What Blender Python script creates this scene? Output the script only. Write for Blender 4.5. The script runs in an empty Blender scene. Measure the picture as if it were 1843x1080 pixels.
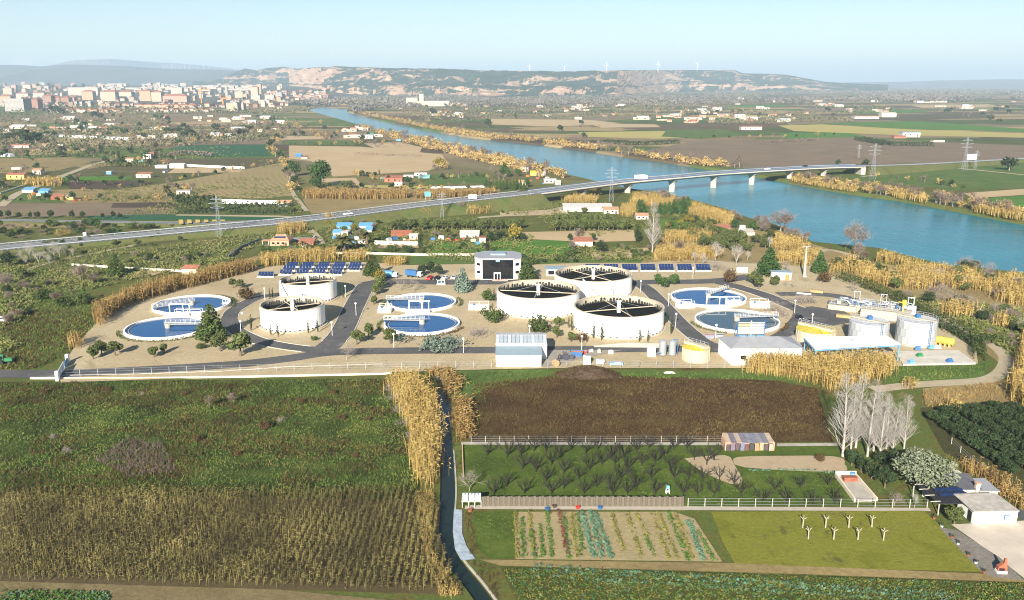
import bpy, math, random
import numpy as np
from mathutils import Vector
from mathutils.geometry import delaunay_2d_cdt
R = math.radians
scene = bpy.context.scene
COL = scene.collection

# ------------------------------------------------------------ camera
CAMH, FPX, PCX, PCY, HORY = 75.0, 1560.0, 921.5, 540.0, 148.0
TILT = math.atan((PCY - HORY) / FPX)
cd = bpy.data.cameras.new('camera')
cd.sensor_width = 36.0
cd.lens = FPX / 1843.0 * 36.0
cd.clip_start = 1.0
cd.clip_end = 120000.0
cam = bpy.data.objects.new('camera', cd)
cam.location = (0, 0, CAMH)
cam.rotation_euler = (R(90) - TILT, 0, 0)
COL.objects.link(cam)
scene.camera = cam

# ------------------------------------------------------------ sky, sun, exposure
SUN_EL, SUN_AZ = R(24), R(14.6)          # light travels away from the camera, a little to the right
world = bpy.data.worlds.new('World')
scene.world = world
world.use_nodes = True
wn = world.node_tree.nodes
wl = world.node_tree.links
for n in list(wn):
	wn.remove(n)
sky = wn.new('ShaderNodeTexSky')
sky.sky_type = 'NISHITA'
sky.sun_disc = False
sky.sun_elevation = SUN_EL
sky.sun_rotation = math.pi + SUN_AZ
sky.altitude = 260
sky.air_density = 1.0
sky.dust_density = 0.0
sky.ozone_density = 3.0
bg = wn.new('ShaderNodeBackground')
bg.inputs['Strength'].default_value = 0.05
wo = wn.new('ShaderNodeOutputWorld')
wl.new(sky.outputs[0], bg.inputs[0])
wl.new(bg.outputs[0], wo.inputs[0])
sl = bpy.data.lights.new('sun', 'SUN')
sl.energy = 5.0
sl.angle = R(0.5)
sl.color = (1.0, 0.93, 0.82)
sun = bpy.data.objects.new('sun', sl)
ldir = Vector((math.sin(SUN_AZ) * math.cos(SUN_EL), math.cos(SUN_AZ) * math.cos(SUN_EL), -math.sin(SUN_EL)))
sun.rotation_euler = ldir.to_track_quat('-Z', 'Y').to_euler()
sun.location = (-60, -200, 140)
COL.objects.link(sun)
scene.view_settings.view_transform = 'Standard'
scene.view_settings.look = 'None'
scene.view_settings.gamma = 1.0
scene.view_settings.exposure = 1.3
scene.view_settings.use_curve_mapping = False
scene.render.engine = 'CYCLES'
cy = scene.cycles
cy.max_bounces = 5
cy.diffuse_bounces = 2
cy.glossy_bounces = 2
cy.transmission_bounces = 2
cy.volume_bounces = 0
cy.transparent_max_bounces = 4
cy.use_denoising = True
try:
	cy.denoiser = 'OPENIMAGEDENOISE'
	cy.denoising_prefilter = 'ACCURATE'
except Exception:
	pass
cy.use_adaptive_sampling = False
cy.filter_width = 1.05
cy.caustics_reflective = False
cy.caustics_refractive = False

# ------------------------------------------------------------ places: a point of the ground for a point of the photograph
rng = np.random.default_rng(7)
random.seed(7)
ST, CT = math.sin(TILT), math.cos(TILT)

def ray(px, py):
	xc = (px - PCX) / FPX
	yc = -(py - PCY) / FPX
	return np.array([xc, CT + yc * ST, -ST + yc * CT])

def G(px, py, z=0.0):
	d = ray(px, py)
	s = (z - CAMH) / d[2]
	return Vector((d[0] * s, d[1] * s, z))

def mpp(px, py, z=0.0):
	d = ray(px, py)
	return (z - CAMH) / d[2] / FPX

def sstep(a, b, x):
	t = min(1.0, max(0.0, (x - a) / (b - a)))
	return t * t * (3 - 2 * t)

def slope_z(x, y):
	"""the town stands on ground that rises gently to the left"""
	w = 1.0 - sstep(-0.25, -0.16, x / max(y, 1.0))
	return 46.0 * sstep(3250, 6500, y) * w - 0.6 * (1 - w)

def GS(px, py):
	d = ray(px, py)
	s0, f0 = 500.0, CAMH + d[2] * 500.0
	s = s0
	while s < 12000:
		s2 = s + 60
		z = CAMH + d[2] * s2 - max(0.0, slope_z(d[0] * s2, d[1] * s2))
		if z < 0:
			lo, hi = s, s2
			for _ in range(20):
				m = (lo + hi) / 2
				if CAMH + d[2] * m - max(0.0, slope_z(d[0] * m, d[1] * m)) < 0:
					hi = m
				else:
					lo = m
			return Vector((d[0] * hi, d[1] * hi, max(0.0, slope_z(d[0] * hi, d[1] * hi)))), hi / FPX
		s = s2
	return Vector((d[0] * s, d[1] * s, 0.0)), s / FPX

# ------------------------------------------------------------ meshes
class MB:
	def __init__(s):
		s.V, s.F, s.M, s.n = [], [], [], 0

	def add(s, V, F, mi=0):
		V = np.asarray(V, dtype=np.float64).reshape(-1, 3)
		s.V.append(V)
		if isinstance(F, np.ndarray):
			s.F.append(F + s.n)
			s.M.append((mi, len(F)))
		else:
			by = {}
			for f in F:
				by.setdefault(len(f), []).append(f)
			for k in by:
				s.F.append(np.array(by[k], dtype=np.int64) + s.n)
				s.M.append((mi, len(by[k])))
		s.n += len(V)
		return s

	def box(s, c, d, rz=0.0, mi=0, taper=1.0):
		x, y, z = d[0] / 2, d[1] / 2, d[2]
		t = taper
		P = [(-x, -y, 0), (x, -y, 0), (x, y, 0), (-x, y, 0), (-x * t, -y * t, z), (x * t, -y * t, z), (x * t, y * t, z), (-x * t, y * t, z)]
		ca, sa = math.cos(rz), math.sin(rz)
		P = [(c[0] + p[0] * ca - p[1] * sa, c[1] + p[0] * sa + p[1] * ca, c[2] + p[2]) for p in P]
		return s.add(P, [(0, 3, 2, 1), (4, 5, 6, 7), (0, 1, 5, 4), (1, 2, 6, 5), (2, 3, 7, 6), (3, 0, 4, 7)], mi)

	def bar(s, a, b, w, h=None, mi=0):
		"""a square bar from a to b"""
		a, b = Vector(a), Vector(b)
		h = h or w
		d = (b - a)
		if d.length < 1e-6:
			return s
		d.normalize()
		u = d.cross(Vector((0, 0, 1)))
		if u.length < 1e-3:
			u = Vector((1, 0, 0))
		u.normalize()
		v = u.cross(d).normalized()
		u, v = u * (w / 2), v * (h / 2)
		P = [a - u - v, a + u - v, a + u + v, a - u + v, b - u - v, b + u - v, b + u + v, b - u + v]
		return s.add(P, [(0, 1, 2, 3), (4, 7, 6, 5), (0, 4, 5, 1), (1, 5, 6, 2), (2, 6, 7, 3), (3, 7, 4, 0)], mi)

	def cyl(s, a, b, r0, r1=None, n=10, caps=True, mi=0):
		a, b = Vector(a), Vector(b)
		r1 = r0 if r1 is None else r1
		d = (b - a).normalized()
		u = d.cross(Vector((0, 0, 1)))
		if u.length < 1e-3:
			u = Vector((1, 0, 0))
		u.normalize()
		v = d.cross(u)
		P = []
		for c, r in ((a, r0), (b, r1)):
			for k in range(n):
				t = 2 * math.pi * k / n
				P.append(c + u * (r * math.cos(t)) + v * (r * math.sin(t)))
		F = [(k, (k + 1) % n, n + (k + 1) % n, n + k) for k in range(n)]
		if caps:
			F += [tuple(range(n - 1, -1, -1)), tuple(range(n, 2 * n))]
		return s.add(P, F, mi)

	def tube(s, pts, r, n=6, mi=0):
		for a, b in zip(pts[:-1], pts[1:]):
			s.cyl(a, b, r, r, n, True, mi)
		return s

	def prism(s, pts, z0, z1, mi=0):
		n = len(pts)
		P = [(p[0], p[1], z0) for p in pts] + [(p[0], p[1], z1) for p in pts]
		F = [(k, (k + 1) % n, n + (k + 1) % n, n + k) for k in range(n)]
		F += [tuple(range(n - 1, -1, -1)), tuple(range(n, 2 * n))]
		return s.add(P, F, mi)

	def ring(s, r0, r1, z0, z1, n=48, mi=0, c=(0, 0)):
		P = []
		for r, z in ((r0, z0), (r1, z0), (r1, z1), (r0, z1)):
			for k in range(n):
				t = 2 * math.pi * k / n
				P.append((c[0] + r * math.cos(t), c[1] + r * math.sin(t), z))
		F = []
		for j in range(4):
			j2 = (j + 1) % 4
			F += [(j * n + k, j * n + (k + 1) % n, j2 * n + (k + 1) % n, j2 * n + k) for k in range(n)]
		F = [f[::-1] for f in F]
		F = [f[::-1] for f in F]
		return s.add(P, F, mi)

	def disc(s, r, z, n=48, mi=0, c=(0, 0)):
		P = [(c[0] + r * math.cos(2 * math.pi * k / n), c[1] + r * math.sin(2 * math.pi * k / n), z) for k in range(n)]
		return s.add(P, [tuple(range(n))], mi)

	def mesh(s, name, mats, smooth=False):
		me = bpy.data.meshes.new(name)
		if not isinstance(mats, (list, tuple)):
			mats = [mats]
		for m in mats:
			me.materials.append(m)
		V = np.concatenate(s.V) if s.V else np.zeros((0, 3))
		me.vertices.add(len(V))
		me.vertices.foreach_set('co', V.astype(np.float32).ravel())
		nl = sum(f.size for f in s.F)
		nf = sum(len(f) for f in s.F)
		me.loops.add(nl)
		me.polygons.add(nf)
		me.loops.foreach_set('vertex_index', np.concatenate([f.ravel() for f in s.F]).astype(np.int32))
		tot = np.concatenate([np.full(len(f), f.shape[1], dtype=np.int32) for f in s.F])
		st = np.concatenate([[0], np.cumsum(tot)[:-1]]).astype(np.int32)
		me.polygons.foreach_set('loop_start', st)
		me.polygons.foreach_set('material_index', np.concatenate([np.full(n, m, dtype=np.int32) for m, n in s.M]))
		me.polygons.foreach_set('use_smooth', np.full(nf, smooth, dtype=bool))
		me.update(calc_edges=True)
		me.validate()
		return me

	def build(s, name, mats, parent=None, kind=None, loc=None, smooth=False, label=None):
		o = bpy.data.objects.new(name, s.mesh(name, mats, smooth))
		COL.objects.link(o)
		if loc is not None:
			o.location = loc
		if parent is not None:
			o.parent = parent
		if kind:
			o['kind'] = kind
		if label:
			o['label'] = label
		return o

def inst(name, me, parent=None, loc=(0, 0, 0), rz=0.0, sc=None):
	o = bpy.data.objects.new(name, me)
	COL.objects.link(o)
	o.location = loc
	o.rotation_euler = (0, 0, rz)
	if sc is not None:
		o.scale = sc if hasattr(sc, '__len__') else (sc, sc, sc)
	if parent is not None:
		o.parent = parent
	return o

def tag(o, label, cat, group=None, kind=None):
	o['label'] = label
	o['category'] = cat
	if group:
		o['group'] = group
	if kind:
		o['kind'] = kind
	return o

def thing(name, label, cat, loc=(0, 0, 0), rz=0.0, group=None):
	o = bpy.data.objects.new(name, None)
	COL.objects.link(o)
	o.location = loc
	o.rotation_euler = (0, 0, rz)
	o.empty_display_size = 0.2
	return tag(o, label, cat, group)

def copy_tree(o, parent=None):
	c = o.copy()
	COL.objects.link(c)
	c.parent = parent
	for ch in list(o.children):
		copy_tree(ch, c)
	return c

def smooth_line(P, n=6):
	"""Catmull-Rom through the points"""
	P = [Vector(p) for p in P]
	out = []
	for i in range(len(P) - 1):
		p0, p1, p2, p3 = P[max(i - 1, 0)], P[i], P[i + 1], P[min(i + 2, len(P) - 1)]
		for k in range(n):
			t = k / n
			out.append(0.5 * ((2 * p1) + (p2 - p0) * t + (2 * p0 - 5 * p1 + 4 * p2 - p3) * t * t + (3 * p1 - p0 - 3 * p2 + p3) * t ** 3))
	out.append(P[-1])
	return out

def in_poly(x, y, poly):
	x, y = np.asarray(x), np.asarray(y)
	ins = np.zeros(x.shape, dtype=bool)
	n = len(poly)
	for i in range(n):
		x0, y0 = poly[i][0], poly[i][1]
		x1, y1 = poly[(i + 1) % n][0], poly[(i + 1) % n][1]
		c = ((y0 > y) != (y1 > y)) & (x < (x1 - x0) * (y - y0) / ((y1 - y0) if y1 != y0 else 1e-9) + x0)
		ins ^= c
	return ins

def pxpoly(pts, z=0.0):
	return [G(p[0], p[1], z) for p in pts]

def sample_poly(poly, density, r=None):
	r = r or rng
	xs = [p[0] for p in poly]
	ys = [p[1] for p in poly]
	A = (max(xs) - min(xs)) * (max(ys) - min(ys))
	n = int(A * density)
	x = r.uniform(min(xs), max(xs), n)
	y = r.uniform(min(ys), max(ys), n)
	m = in_poly(x, y, poly)
	return np.stack([x[m], y[m]], 1)

# ------------------------------------------------------------ materials
MATS = {}
def _new(name):
	m = bpy.data.materials.new(name)
	m.use_nodes = True
	nt = m.node_tree
	b = nt.nodes['Principled BSDF']
	return m, nt, b

def rgb(c):
	return (c[0], c[1], c[2], 1.0)

def ramp(nt, fac, stops, interp='LINEAR'):
	r = nt.nodes.new('ShaderNodeValToRGB')
	r.color_ramp.interpolation = interp
	e = r.color_ramp.elements
	while len(e) < len(stops):
		e.new(0.5)
	for k, (p, c) in enumerate(stops):
		e[k].position = p
		e[k].color = rgb(c)
	nt.links.new(fac, r.inputs[0])
	return r.outputs[0]

def noise(nt, vec, scale, detail=3.0, rough=0.6, dist=0.0):
	n = nt.nodes.new('ShaderNodeTexNoise')
	n.inputs['Scale'].default_value = scale
	n.inputs['Detail'].default_value = detail
	n.inputs['Roughness'].default_value = rough
	n.inputs['Distortion'].default_value = dist
	if vec is not None:
		nt.links.new(vec, n.inputs['Vector'])
	return n.outputs['Fac']

def mixc(nt, fac, a, b, mode='MIX'):
	m = nt.nodes.new('ShaderNodeMix')
	m.data_type = 'RGBA'
	m.blend_type = mode
	for sock, v in ((m.inputs[0], fac), (m.inputs[6], a), (m.inputs[7], b)):
		if isinstance(v, (int, float)):
			sock.default_value = v
		elif isinstance(v, tuple):
			sock.default_value = rgb(v)
		else:
			nt.links.new(v, sock)
	return m.outputs[2]

def mathn(nt, op, a, b=None, clamp=False):
	m = nt.nodes.new('ShaderNodeMath')
	m.operation = op
	m.use_clamp = clamp
	for i, v in enumerate((a, b)):
		if v is None:
			continue
		if isinstance(v, (int, float)):
			m.inputs[i].default_value = v
		else:
			nt.links.new(v, m.inputs[i])
	return m.outputs[0]

def geopos(nt):
	return nt.nodes.new('ShaderNodeNewGeometry').outputs['Position']

def mapping(nt, vec, scale=(1, 1, 1), rz=0.0, loc=(0, 0, 0)):
	m = nt.nodes.new('ShaderNodeMapping')
	m.inputs['Scale'].default_value = scale
	m.inputs['Rotation'].default_value = (0, 0, rz)
	m.inputs['Location'].default_value = loc
	nt.links.new(vec, m.inputs['Vector'])
	return m.outputs[0]

def objpos(nt):
	return nt.nodes.new('ShaderNodeTexCoord').outputs['Object']

def bump(nt, b, h, strength=0.4, dist=0.1):
	n = nt.nodes.new('ShaderNodeBump')
	n.inputs['Strength'].default_value = strength
	n.inputs['Distance'].default_value = dist
	nt.links.new(h, n.inputs['Height'])
	nt.links.new(n.outputs[0], b.inputs['Normal'])

def paint(name, c, rough=0.6, var=0.12, scale=0.8, metal=0.0, spec=0.4, dirt=None):
	"""a painted / plain surface, a little uneven in tone"""
	if name in MATS:
		return MATS[name]
	m, nt, b = _new(name)
	p = objpos(nt)
	f = noise(nt, p, scale, 4)
	dk = tuple(x * (1 - var) for x in c)
	lt = tuple(min(1.0, x * (1 + var)) for x in c)
	col = ramp(nt, f, [(0.3, dk), (0.7, lt)])
	if dirt:
		f2 = noise(nt, mapping(nt, p, (1.6, 1.6, 0.12)), 1.4, 4)
		f2 = ramp(nt, f2, [(0.50, (0, 0, 0)), (0.78, (1, 1, 1))])
		col = mixc(nt, mathn(nt, 'MULTIPLY', f2, dirt[1]), col, dirt[0])
	nt.links.new(col, b.inputs['Base Color'])
	b.inputs['Roughness'].default_value = rough
	b.inputs['Metallic'].default_value = metal
	b.inputs['Specular IOR Level'].default_value = spec
	MATS[name] = m
	return m

def foliage(name, a, b_, c=None, scale=0.5, randamt=0.35, rough=0.75):
	"""leaves: two or three leaf colours mixed over the plant, each plant a little different"""
	if name in MATS:
		return MATS[name]
	m, nt, b = _new(name)
	p = objpos(nt)
	f = noise(nt, p, scale, 3, 0.7)
	st = [(0.30, a), (0.62, b_)]
	if c:
		st = [(0.28, a), (0.52, b_), (0.74, c)]
	col = ramp(nt, f, st)
	oi = nt.nodes.new('ShaderNodeObjectInfo')
	v = mathn(nt, 'ADD', mathn(nt, 'MULTIPLY', oi.outputs['Random'], randamt), 1 - randamt / 2)
	h = nt.nodes.new('ShaderNodeHueSaturation')
	nt.links.new(v, h.inputs['Value'])
	h.inputs['Saturation'].default_value = 1.0
	nt.links.new(col, h.inputs['Color'])
	nt.links.new(h.outputs[0], b.inputs['Base Color'])
	b.inputs['Roughness'].default_value = rough
	b.inputs['Specular IOR Level'].default_value = 0.15
	MATS[name] = m
	return m

def field(name, cols, scale=0.15, rows=None, fine=1.6, mottle=0.35, patch=None, bumps=0.5):
	"""ground of a field: cols mixed by broad noise, fine speckle, optional ploughed or planted rows (angle, spacing m, colour, amount)"""
	if name in MATS:
		return MATS[name]
	m, nt, b = _new(name)
	p = geopos(nt)
	f = noise(nt, p, scale, 5, 0.62, 0.4)
	k = len(cols)
	st = [(0.28 + 0.44 * i / max(1, k - 1), c) for i, c in enumerate(cols)]
	col = ramp(nt, f, st)
	f2 = noise(nt, p, fine, 4, 0.75)
	f2r = ramp(nt, f2, [(0.30, (1 - mottle,) * 3), (0.70, (1 + 0.0,) * 3)])
	col = mixc(nt, 1.0, col, f2r, 'MULTIPLY')
	if patch:
		f3 = noise(nt, p, patch[1], 5, 0.65, 0.6)
		f3 = ramp(nt, f3, [(patch[2], (0, 0, 0)), (patch[2] + 0.10, (1, 1, 1))])
		col = mixc(nt, f3, col, patch[0])
	if rows:
		w = nt.nodes.new('ShaderNodeTexWave')
		w.wave_type = 'BANDS'
		w.bands_direction = 'X'
		w.inputs['Scale'].default_value = 1.0
		w.inputs['Distortion'].default_value = rows[4] if len(rows) > 4 else 0.6
		w.inputs['Detail'].default_value = 2.0
		w.inputs['Detail Scale'].default_value = 0.6
		nt.links.new(mapping(nt, p, (0.314 / rows[1],) * 3, rows[0]), w.inputs['Vector'])
		fw = ramp(nt, w.outputs['Fac'], [(0.25, (0, 0, 0)), (0.75, (1, 1, 1))])
		col = mixc(nt, mathn(nt, 'MULTIPLY', fw, rows[3]), col, rows[2])
	nt.links.new(col, b.inputs['Base Color'])
	b.inputs['Roughness'].default_value = 0.95
	b.inputs['Specular IOR Level'].default_value = 0.1
	if bumps:
		bump(nt, b, f2, bumps, 0.25)
	MATS[name] = m
	return m

_SHEET = [0]
def sheet(name, pts, m, z=None, kind='structure', smooth=0, world_pts=False):
	"""a piece of ground: each new sheet lies a little above the one before it"""
	_SHEET[0] += 1
	P = pts if world_pts else pxpoly(pts)
	P = [Vector((p[0], p[1], 0)) for p in P]
	if smooth:
		P = smooth_line(P + [P[0]], smooth)[:-1]
	far = max(p.y for p in P)
	zz = z if z is not None else 0.012 + 0.0011 * _SHEET[0] + far * 0.00004
	b = MB()
	n = len(P)
	b.add([(p.x, p.y, zz) for p in P], [tuple(range(n))])
	o = b.build(name, m, kind=kind)
	me = o.data
	if me.polygons[0].normal.z < 0:
		me.flip_normals()
	return o

def strip_mesh(b, L, width, z=None, mi=0, off=0.0, lift=0.0, thick=0.0):
	"""a ribbon along the line L; off shifts it sideways"""
	L = [Vector(p) for p in L]
	n = len(L)
	P = []
	for i, p in enumerate(L):
		t = (L[min(i + 1, n - 1)] - L[max(i - 1, 0)])
		t.z = 0
		t.normalize()
		s = Vector((t.y, -t.x, 0))
		zz = p.z if z is None else z
		P.append((p.x + s.x * (off - width / 2), p.y + s.y * (off - width / 2), zz + lift))
		P.append((p.x + s.x * (off + width / 2), p.y + s.y * (off + width / 2), zz + lift))
	F = [(2 * i, 2 * i + 1, 2 * i + 3, 2 * i + 2) for i in range(n - 1)]
	if thick:
		m = len(P)
		P += [(q[0], q[1], q[2] - thick) for q in P]
		F += [(2 * i, 2 * i + 2, m + 2 * i + 2, m + 2 * i) for i in range(n - 1)]
		F += [(2 * i + 1, m + 2 * i + 1, m + 2 * i + 3, 2 * i + 3) for i in range(n - 1)]
		F += [(m + 2 * i, m + 2 * i + 2, m + 2 * i + 3, m + 2 * i + 1) for i in range(n - 1)]
		F += [(0, m, m + 1, 1), (2 * n - 2, 2 * n - 1, m + 2 * n - 1, m + 2 * n - 2)]
	b.add(P, F, mi)
	return b

# ============================================================ THE LAND
def plain_mat():
	m, nt, b = _new('plain_ground')
	p = geopos(nt)
	v = nt.nodes.new('ShaderNodeTexVoronoi')
	v.distance = 'CHEBYCHEV'
	v.inputs['Scale'].default_value = 1.0
	v.inputs['Randomness'].default_value = 0.9
	nt.links.new(mapping(nt, p, (0.0042, 0.0085, 0.0), R(14)), v.inputs['Vector'])
	sep = nt.nodes.new('ShaderNodeSeparateColor')
	nt.links.new(v.outputs['Color'], sep.inputs[0])
	fields = ramp(nt, sep.outputs[0], [(0.0, (0.14, 0.105, 0.06)), (0.16, (0.26, 0.195, 0.11)), (0.30, (0.10, 0.115, 0.04)),
									   (0.42, (0.38, 0.28, 0.14)), (0.54, (0.12, 0.16, 0.045)), (0.64, (0.24, 0.18, 0.10)),
									   (0.76, (0.09, 0.13, 0.035)), (0.86, (0.24, 0.19, 0.11)), (0.95, (0.11, 0.085, 0.055))], 'CONSTANT')
	f = noise(nt, p, 0.02, 6, 0.7)
	f = ramp(nt, f, [(0.25, (0.55,) * 3), (0.75, (1.1,) * 3)])
	fields = mixc(nt, 1.0, fields, f, 'MULTIPLY')
	rough_ = ramp(nt, noise(nt, p, 0.12, 6, 0.68, 0.5), [(0.30, (0.09, 0.07, 0.028)), (0.45, (0.14, 0.13, 0.038)), (0.56, (0.10, 0.14, 0.034)), (0.72, (0.26, 0.20, 0.085))])
	fine = noise(nt, p, 1.3, 4, 0.75)
	rough_ = mixc(nt, 1.0, rough_, ramp(nt, fine, [(0.3, (0.6,) * 3), (0.7, (1.05,) * 3)]), 'MULTIPLY')
	sx = nt.nodes.new('ShaderNodeSeparateXYZ')
	nt.links.new(p, sx.inputs[0])
	d = mathn(nt, 'DIVIDE', mathn(nt, 'SUBTRACT', sx.outputs[1], 620.0), 260.0, True)
	col = mixc(nt, d, rough_, fields)
	nt.links.new(col, b.inputs['Base Color'])
	b.inputs['Roughness'].default_value = 1.0
	b.inputs['Specular IOR Level'].default_value = 0.05
	bump(nt, b, fine, 0.4, 0.3)
	return m
M_PLAIN = plain_mat()

ZW = -2.0       # the river lies two metres below the fields
near_bank = [(2150, 560), (1843, 497), (1777, 489), (1717, 485), (1655, 470), (1587, 452), (1511, 445), (1473, 441), (1445, 427), (1397, 407), (1358, 398), (1315, 381),
			 (1242, 361), (1198, 351), (1136, 343), (1101, 336), (1068, 327), (1030, 318), (981, 303), (936, 293), (873, 277), (830, 267), (775, 255), (743, 246),
			 (684, 236), (627, 220), (600, 212), (575, 205), (553, 198)]
far_bank = [(572, 194), (628, 189), (624, 201), (650, 210), (701, 221), (768, 235), (835, 247), (903, 255), (981, 263), (1063, 274), (1131, 285), (1171, 290), (1226, 298),
			(1266, 305), (1315, 311), (1370, 321), (1411, 329), (1479, 342), (1546, 353), (1614, 362), (1669, 372), (1723, 382), (1804, 398), (1843, 405), (2200, 470)]
RIVER = [G(x, y, ZW) for x, y in near_bank + far_bank]
RIVER2 = [(p.x, p.y) for p in RIVER]
CANAL_C = [(786, 668), (795, 684), (800, 702), (801, 735), (801, 765), (803, 811), (805, 845), (806, 884), (803, 925), (802, 955), (804, 986), (822, 1016), (850, 1050), (876, 1085), (905, 1125)]
CANAL_L = smooth_line([G(x, y) for x, y in CANAL_C], 4)
CANAL_HW = 1.45

def offset_poly(P, d):
	"""push a closed outline outward by d (counter-clockwise or not)"""
	n = len(P)
	A = sum(P[i][0] * P[(i + 1) % n][1] - P[(i + 1) % n][0] * P[i][1] for i in range(n)) / 2
	sgn = 1 if A > 0 else -1
	out = []
	for i in range(n):
		a, b = Vector(P[i - 1][:2]), Vector(P[(i + 1) % n][:2])
		t = (b - a).normalized()
		out.append((P[i][0] + t.y * d * sgn, P[i][1] - t.x * d * sgn))
	return out

def ribbon_poly(L, hw):
	l, r = [], []
	n = len(L)
	for i, p in enumerate(L):
		t = (L[min(i + 1, n - 1)] - L[max(i - 1, 0)])
		t.z = 0
		t.normalize()
		l.append((p.x - t.y * hw, p.y + t.x * hw))
		r.append((p.x + t.y * hw, p.y - t.x * hw))
	return l + r[::-1]

def build_ground():
	V, E, Z = [], [], []
	def loop(P, z):
		s = len(V)
		for p in P:
			V.append(Vector((p[0], p[1])))
			Z.append(z)
		n = len(P)
		for i in range(n):
			E.append((s + i, s + (i + 1) % n))
	loop([(-45000, -400), (45000, -400), (45000, 60000), (-45000, 60000)], 0)
	loop(offset_poly(RIVER2, 3.5), 0)
	loop(offset_poly(RIVER2, -1.5), -3.0)
	loop(ribbon_poly(CANAL_L, CANAL_HW), 0)
	loop(ribbon_poly(CANAL_L, CANAL_HW - 0.25), -1.3)
	vo, eo, fo, ov, oe, of = delaunay_2d_cdt(V, E, [], 0, 1e-4)
	P = []
	for k, v in enumerate(vo):
		z = 0.0
		if ov[k]:
			z = min(Z[i] for i in ov[k])
		P.append((v.x, v.y, z))
	b = MB()
	b.add(P, [tuple(f) for f in fo])
	o = b.build('ground', M_PLAIN, kind='structure')
	if o.data.polygons[0].normal.z < 0:
		o.data.flip_normals()
build_ground()

def water_mat(name, c, rough, bs, sc, spec=0.35):
	m, nt, b = _new(name)
	p = geopos(nt)
	f = noise(nt, mapping(nt, p, (0.012, 0.03, 0.03), R(-25)), 1.0, 4, 0.6)
	col = ramp(nt, f, [(0.3, tuple(x * 0.85 for x in c)), (0.7, tuple(x * 1.15 for x in c))])
	nt.links.new(col, b.inputs['Base Color'])
	b.inputs['Roughness'].default_value = rough
	b.inputs['IOR'].default_value = 1.333
	b.inputs['Specular IOR Level'].default_value = spec
	h = noise(nt, mapping(nt, p, (sc, sc * 0.45, sc), R(-30)), 1.0, 5, 0.62)
	bump(nt, b, h, bs, 0.5)
	return m
M_RIVER = water_mat('river_water', (0.005, 0.15, 0.20), 0.16, 0.7, 0.26, 0.12)
M_CANAL = water_mat('canal_water', (0.012, 0.022, 0.018), 0.08, 0.15, 0.8)
sheet('river_water', RIVER, M_RIVER, z=ZW, world_pts=True)
b = MB()
strip_mesh(b, CANAL_L, 2 * CANAL_HW - 0.1, z=-0.4)
b.build('canal_water', M_CANAL, kind='structure')
M_CONC = paint('concrete_pale', (0.38, 0.345, 0.285), 0.85, 0.18, 0.5)
b = MB()
strip_mesh(b, CANAL_L[20:], 0.3, z=0.12, off=-(CANAL_HW + 0.12), thick=0.5)
b.build('canal_lip', M_CONC, kind='structure')

# ---- slope that carries the town
def grid_mesh(xs, ys, fn):
	b = MB()
	P = [(x, y, fn(x, y)) for y in ys for x in xs]
	nx, ny = len(xs), len(ys)
	idx = np.arange(nx * ny).reshape(ny, nx)
	F = np.stack([idx[:-1, :-1], idx[:-1, 1:], idx[1:, 1:], idx[1:, :-1]], -1).reshape(-1, 4)
	b.add(P, F)
	return b
M_TOWN = field('town_ground', [(0.14, 0.12, 0.09), (0.09, 0.085, 0.05), (0.22, 0.19, 0.15)], 0.01, fine=0.05, mottle=0.3, bumps=0)
b = MB()
us = np.linspace(-1.05, -0.14, 40)
ys = np.linspace(3220, 9000, 40)
P = [(u * y, y, slope_z(u * y, y) - 0.1 + 0.15 * sstep(3250, 3500, y)) for y in ys for u in us]
idx = np.arange(1600).reshape(40, 40)
b.add(P, np.stack([idx[:-1, :-1], idx[:-1, 1:], idx[1:, 1:], idx[1:, :-1]], -1).reshape(-1, 4))
b.build('town_slope', M_TOWN, kind='structure', smooth=True)

# ---- the eroded mesa with pale earth cliffs
def vnoise(x, y, seed=0):
	xi, yi = math.floor(x), math.floor(y)
	xf, yf = x - xi, y - yi
	def h(a, c):
		n = (a * 374761393 + c * 668265263 + seed * 1274126177) & 0xffffffff
		n = ((n ^ (n >> 13)) * 1274126177) & 0xffffffff
		return ((n ^ (n >> 16)) & 0xffff) / 65535.0
	u, v = xf * xf * (3 - 2 * xf), yf * yf * (3 - 2 * yf)
	return (h(xi, yi) * (1 - u) + h(xi + 1, yi) * u) * (1 - v) + (h(xi, yi + 1) * (1 - u) + h(xi + 1, yi + 1) * u) * v

def fbm(x, y, o=4, seed=0):
	s, a, t = 0.0, 0.5, 0.0
	for k in range(o):
		s += a * vnoise(x, y, seed + k)
		t += a
		x, y, a = x * 2.03, y * 2.03, a * 0.5
	return s / t

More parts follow.
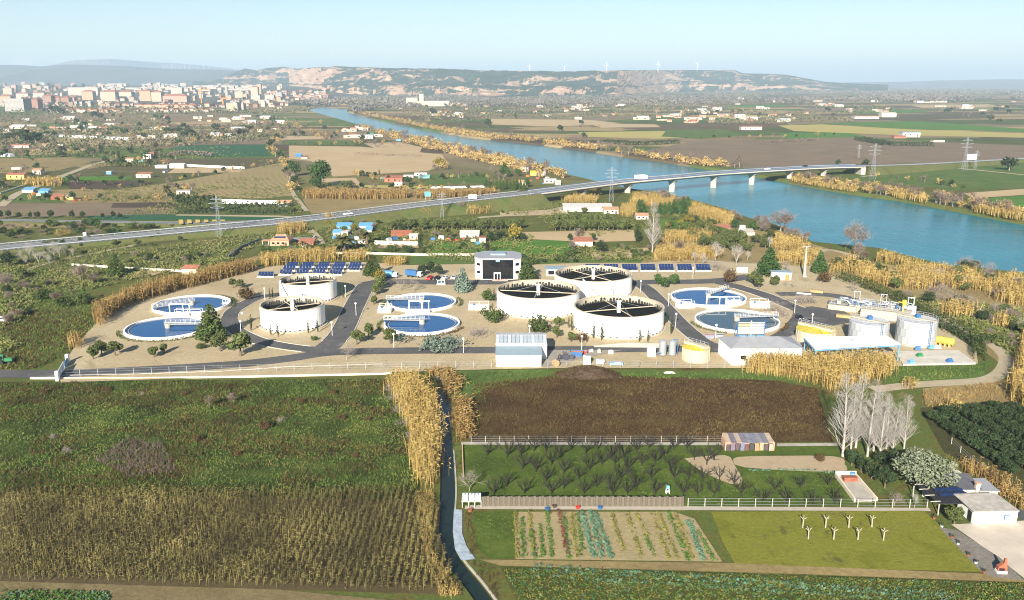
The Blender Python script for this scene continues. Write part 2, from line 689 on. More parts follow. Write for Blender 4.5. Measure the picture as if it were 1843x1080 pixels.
# skyline of the mesa in the photograph: (x, y)
SKY = [(380, 147), (430, 143), (455, 131), (470, 124), (490, 127), (510, 123), (535, 121), (560, 125), (600, 122), (640, 122), (700, 123), (760, 124), (830, 126), (880, 128),
	   (1000, 130), (1060, 129), (1130, 127), (1220, 127), (1300, 128), (1310, 132), (1385, 135), (1410, 140), (1450, 147), (1490, 150), (1560, 152)]
FOOT = [(380, 153), (470, 158), (520, 163), (600, 170), (690, 172), (800, 173), (1000, 174), (1100, 173), (1180, 166), (1300, 163), (1420, 160), (1560, 154)]
def interp(T, x):
	return float(np.interp(x, [t[0] for t in T], [t[1] for t in T]))
HW = []
def mesa():
	# columns of the terrain run away from the viewpoint; each column rises from its foot to the plateau
	cols = np.linspace(380, 1560, 260)
	nd = 34
	P = []
	for ci, px in enumerate(cols):
		d0 = G(px, max(154.0, interp(FOOT, px))).y
		d0 = min(d0, 7200.0)
		depth = 1500.0
		d1 = d0 + depth
		top = CAMH + (HORY - interp(SKY, px)) / 1608.0 * d1 * 1.01
		top = max(top, 3.0)
		for k in range(nd):
			t = k / (nd - 1) * 1.35
			y = d0 + depth * t
			x = (px - PCX) / FPX * y * 1.03
			g = fbm(x / 210.0, y / 420.0, 4, 3)          # gullies
			g2 = fbm(x / 70.0, y / 260.0, 3, 9)
			# a first low bench of cliffs, a scrubby shelf, then the plateau edge
			s1 = sstep(0.03, 0.22, t + (g - 0.5) * 0.34 + (g2 - 0.5) * 0.10)
			s2 = sstep(0.42, 0.98, t + (g - 0.5) * 0.50 + (g2 - 0.5) * 0.12)
			w = 0.33 + 0.25 * (fbm(x / 900.0, 0.5, 2, 21) - 0.4)
			z = top * (w * s1 + (1 - w) * s2) + (g2 - 0.5) * 9.0 * (s1 - 0.8 * s2 * (t > 0.9))
			if t <= 0.0:
				z = -1.0
			if t > 1.05:
				z = top * (1 - 0.10 * (t - 1.05)) + (g2 - 0.5) * 2
			P.append((x, y, z))
	b = MB()
	idx = np.arange(len(cols) * nd).reshape(len(cols), nd)
	b.add(P, np.stack([idx[:-1, :-1], idx[1:, :-1], idx[1:, 1:], idx[:-1, 1:]], -1).reshape(-1, 4))
	m, nt, bs = _new('mesa_earth_and_scrub')
	p = geopos(nt)
	geo = nt.nodes.new('ShaderNodeNewGeometry')
	sz = nt.nodes.new('ShaderNodeSeparateXYZ')
	nt.links.new(geo.outputs['True Normal'], sz.inputs[0])
	e = ramp(nt, noise(nt, mapping(nt, p, (0.004, 0.004, 0.05)), 1.0, 5, 0.7), [(0.3, (0.29, 0.17, 0.10)), (0.5, (0.45, 0.285, 0.18)), (0.7, (0.50, 0.36, 0.24))])
	sc = ramp(nt, noise(nt, p, 0.03, 5, 0.7), [(0.3, (0.018, 0.032, 0.022)), (0.6, (0.045, 0.062, 0.034)), (0.8, (0.12, 0.10, 0.06))])
	n1 = noise(nt, mapping(nt, p, (0.0030, 0.0042, 0.012)), 1.0, 8, 0.74, 0.6)
	f = mathn(nt, 'ADD', mathn(nt, 'MULTIPLY', sz.outputs[2], -1.085), mathn(nt, 'MULTIPLY', n1, 1.9))
	f = ramp(nt, f, [(0.0, (0, 0, 0)), (0.05, (1, 1, 1))])
	col = mixc(nt, f, sc, e)
	nt.links.new(col, bs.inputs['Base Color'])
	bs.inputs['Roughness'].default_value = 1.0
	bs.inputs['Specular IOR Level'].default_value = 0.0
	o = b.build('mesa_hills', m, kind='structure', smooth=False)
	if sum(pl.normal.z for pl in o.data.polygons[:400]) < 0:
		o.data.flip_normals()
mesa()

def ridge(name, d, prof, depth, col, seed, amp):
	"""a far ridge: skyline points in the photograph, at distance d"""
	xs = np.linspace(prof[0][0], prof[-1][0], 120)
	P = []
	nd = 10
	for px in xs:
		top = max(2.0, CAMH + (HORY - interp(prof, px)) / 1608.0 * d)
		for k in range(nd):
			t = k / (nd - 1)
			y = d - depth + depth * 1.4 * t
			x = (px - PCX) / FPX * d * 1.03
			z = top * sstep(0.0, 0.72, t + (fbm(x / 900.0, y / 1500.0, 3, seed) - 0.5) * 0.5) * (1 if t < 0.8 else 0.96)
			z += (fbm(x / 500.0, y / 900.0, 3, seed + 5) - 0.5) * amp * (t > 0.05)
			P.append((x, y, z if k else -2.0))
	b = MB()
	idx = np.arange(len(xs) * nd).reshape(len(xs), nd)
	b.add(P, np.stack([idx[:-1, :-1], idx[1:, :-1], idx[1:, 1:], idx[:-1, 1:]], -1).reshape(-1, 4))
	m = field('ground_of_' + name, col, 0.0016, fine=0.012, mottle=0.35, bumps=0)
	o = b.build(name, m, kind='structure', smooth=True)
	if sum(pl.normal.z for pl in o.data.polygons[:400]) < 0:
		o.data.flip_normals()
ridge('far_plateau', 11500, [(-260, 121), (0, 121), (60, 117), (120, 119), (170, 117), (260, 119), (330, 124), (420, 126), (470, 129), (560, 140), (700, 150)], 2200, [(0.035, 0.05, 0.04), (0.08, 0.085, 0.06), (0.13, 0.12, 0.09)], 31, 8)
ridge('far_mountain', 17500, [(60, 140), (120, 125), (190, 113), (230, 108), (270, 109), (330, 113), (400, 119), (450, 126), (540, 146)], 3000, [(0.06, 0.075, 0.07), (0.08, 0.09, 0.08)], 41, 15)
ridge('far_low_hills', 15000, [(1450, 151), (1560, 147), (1640, 147), (1700, 144), (1760, 143), (1843, 145), (2000, 142), (2200, 148)], 3000, [(0.07, 0.08, 0.06), (0.16, 0.13, 0.09)], 51, 6)

# ---- air
hm = bpy.data.materials.new('haze_air')
hm.use_nodes = True
ht = hm.node_tree
for n in list(ht.nodes):
	ht.nodes.remove(n)
hv = ht.nodes.new('ShaderNodeVolumePrincipled')
hv.inputs['Color'].default_value = (0.66, 0.85, 1.0, 1)
hv.inputs['Density'].default_value = 0.000092
hv.inputs['Anisotropy'].default_value = 0.0
hoo = ht.nodes.new('ShaderNodeOutputMaterial')
ht.links.new(hv.outputs[0], hoo.inputs['Volume'])
b = MB()
b.box((0, 27000, -6), (84000, 55500, 640))
o = b.build('haze', hm, kind='stuff')
o['label'] = 'pale blue winter haze over the far plain'

# ============================================================ FIELDS (corners are places in the photograph)
SOIL_TAN = field('soil_tan', [(0.43, 0.315, 0.17), (0.50, 0.375, 0.215)], 0.02, fine=0.6, mottle=0.15)
SOIL_BR = field('soil_brown', [(0.19, 0.14, 0.09), (0.26, 0.195, 0.125)], 0.03, fine=0.5, mottle=0.25, rows=(R(5), 2.5, (0.15, 0.11, 0.075), 0.35))
GRASS = field('grass_green', [(0.065, 0.11, 0.025), (0.10, 0.155, 0.035), (0.14, 0.17, 0.05)], 0.05, fine=0.8, mottle=0.3)
GRASS_BR = field('grass_bright', [(0.065, 0.16, 0.02), (0.11, 0.22, 0.035)], 0.06, fine=0.8, mottle=0.25)
CROP = field('crop_blue_green', [(0.035, 0.12, 0.055), (0.05, 0.16, 0.075)], 0.04, fine=0.8, mottle=0.45, rows=(R(3), 1.6, (0.03, 0.06, 0.03), 0.5))
STUBBLE = field('stubble', [(0.33, 0.26, 0.115), (0.41, 0.32, 0.15)], 0.03, fine=0.7, mottle=0.2, rows=(R(20), 5.0, (0.17, 0.125, 0.06), 0.75, 2.5))
VINE = field('vineyard', [(0.12, 0.10, 0.05), (0.15, 0.12, 0.06)], 0.03, fine=0.6, mottle=0.4, rows=(R(35), 3.0, (0.07, 0.07, 0.03), 0.7))
WEED = field('weedy_ground', [(0.11, 0.085, 0.035), (0.125, 0.145, 0.038), (0.25, 0.20, 0.085)], 0.07, fine=0.9, mottle=0.4)
DRY = field('dry_grass', [(0.24, 0.18, 0.08), (0.35, 0.265, 0.115)], 0.06, fine=0.9, mottle=0.35)
YELLOW = field('yellow_field', [(0.44, 0.38, 0.11), (0.40, 0.32, 0.12)], 0.01, fine=0.2, mottle=0.2)
DARKPL = field('dark_plough', [(0.075, 0.052, 0.038), (0.11, 0.08, 0.055)], 0.05, fine=0.7, mottle=0.4)
TRACK = field('track_dirt', [(0.38, 0.31, 0.20), (0.45, 0.38, 0.26)], 0.2, fine=1.0, mottle=0.15)

for nm, m, pts in [
	# north of the motorway, left
	('stubble_field', STUBBLE, [(150, 349), (300, 330), (440, 305), (512, 292), (520, 310), (525, 352), (470, 358), (330, 352), (210, 352)]),
	('stubble_field', SOIL_TAN, [(520, 262), (650, 264), (795, 278), (805, 292), (770, 308), (700, 312), (600, 318), (560, 290), (520, 285)]),
	('stubble_field', SOIL_TAN, [(655, 258), (720, 256), (760, 265), (755, 276), (690, 274)]),
	('green_crop_field', CROP, [(330, 262), (480, 260), (486, 281), (370, 283), (300, 268)]),
	('ploughed_field', SOIL_BR, [(345, 258), (380, 248), (470, 246), (478, 259), (345, 261)]),
	('vineyard_ground', VINE, [(290, 296), (360, 286), (480, 284), (495, 292), (420, 298), (330, 302)]),
	('ploughed_field', SOIL_TAN, [(320, 300), (440, 303), (430, 310), (300, 312)]),
	('dry_field', DRY, [(0, 285), (130, 283), (165, 292), (100, 308), (0, 312)]),
	('green_field', GRASS_BR, [(95, 318), (235, 317), (240, 324), (95, 326)]),
	('ploughed_field', DARKPL, [(112, 328), (230, 326), (290, 328), (215, 340), (130, 342)]),
	('green_field', GRASS, [(0, 352), (80, 346), (170, 358), (150, 364), (0, 366)]),
	('dry_field', DRY, [(85, 342), (170, 340), (310, 354), (310, 364), (120, 366)]),
	('ploughed_field', DARKPL, [(205, 362), (318, 355), (320, 374), (200, 374)]),
	('dry_field', SOIL_BR, [(0, 366), (200, 366), (318, 375), (320, 385), (0, 392)]),
	('green_crop_field', CROP, [(155, 387), (330, 386), (550, 389), (500, 396), (160, 397)]),
	('field_path', TRACK, [(318, 386), (500, 388), (560, 392), (500, 391), (316, 388)]),
	('dry_field', DRY, [(560, 335), (900, 340), (900, 356), (760, 368), (650, 378), (560, 385), (545, 360)]),
	('stubble_field', YELLOW, [(645, 333), (770, 335), (770, 340), (640, 338)]),
	('green_field', GRASS, [(770, 315), (880, 312), (880, 330), (765, 333)]),
	('dry_field', SOIL_TAN, [(100, 249), (260, 243), (290, 250), (200, 260), (100, 262)]),
	('green_field', GRASS, [(180, 263), (260, 264), (255, 270), (185, 270)]),
	('stubble_field', SOIL_TAN, [(500, 244), (590, 246), (595, 250), (500, 252)]),
	('green_field', GRASS, [(510, 252), (630, 253), (640, 262), (505, 260)]),
	('green_field', GRASS_BR, [(20, 246), (130, 243), (140, 248), (20, 252)]),
	('stubble_field', SOIL_TAN, [(0, 232), (90, 230), (150, 233), (60, 238)]),
	('stubble_field', YELLOW, [(170, 236), (290, 232), (330, 236), (200, 242)]),
	('stubble_field', SOIL_TAN, [(300, 222), (430, 220), (470, 224), (330, 228)]),
	('green_field', GRASS_BR, [(60, 222), (180, 220), (200, 224), (80, 227)]),
	('stubble_field', SOIL_TAN, [(60, 268), (150, 266), (160, 276), (40, 279)]),
	('stubble_field', DRY, [(130, 299), (200, 290), (215, 296), (160, 304)]),
	('stubble_field', SOIL_TAN, [(560, 322), (640, 320), (650, 332), (640, 334), (600, 332)]),
	('stubble_field', DRY, [(0, 400), (60, 402), (150, 404), (300, 403), (150, 409), (0, 412)]),
	('stubble_field', SOIL_TAN, [(340, 415), (420, 410), (500, 408), (430, 424), (340, 428)]),
	('stubble_field', DRY, [(170, 462), (240, 448), (330, 447), (300, 458), (200, 470)]),
	# across the river
	('stubble_field', SOIL_TAN, [(1060, 222), (1180, 224), (1190, 229), (1080, 230)]),
	('stubble_field', YELLOW, [(1240, 208), (1340, 206), (1400, 210), (1300, 213)]),
	('green_field', GRASS_BR, [(1290, 190), (1400, 188), (1430, 191), (1310, 194)]),
	('stubble_field', SOIL_TAN, [(1640, 190), (1780, 188), (1800, 192), (1660, 194)]),
	('stubble_field', SOIL_BR, [(900, 196), (1040, 194), (1070, 198), (930, 201)]),
	('ploughed_field', SOIL_BR, [(1140, 275), (1250, 254), (1500, 248), (1700, 256), (1843, 262), (1843, 284), (1700, 293), (1560, 296), (1360, 304), (1240, 296)]),
	('stubble_field', YELLOW, [(1040, 238), (1190, 236), (1320, 240), (1300, 246), (1180, 250), (1050, 246)]),
	('stubble_field', SOIL_TAN, [(885, 214), (1060, 216), (1120, 222), (1000, 228), (880, 224)]),
	('green_field', GRASS, [(1200, 234), (1300, 232), (1340, 244), (1260, 250), (1190, 246)]),
	('green_field', GRASS_BR, [(1400, 240), (1520, 238), (1560, 246), (1420, 250)]),
	('green_field', GRASS_BR, [(1480, 222), (1650, 218), (1843, 232), (1843, 238), (1600, 230)]),
	('stubble_field', YELLOW, [(1400, 226), (1480, 224), (1620, 232), (1843, 240), (1843, 248), (1640, 244), (1430, 236)]),
	('vineyard_ground', VINE, [(1560, 208), (1770, 203), (1790, 213), (1600, 216)]),
	('green_field', GRASS_BR, [(1500, 200), (1640, 197), (1680, 202), (1540, 205)]),
	('dry_field', SOIL_BR, [(1440, 196), (1540, 194), (1560, 199), (1450, 201)]),
	('green_field', GRASS, [(1610, 304), (1843, 296), (1843, 338), (1720, 342), (1600, 330), (1520, 320)]),
	('stubble_field', SOIL_TAN, [(1735, 348), (1843, 340), (1843, 351), (1750, 357)]),
	('green_field', GRASS_BR, [(1750, 359), (1843, 352), (1843, 372), (1790, 370)]),
	('green_field', GRASS_BR, [(1760, 291), (1843, 288), (1843, 294), (1765, 298)]),
	# between the motorway and the works
	('rough_meadow', WEED, [(0, 420), (240, 428), (420, 412), (560, 402), (470, 440), (455, 462), (160, 500), (0, 520)]),
	('dry_field', DRY, [(330, 433), (460, 432), (440, 446), (330, 445)]),
	('green_field', GRASS_BR, [(230, 447), (400, 445), (395, 455), (240, 458)]),
	('garden_soil', SOIL_TAN, [(90, 492), (130, 479), (305, 487), (262, 500), (150, 500)]),
	('green_field', GRASS_BR, [(770, 438), (870, 436), (880, 456), (765, 456)]),
	('green_field', GRASS_BR, [(885, 435), (1020, 432), (1030, 458), (890, 462)]),
	('green_field', GRASS, [(740, 462), (856, 462), (860, 476), (735, 476)]),
	('green_field', GRASS, [(930, 464), (1050, 464), (1180, 466), (1180, 474), (940, 478)]),
	('garden_soil', SOIL_TAN, [(940, 418), (1140, 414), (1145, 434), (1060, 436), (940, 430)]),
	('garden_soil', SOIL_TAN, [(690, 437), (760, 437), (760, 446), (680, 446)]),
	('garden_soil', SOIL_TAN, [(900, 382), (1010, 376), (1020, 386), (900, 390)]),
	('garden_soil', SOIL_TAN, [(1060, 450), (1165, 446), (1175, 464), (1065, 464)]),
	('garden_grass', GRASS_BR, [(1190, 395), (1240, 397), (1260, 410), (1190, 408)]),
	('dry_field', DRY, [(455, 462), (510, 458), (520, 466), (450, 470)]),
	('garden_grass', GRASS, [(465, 444), (560, 440), (560, 450), (460, 450)]),
	('riverside_ground', DRY, [(1150, 478), (1180, 440), (1300, 400), (1440, 432), (1560, 470), (1843, 515), (1843, 690), (1780, 640), (1690, 575), (1560, 520), (1440, 485), (1280, 478)]),
	# the foreground
	('weedy_meadow', field('meadow', [(0.032, 0.024, 0.011), (0.045, 0.06, 0.015), (0.075, 0.105, 0.022), (0.13, 0.135, 0.035)], 0.11, fine=1.1, mottle=0.45), [(0, 688), (695, 682), (712, 740), (745, 800), (760, 900), (0, 890)]),
	('corn_ground', field('corn_soil', [(0.085, 0.064, 0.032), (0.135, 0.105, 0.05)], 0.2, fine=1.5), [(0, 886), (745, 886), (793, 905), (790, 960), (815, 1050), (835, 1072), (0, 1047)]),
	('field_path', field('corn_path', [(0.17, 0.13, 0.06), (0.25, 0.20, 0.10)], 0.2, fine=1.5), [(0, 1040), (400, 1052), (850, 1095), (850, 1125), (0, 1125)]),
	('brown_weed_field', field('brown_weeds', [(0.056, 0.034, 0.015), (0.085, 0.052, 0.021), (0.13, 0.105, 0.036)], 0.12, fine=1.3, mottle=0.4), [(850, 690), (1000, 672), (1400, 686), (1470, 700), (1500, 796), (848, 797), (835, 760)]),
	('weedy_verge', GRASS, [(812, 668), (1000, 665), (1420, 672), (1440, 688), (1300, 680), (1000, 676), (880, 690), (850, 720), (815, 720)]),
	('orchard_grass', field('orchard_turf', [(0.05, 0.075, 0.015), (0.08, 0.12, 0.02), (0.12, 0.15, 0.03)], 0.12, fine=1.2, mottle=0.3), [(832, 803), (1500, 800), (1535, 850), (1565, 912), (832, 914)]),
	('bare_soil_patch', field('soil_pale', [(0.38, 0.29, 0.18), (0.44, 0.34, 0.22)], 0.3, fine=1.3, mottle=0.15), [(1232, 826), (1305, 820), (1322, 838), (1336, 866), (1315, 872), (1262, 848)]),
	('bare_soil_patch', field('soil_pale', []), [(1320, 826), (1350, 822), (1500, 822), (1520, 836), (1508, 850), (1340, 842)]),
	('concrete_path', M_CONC, [(830, 796), (1300, 797), (1300, 802), (830, 801)]),
	('concrete_path', M_CONC, [(1398, 799), (1505, 798), (1508, 803), (1398, 804)]),
	('garden_path', paint('path_pale', (0.40, 0.35, 0.28), 0.9, 0.1, 0.8), [(838, 910), (1232, 912), (1672, 915), (1676, 921), (1232, 919), (836, 917)]),
	('garden_grass', field('orchard_turf', []), [(852, 922), (925, 922), (927, 1006), (880, 1005), (856, 985)]),
	('vegetable_garden_soil', field('garden_soil_pale', [(0.33, 0.26, 0.13), (0.40, 0.32, 0.17)], 0.2, fine=1.4, mottle=0.3), [(925, 922), (1215, 922), (1250, 935), (1300, 1012), (928, 1007)]),
	('mown_lawn', field('lawn_yellow', [(0.15, 0.155, 0.02), (0.205, 0.205, 0.03), (0.185, 0.17, 0.035)], 0.18, fine=1.5, mottle=0.25, patch=((0.09, 0.09, 0.025), 0.22, 0.60)), [(1280, 922), (1662, 920), (1690, 945), (1768, 1030), (1325, 1020), (1300, 975)]),
	('field_path', DRY, [(862, 1008), (1300, 1014), (1780, 1034), (1843, 1044), (1843, 1049), (1400, 1033), (900, 1019)]),
	('cabbage_ground', field('cabbage_soil', [(0.06, 0.075, 0.02), (0.11, 0.10, 0.03)], 0.25, fine=1.5), [(900, 1021), (1400, 1035), (1880, 1052), (1900, 1125), (950, 1125)]),
	('dark_orchard_ground', field('orchard_soil', [(0.06, 0.055, 0.025), (0.08, 0.085, 0.028)], 0.2, fine=1.2), [(1655, 735), (1750, 725), (1900, 735), (1960, 900), (1843, 890), (1700, 815)]),
	('dry_field', DRY, [(1660, 700), (1843, 680), (1880, 725), (1750, 725), (1665, 730)]),
	('weedy_verge', GRASS, [(1600, 655), (1760, 655), (1790, 645), (1770, 680), (1680, 690), (1590, 692)]),
	('concrete_yard', paint('yard_concrete', (0.50, 0.43, 0.34), 0.9, 0.12, 0.3), [(1712, 945), (1843, 938), (1960, 1000), (1960, 1050), (1843, 1042), (1790, 1000)]),
	('gravel_verge', field('verge_gravel', [(0.20, 0.18, 0.15), (0.27, 0.24, 0.20)], 0.4, fine=2.0), [(1690, 950), (1722, 955), (1800, 1005), (1843, 1046), (1790, 1040), (1765, 1030)]),
]:
	sheet(nm, pts, m, smooth=3 if nm in ('bare_soil_patch',) else 0)

def track(name, px, w, m, closed=False, z=0.0, lift=0.0):
	L = smooth_line([G(p[0], p[1]) for p in px], 5)
	_SHEET[0] += 1
	b = MB()
	far = max(p.y for p in L)
	strip_mesh(b, L, w, z=0.02 + 0.0011 * _SHEET[0] + far * 0.00004 + lift)
	o = b.build(name, m, kind='structure')
	if o.data.polygons[0].normal.z < 0:
		o.data.flip_normals()
	return L
track('dirt_track', [(1690, 545), (1700, 575), (1760, 605), (1805, 635), (1810, 660), (1780, 683), (1700, 690), (1640, 694), (1570, 702)], 4.2, TRACK)
track('dirt_track', [(1605, 545), (1660, 566), (1720, 590), (1775, 612)], 2.5, TRACK)
track('dirt_track', [(1170, 474), (1260, 470), (1370, 476), (1450, 462), (1490, 450), (1540, 462)], 3.5, TRACK)
track('dirt_track', [(0, 372), (30, 350), (60, 338), (110, 318), (165, 297)], 6.0, TRACK)
track('dirt_track', [(165, 297), (200, 288)], 6.0, TRACK)
track('dirt_track', [(250, 440), (160, 458), (90, 472), (40, 490)], 3.0, TRACK)
track('dirt_track', [(540, 400), (560, 415), (575, 432), (585, 450), (570, 462)], 3.5, TRACK)
track('dirt_track', [(860, 392), (960, 384), (1020, 372), (1060, 360)], 5.0, TRACK)
track('dirt_track', [(530, 300), (525, 340), (540, 365), (552, 380)], 3.0, TRACK)
track('dirt_track', [(1550, 318), (1620, 312), (1680, 304), (1720, 303), (1843, 315)], 5.0, TRACK)
track('dirt_track', [(450, 412), (520, 400), (640, 398)], 4.0, TRACK)

# ============================================================ THE WATER WORKS: ground and roads
GRAVEL = field('works_gravel', [(0.42, 0.325, 0.19), (0.48, 0.385, 0.235), (0.52, 0.43, 0.28)], 0.045, fine=1.2, mottle=0.26, patch=((0.33, 0.27, 0.15), 0.09, 0.58))
ASPH = field('asphalt', [(0.085, 0.083, 0.085), (0.14, 0.135, 0.13)], 0.12, fine=1.5, mottle=0.25, patch=((0.19, 0.175, 0.155), 0.10, 0.57), bumps=0.2)
KERB = paint('kerb_stone', (0.50, 0.45, 0.38), 0.9, 0.1, 1.0)
sheet('works_gravel', [(104, 676), (118, 650), (140, 618), (168, 588), (185, 572), (240, 543), (330, 515), (455, 482), (520, 478), (640, 472), (735, 478), (860, 476), (935, 478), (1050, 474), (1285, 474), (1400, 478), (1460, 480),
					   (1505, 500), (1590, 533), (1680, 580), (1757, 632), (1760, 656), (1640, 660), (1500, 664), (1340, 664), (1000, 664), (890, 666), (690, 672), (400, 680), (110, 690)], GRAVEL, z=0.25)
ZP = 0.25        # level of the works
def works_road(px, w, kerb=True, n=5):
	L = smooth_line([G(p[0], p[1], ZP) for p in px], n)
	works_road.k += 1
	b = MB()
	strip_mesh(b, L, w, z=ZP + 0.006 * works_road.k + 0.01)
	o = b.build('works_road', ASPH, kind='structure')
	if o.data.polygons[0].normal.z < 0:
		o.data.flip_normals()
	return L
works_road.k = 0
ROADS = [
	([(-40, 672), (60, 673), (150, 671), (250, 666), (420, 656), (520, 645), (600, 634), (740, 631), (890, 630), (1000, 629), (1150, 628), (1290, 628), (1330, 624)], 6.2),
	([(565, 640), (610, 605), (636, 555), (652, 525), (662, 512), (685, 506)], 7.0),
	([(412, 573), (420, 590), (440, 603), (475, 616), (540, 627), (590, 628), (610, 610)], 5.2),
	([(412, 575), (418, 562), (432, 552), (462, 537), (506, 529), (560, 520)], 5.0),
	([(655, 512), (700, 507), (790, 508), (870, 508), (945, 508), (1010, 512)], 8.0),
	([(1120, 512), (1160, 508), (1250, 507), (1305, 504), (1352, 497)], 7.5),
	([(1290, 507), (1330, 517), (1378, 532), (1425, 552), (1470, 568)], 6.2),
	([(1138, 506), (1164, 520), (1195, 551), (1222, 580), (1248, 603), (1272, 619), (1300, 626)], 5.6),
	([(1300, 626), (1350, 622), (1398, 610), (1424, 594), (1440, 575), (1446, 560)], 6.0),
	([(1400, 530), (1450, 529), (1500, 532), (1540, 540)], 6.0),
]
RL = [works_road(p, w) for p, w in ROADS]
sheet('works_yard', [(1428, 556), (1462, 553), (1520, 562), (1548, 578), (1500, 588), (1446, 592), (1424, 585)], ASPH, z=ZP + 0.09)
sheet('works_yard', [(988, 632), (1120, 632), (1060, 644), (985, 662), (975, 662)], field('yard_pale', [(0.30, 0.27, 0.22), (0.37, 0.33, 0.27)], 0.2, fine=1.0, mottle=0.2), z=ZP + 0.095)
sheet('concrete_apron', [(1068, 624), (1130, 619), (1185, 620), (1215, 626), (1185, 628), (1070, 627)], paint('apron', (0.62, 0.56, 0.46), 0.9, 0.08), z=ZP + 0.10)
sheet('concrete_apron', [(1385, 620), (1430, 604), (1450, 612), (1440, 632), (1392, 630)], M_CONC, z=ZP + 0.105)
b = MB()
b.prism(pxpoly([(1612, 634), (1725, 632), (1756, 655), (1625, 658)], ZP), ZP - 0.2, ZP + 0.35)
b.build('concrete_slab', paint('slab', (0.50, 0.46, 0.39), 0.9, 0.16, 0.25), kind='structure')

# kerbs beside the inner roads
for L, w, sides, a, e in ((RL[1], 7.0, (-1, 1), 4, 22), (RL[2], 5.2, (-1, 1), 2, 22), (RL[3], 5.0, (-1, 1), 3, 18), (RL[7], 5.6, (-1, 1), 4, 24), (RL[6], 6.2, (-1, 1), 5, 17), (RL[8], 6.0, (1,), 4, 18)):
	for sd in sides:
		b = MB()
		strip_mesh(b, L[a:e], 0.30, z=ZP + 0.13, off=sd * (w / 2 + 0.15), thick=0.2)
		b.build('kerb', KERB, kind='structure')
b = MB()
strip_mesh(b, [G(x, y, ZP) for x, y in ((112, 676), (250, 673), (400, 668), (520, 660), (690, 655))], 0.3, z=ZP + 0.1, thick=0.3)
b.build('kerb', KERB, kind='structure')
b = MB()
strip_mesh(b, [G(x, y, 0) for x, y in ((55, 682), (250, 682), (450, 679), (690, 674), (705, 672))], 0.5, z=0.45, thick=0.5)
tag(b.build('low_wall', paint('wall_pale', (0.62, 0.56, 0.46), 0.9, 0.12, 0.6)), 'long low pale concrete wall between weedy meadow and works fence', 'wall')

# ============================================================ MOTORWAY AND BRIDGE
ROADASPH = field('road_asphalt', [(0.17, 0.17, 0.175), (0.22, 0.22, 0.22)], 0.03, fine=0.8, mottle=0.1, bumps=0.1)
LINEW = paint('road_paint', (0.75, 0.75, 0.72), 0.7, 0.05)
VERGE = field('verge_grass', [(0.085, 0.105, 0.03), (0.14, 0.14, 0.05), (0.08, 0.135, 0.032)], 0.08, fine=0.9, mottle=0.35)
def hw(px, py, z):
	return G(px, py, z)
HWP = [(-120, 459, 1.0), (20, 444, 1.0), (130, 434, 1.3), (250, 423, 1.8), (380, 411, 2.4), (500, 400, 3.0), (600, 389, 3.6), (700, 376, 4.4), (800, 364, 5.4), (890, 354, 6.4), (960, 346, 7.2),
	   (1045, 335, 8.0), (1130, 325, 8.6), (1210, 318, 9.0), (1285, 311.5, 9.0), (1354, 307, 8.8), (1422, 303, 8.2), (1483, 300, 7.6), (1548, 298.5, 6.8), (1640, 296, 5.0), (1735, 291, 3.6), (1843, 285, 2.4), (2000, 276, 1.5)]
HWL = smooth_line([hw(*p) for p in HWP], 6)
HWW = 12.0
NB0, NB1 = 60, 108           # the bridge is this stretch of the line
# embankment under the road
b = MB()
def bank(b, L, w, mi=0):
	n = len(L)
	P = []
	for i, p in enumerate(L):
		t = (L[min(i + 1, n - 1)] - L[max(i - 1, 0)])
		t.z = 0
		t.normalize()
		s = Vector((t.y, -t.x, 0))
		foot = w / 2 + 1.0 + 1.7 * p.z
		for o_, z_ in ((-foot, -0.05), (-w / 2 - 0.8, p.z - 0.06), (w / 2 + 0.8, p.z - 0.06), (foot, -0.05)):
			P.append((p.x + s.x * o_, p.y + s.y * o_, z_))
	F = [(4 * i + k, 4 * i + k + 1, 4 * i + 5 + k, 4 * i + 4 + k) for i in range(n - 1) for k in range(3)]
	F += [(0, 1, 2, 3), (4 * n - 4, 4 * n - 3, 4 * n - 2, 4 * n - 1)]
	b.add(P, F, mi)
for a, e in ((0, NB0 + 1), (NB1, len(HWL))):
	b = MB()
	bank(b, HWL[a:e], HWW + (5 if a == 0 else 0))
	b.build('road_embankment', VERGE, kind='structure')
for a, e in ((0, NB0 + 1), (NB1, len(HWL))):
	b = MB()
	strip_mesh(b, HWL[a:e], HWW + (4.5 if a == 0 else 0))
	b.build('motorway', ROADASPH, kind='structure')
	for off, wd in ((-4.2, 0.4), (4.2, 0.4), (0.0, 0.28)):
		b = MB()
		strip_mesh(b, HWL[a:e], wd, off=off, lift=0.07)
		b.build('road_marking', LINEW, kind='structure')
GALV = paint('galvanised_steel', (0.42, 0.44, 0.46), 0.45, 0.1, 1.0, metal=0.3)
def guard_rail(L, off, label, m, hgt=0.8):
	t = thing('guard_rail', label, 'guard rail', L[0])
	b = MB()
	pts = []
	n = len(L)
	for i, p in enumerate(L):
		d = (L[min(i + 1, n - 1)] - L[max(i - 1, 0)])
		d.z = 0
		d.normalize()
		s = Vector((d.y, -d.x, 0))
		pts.append(p + s * off - L[0])
	for a, c in zip(pts[:-1], pts[1:]):
		b.bar(a + Vector((0, 0, hgt - 0.15)), c + Vector((0, 0, hgt - 0.15)), 0.12, 0.35)
	b.build('rail', m, t)
	b = MB()
	for a, c in zip(pts[:-1], pts[1:]):
		for k in (0.0, 0.5):
			q = a.lerp(c, k)
			b.bar(q + Vector((0, 0, -0.1)), q + Vector((0, 0, hgt - 0.1)), 0.14)
	b.build('posts', m, t, kind='stuff')
guard_rail(HWL[0:NB0], 8.0, 'grey steel guard rail on the near edge of the motorway left of bridge', GALV)
guard_rail(HWL[0:NB0], -8.0, 'grey steel guard rail on the far edge of the motorway left of bridge', GALV)
guard_rail(HWL[NB1:], 5.6, 'grey steel guard rail on the near motorway edge beyond the river', GALV)
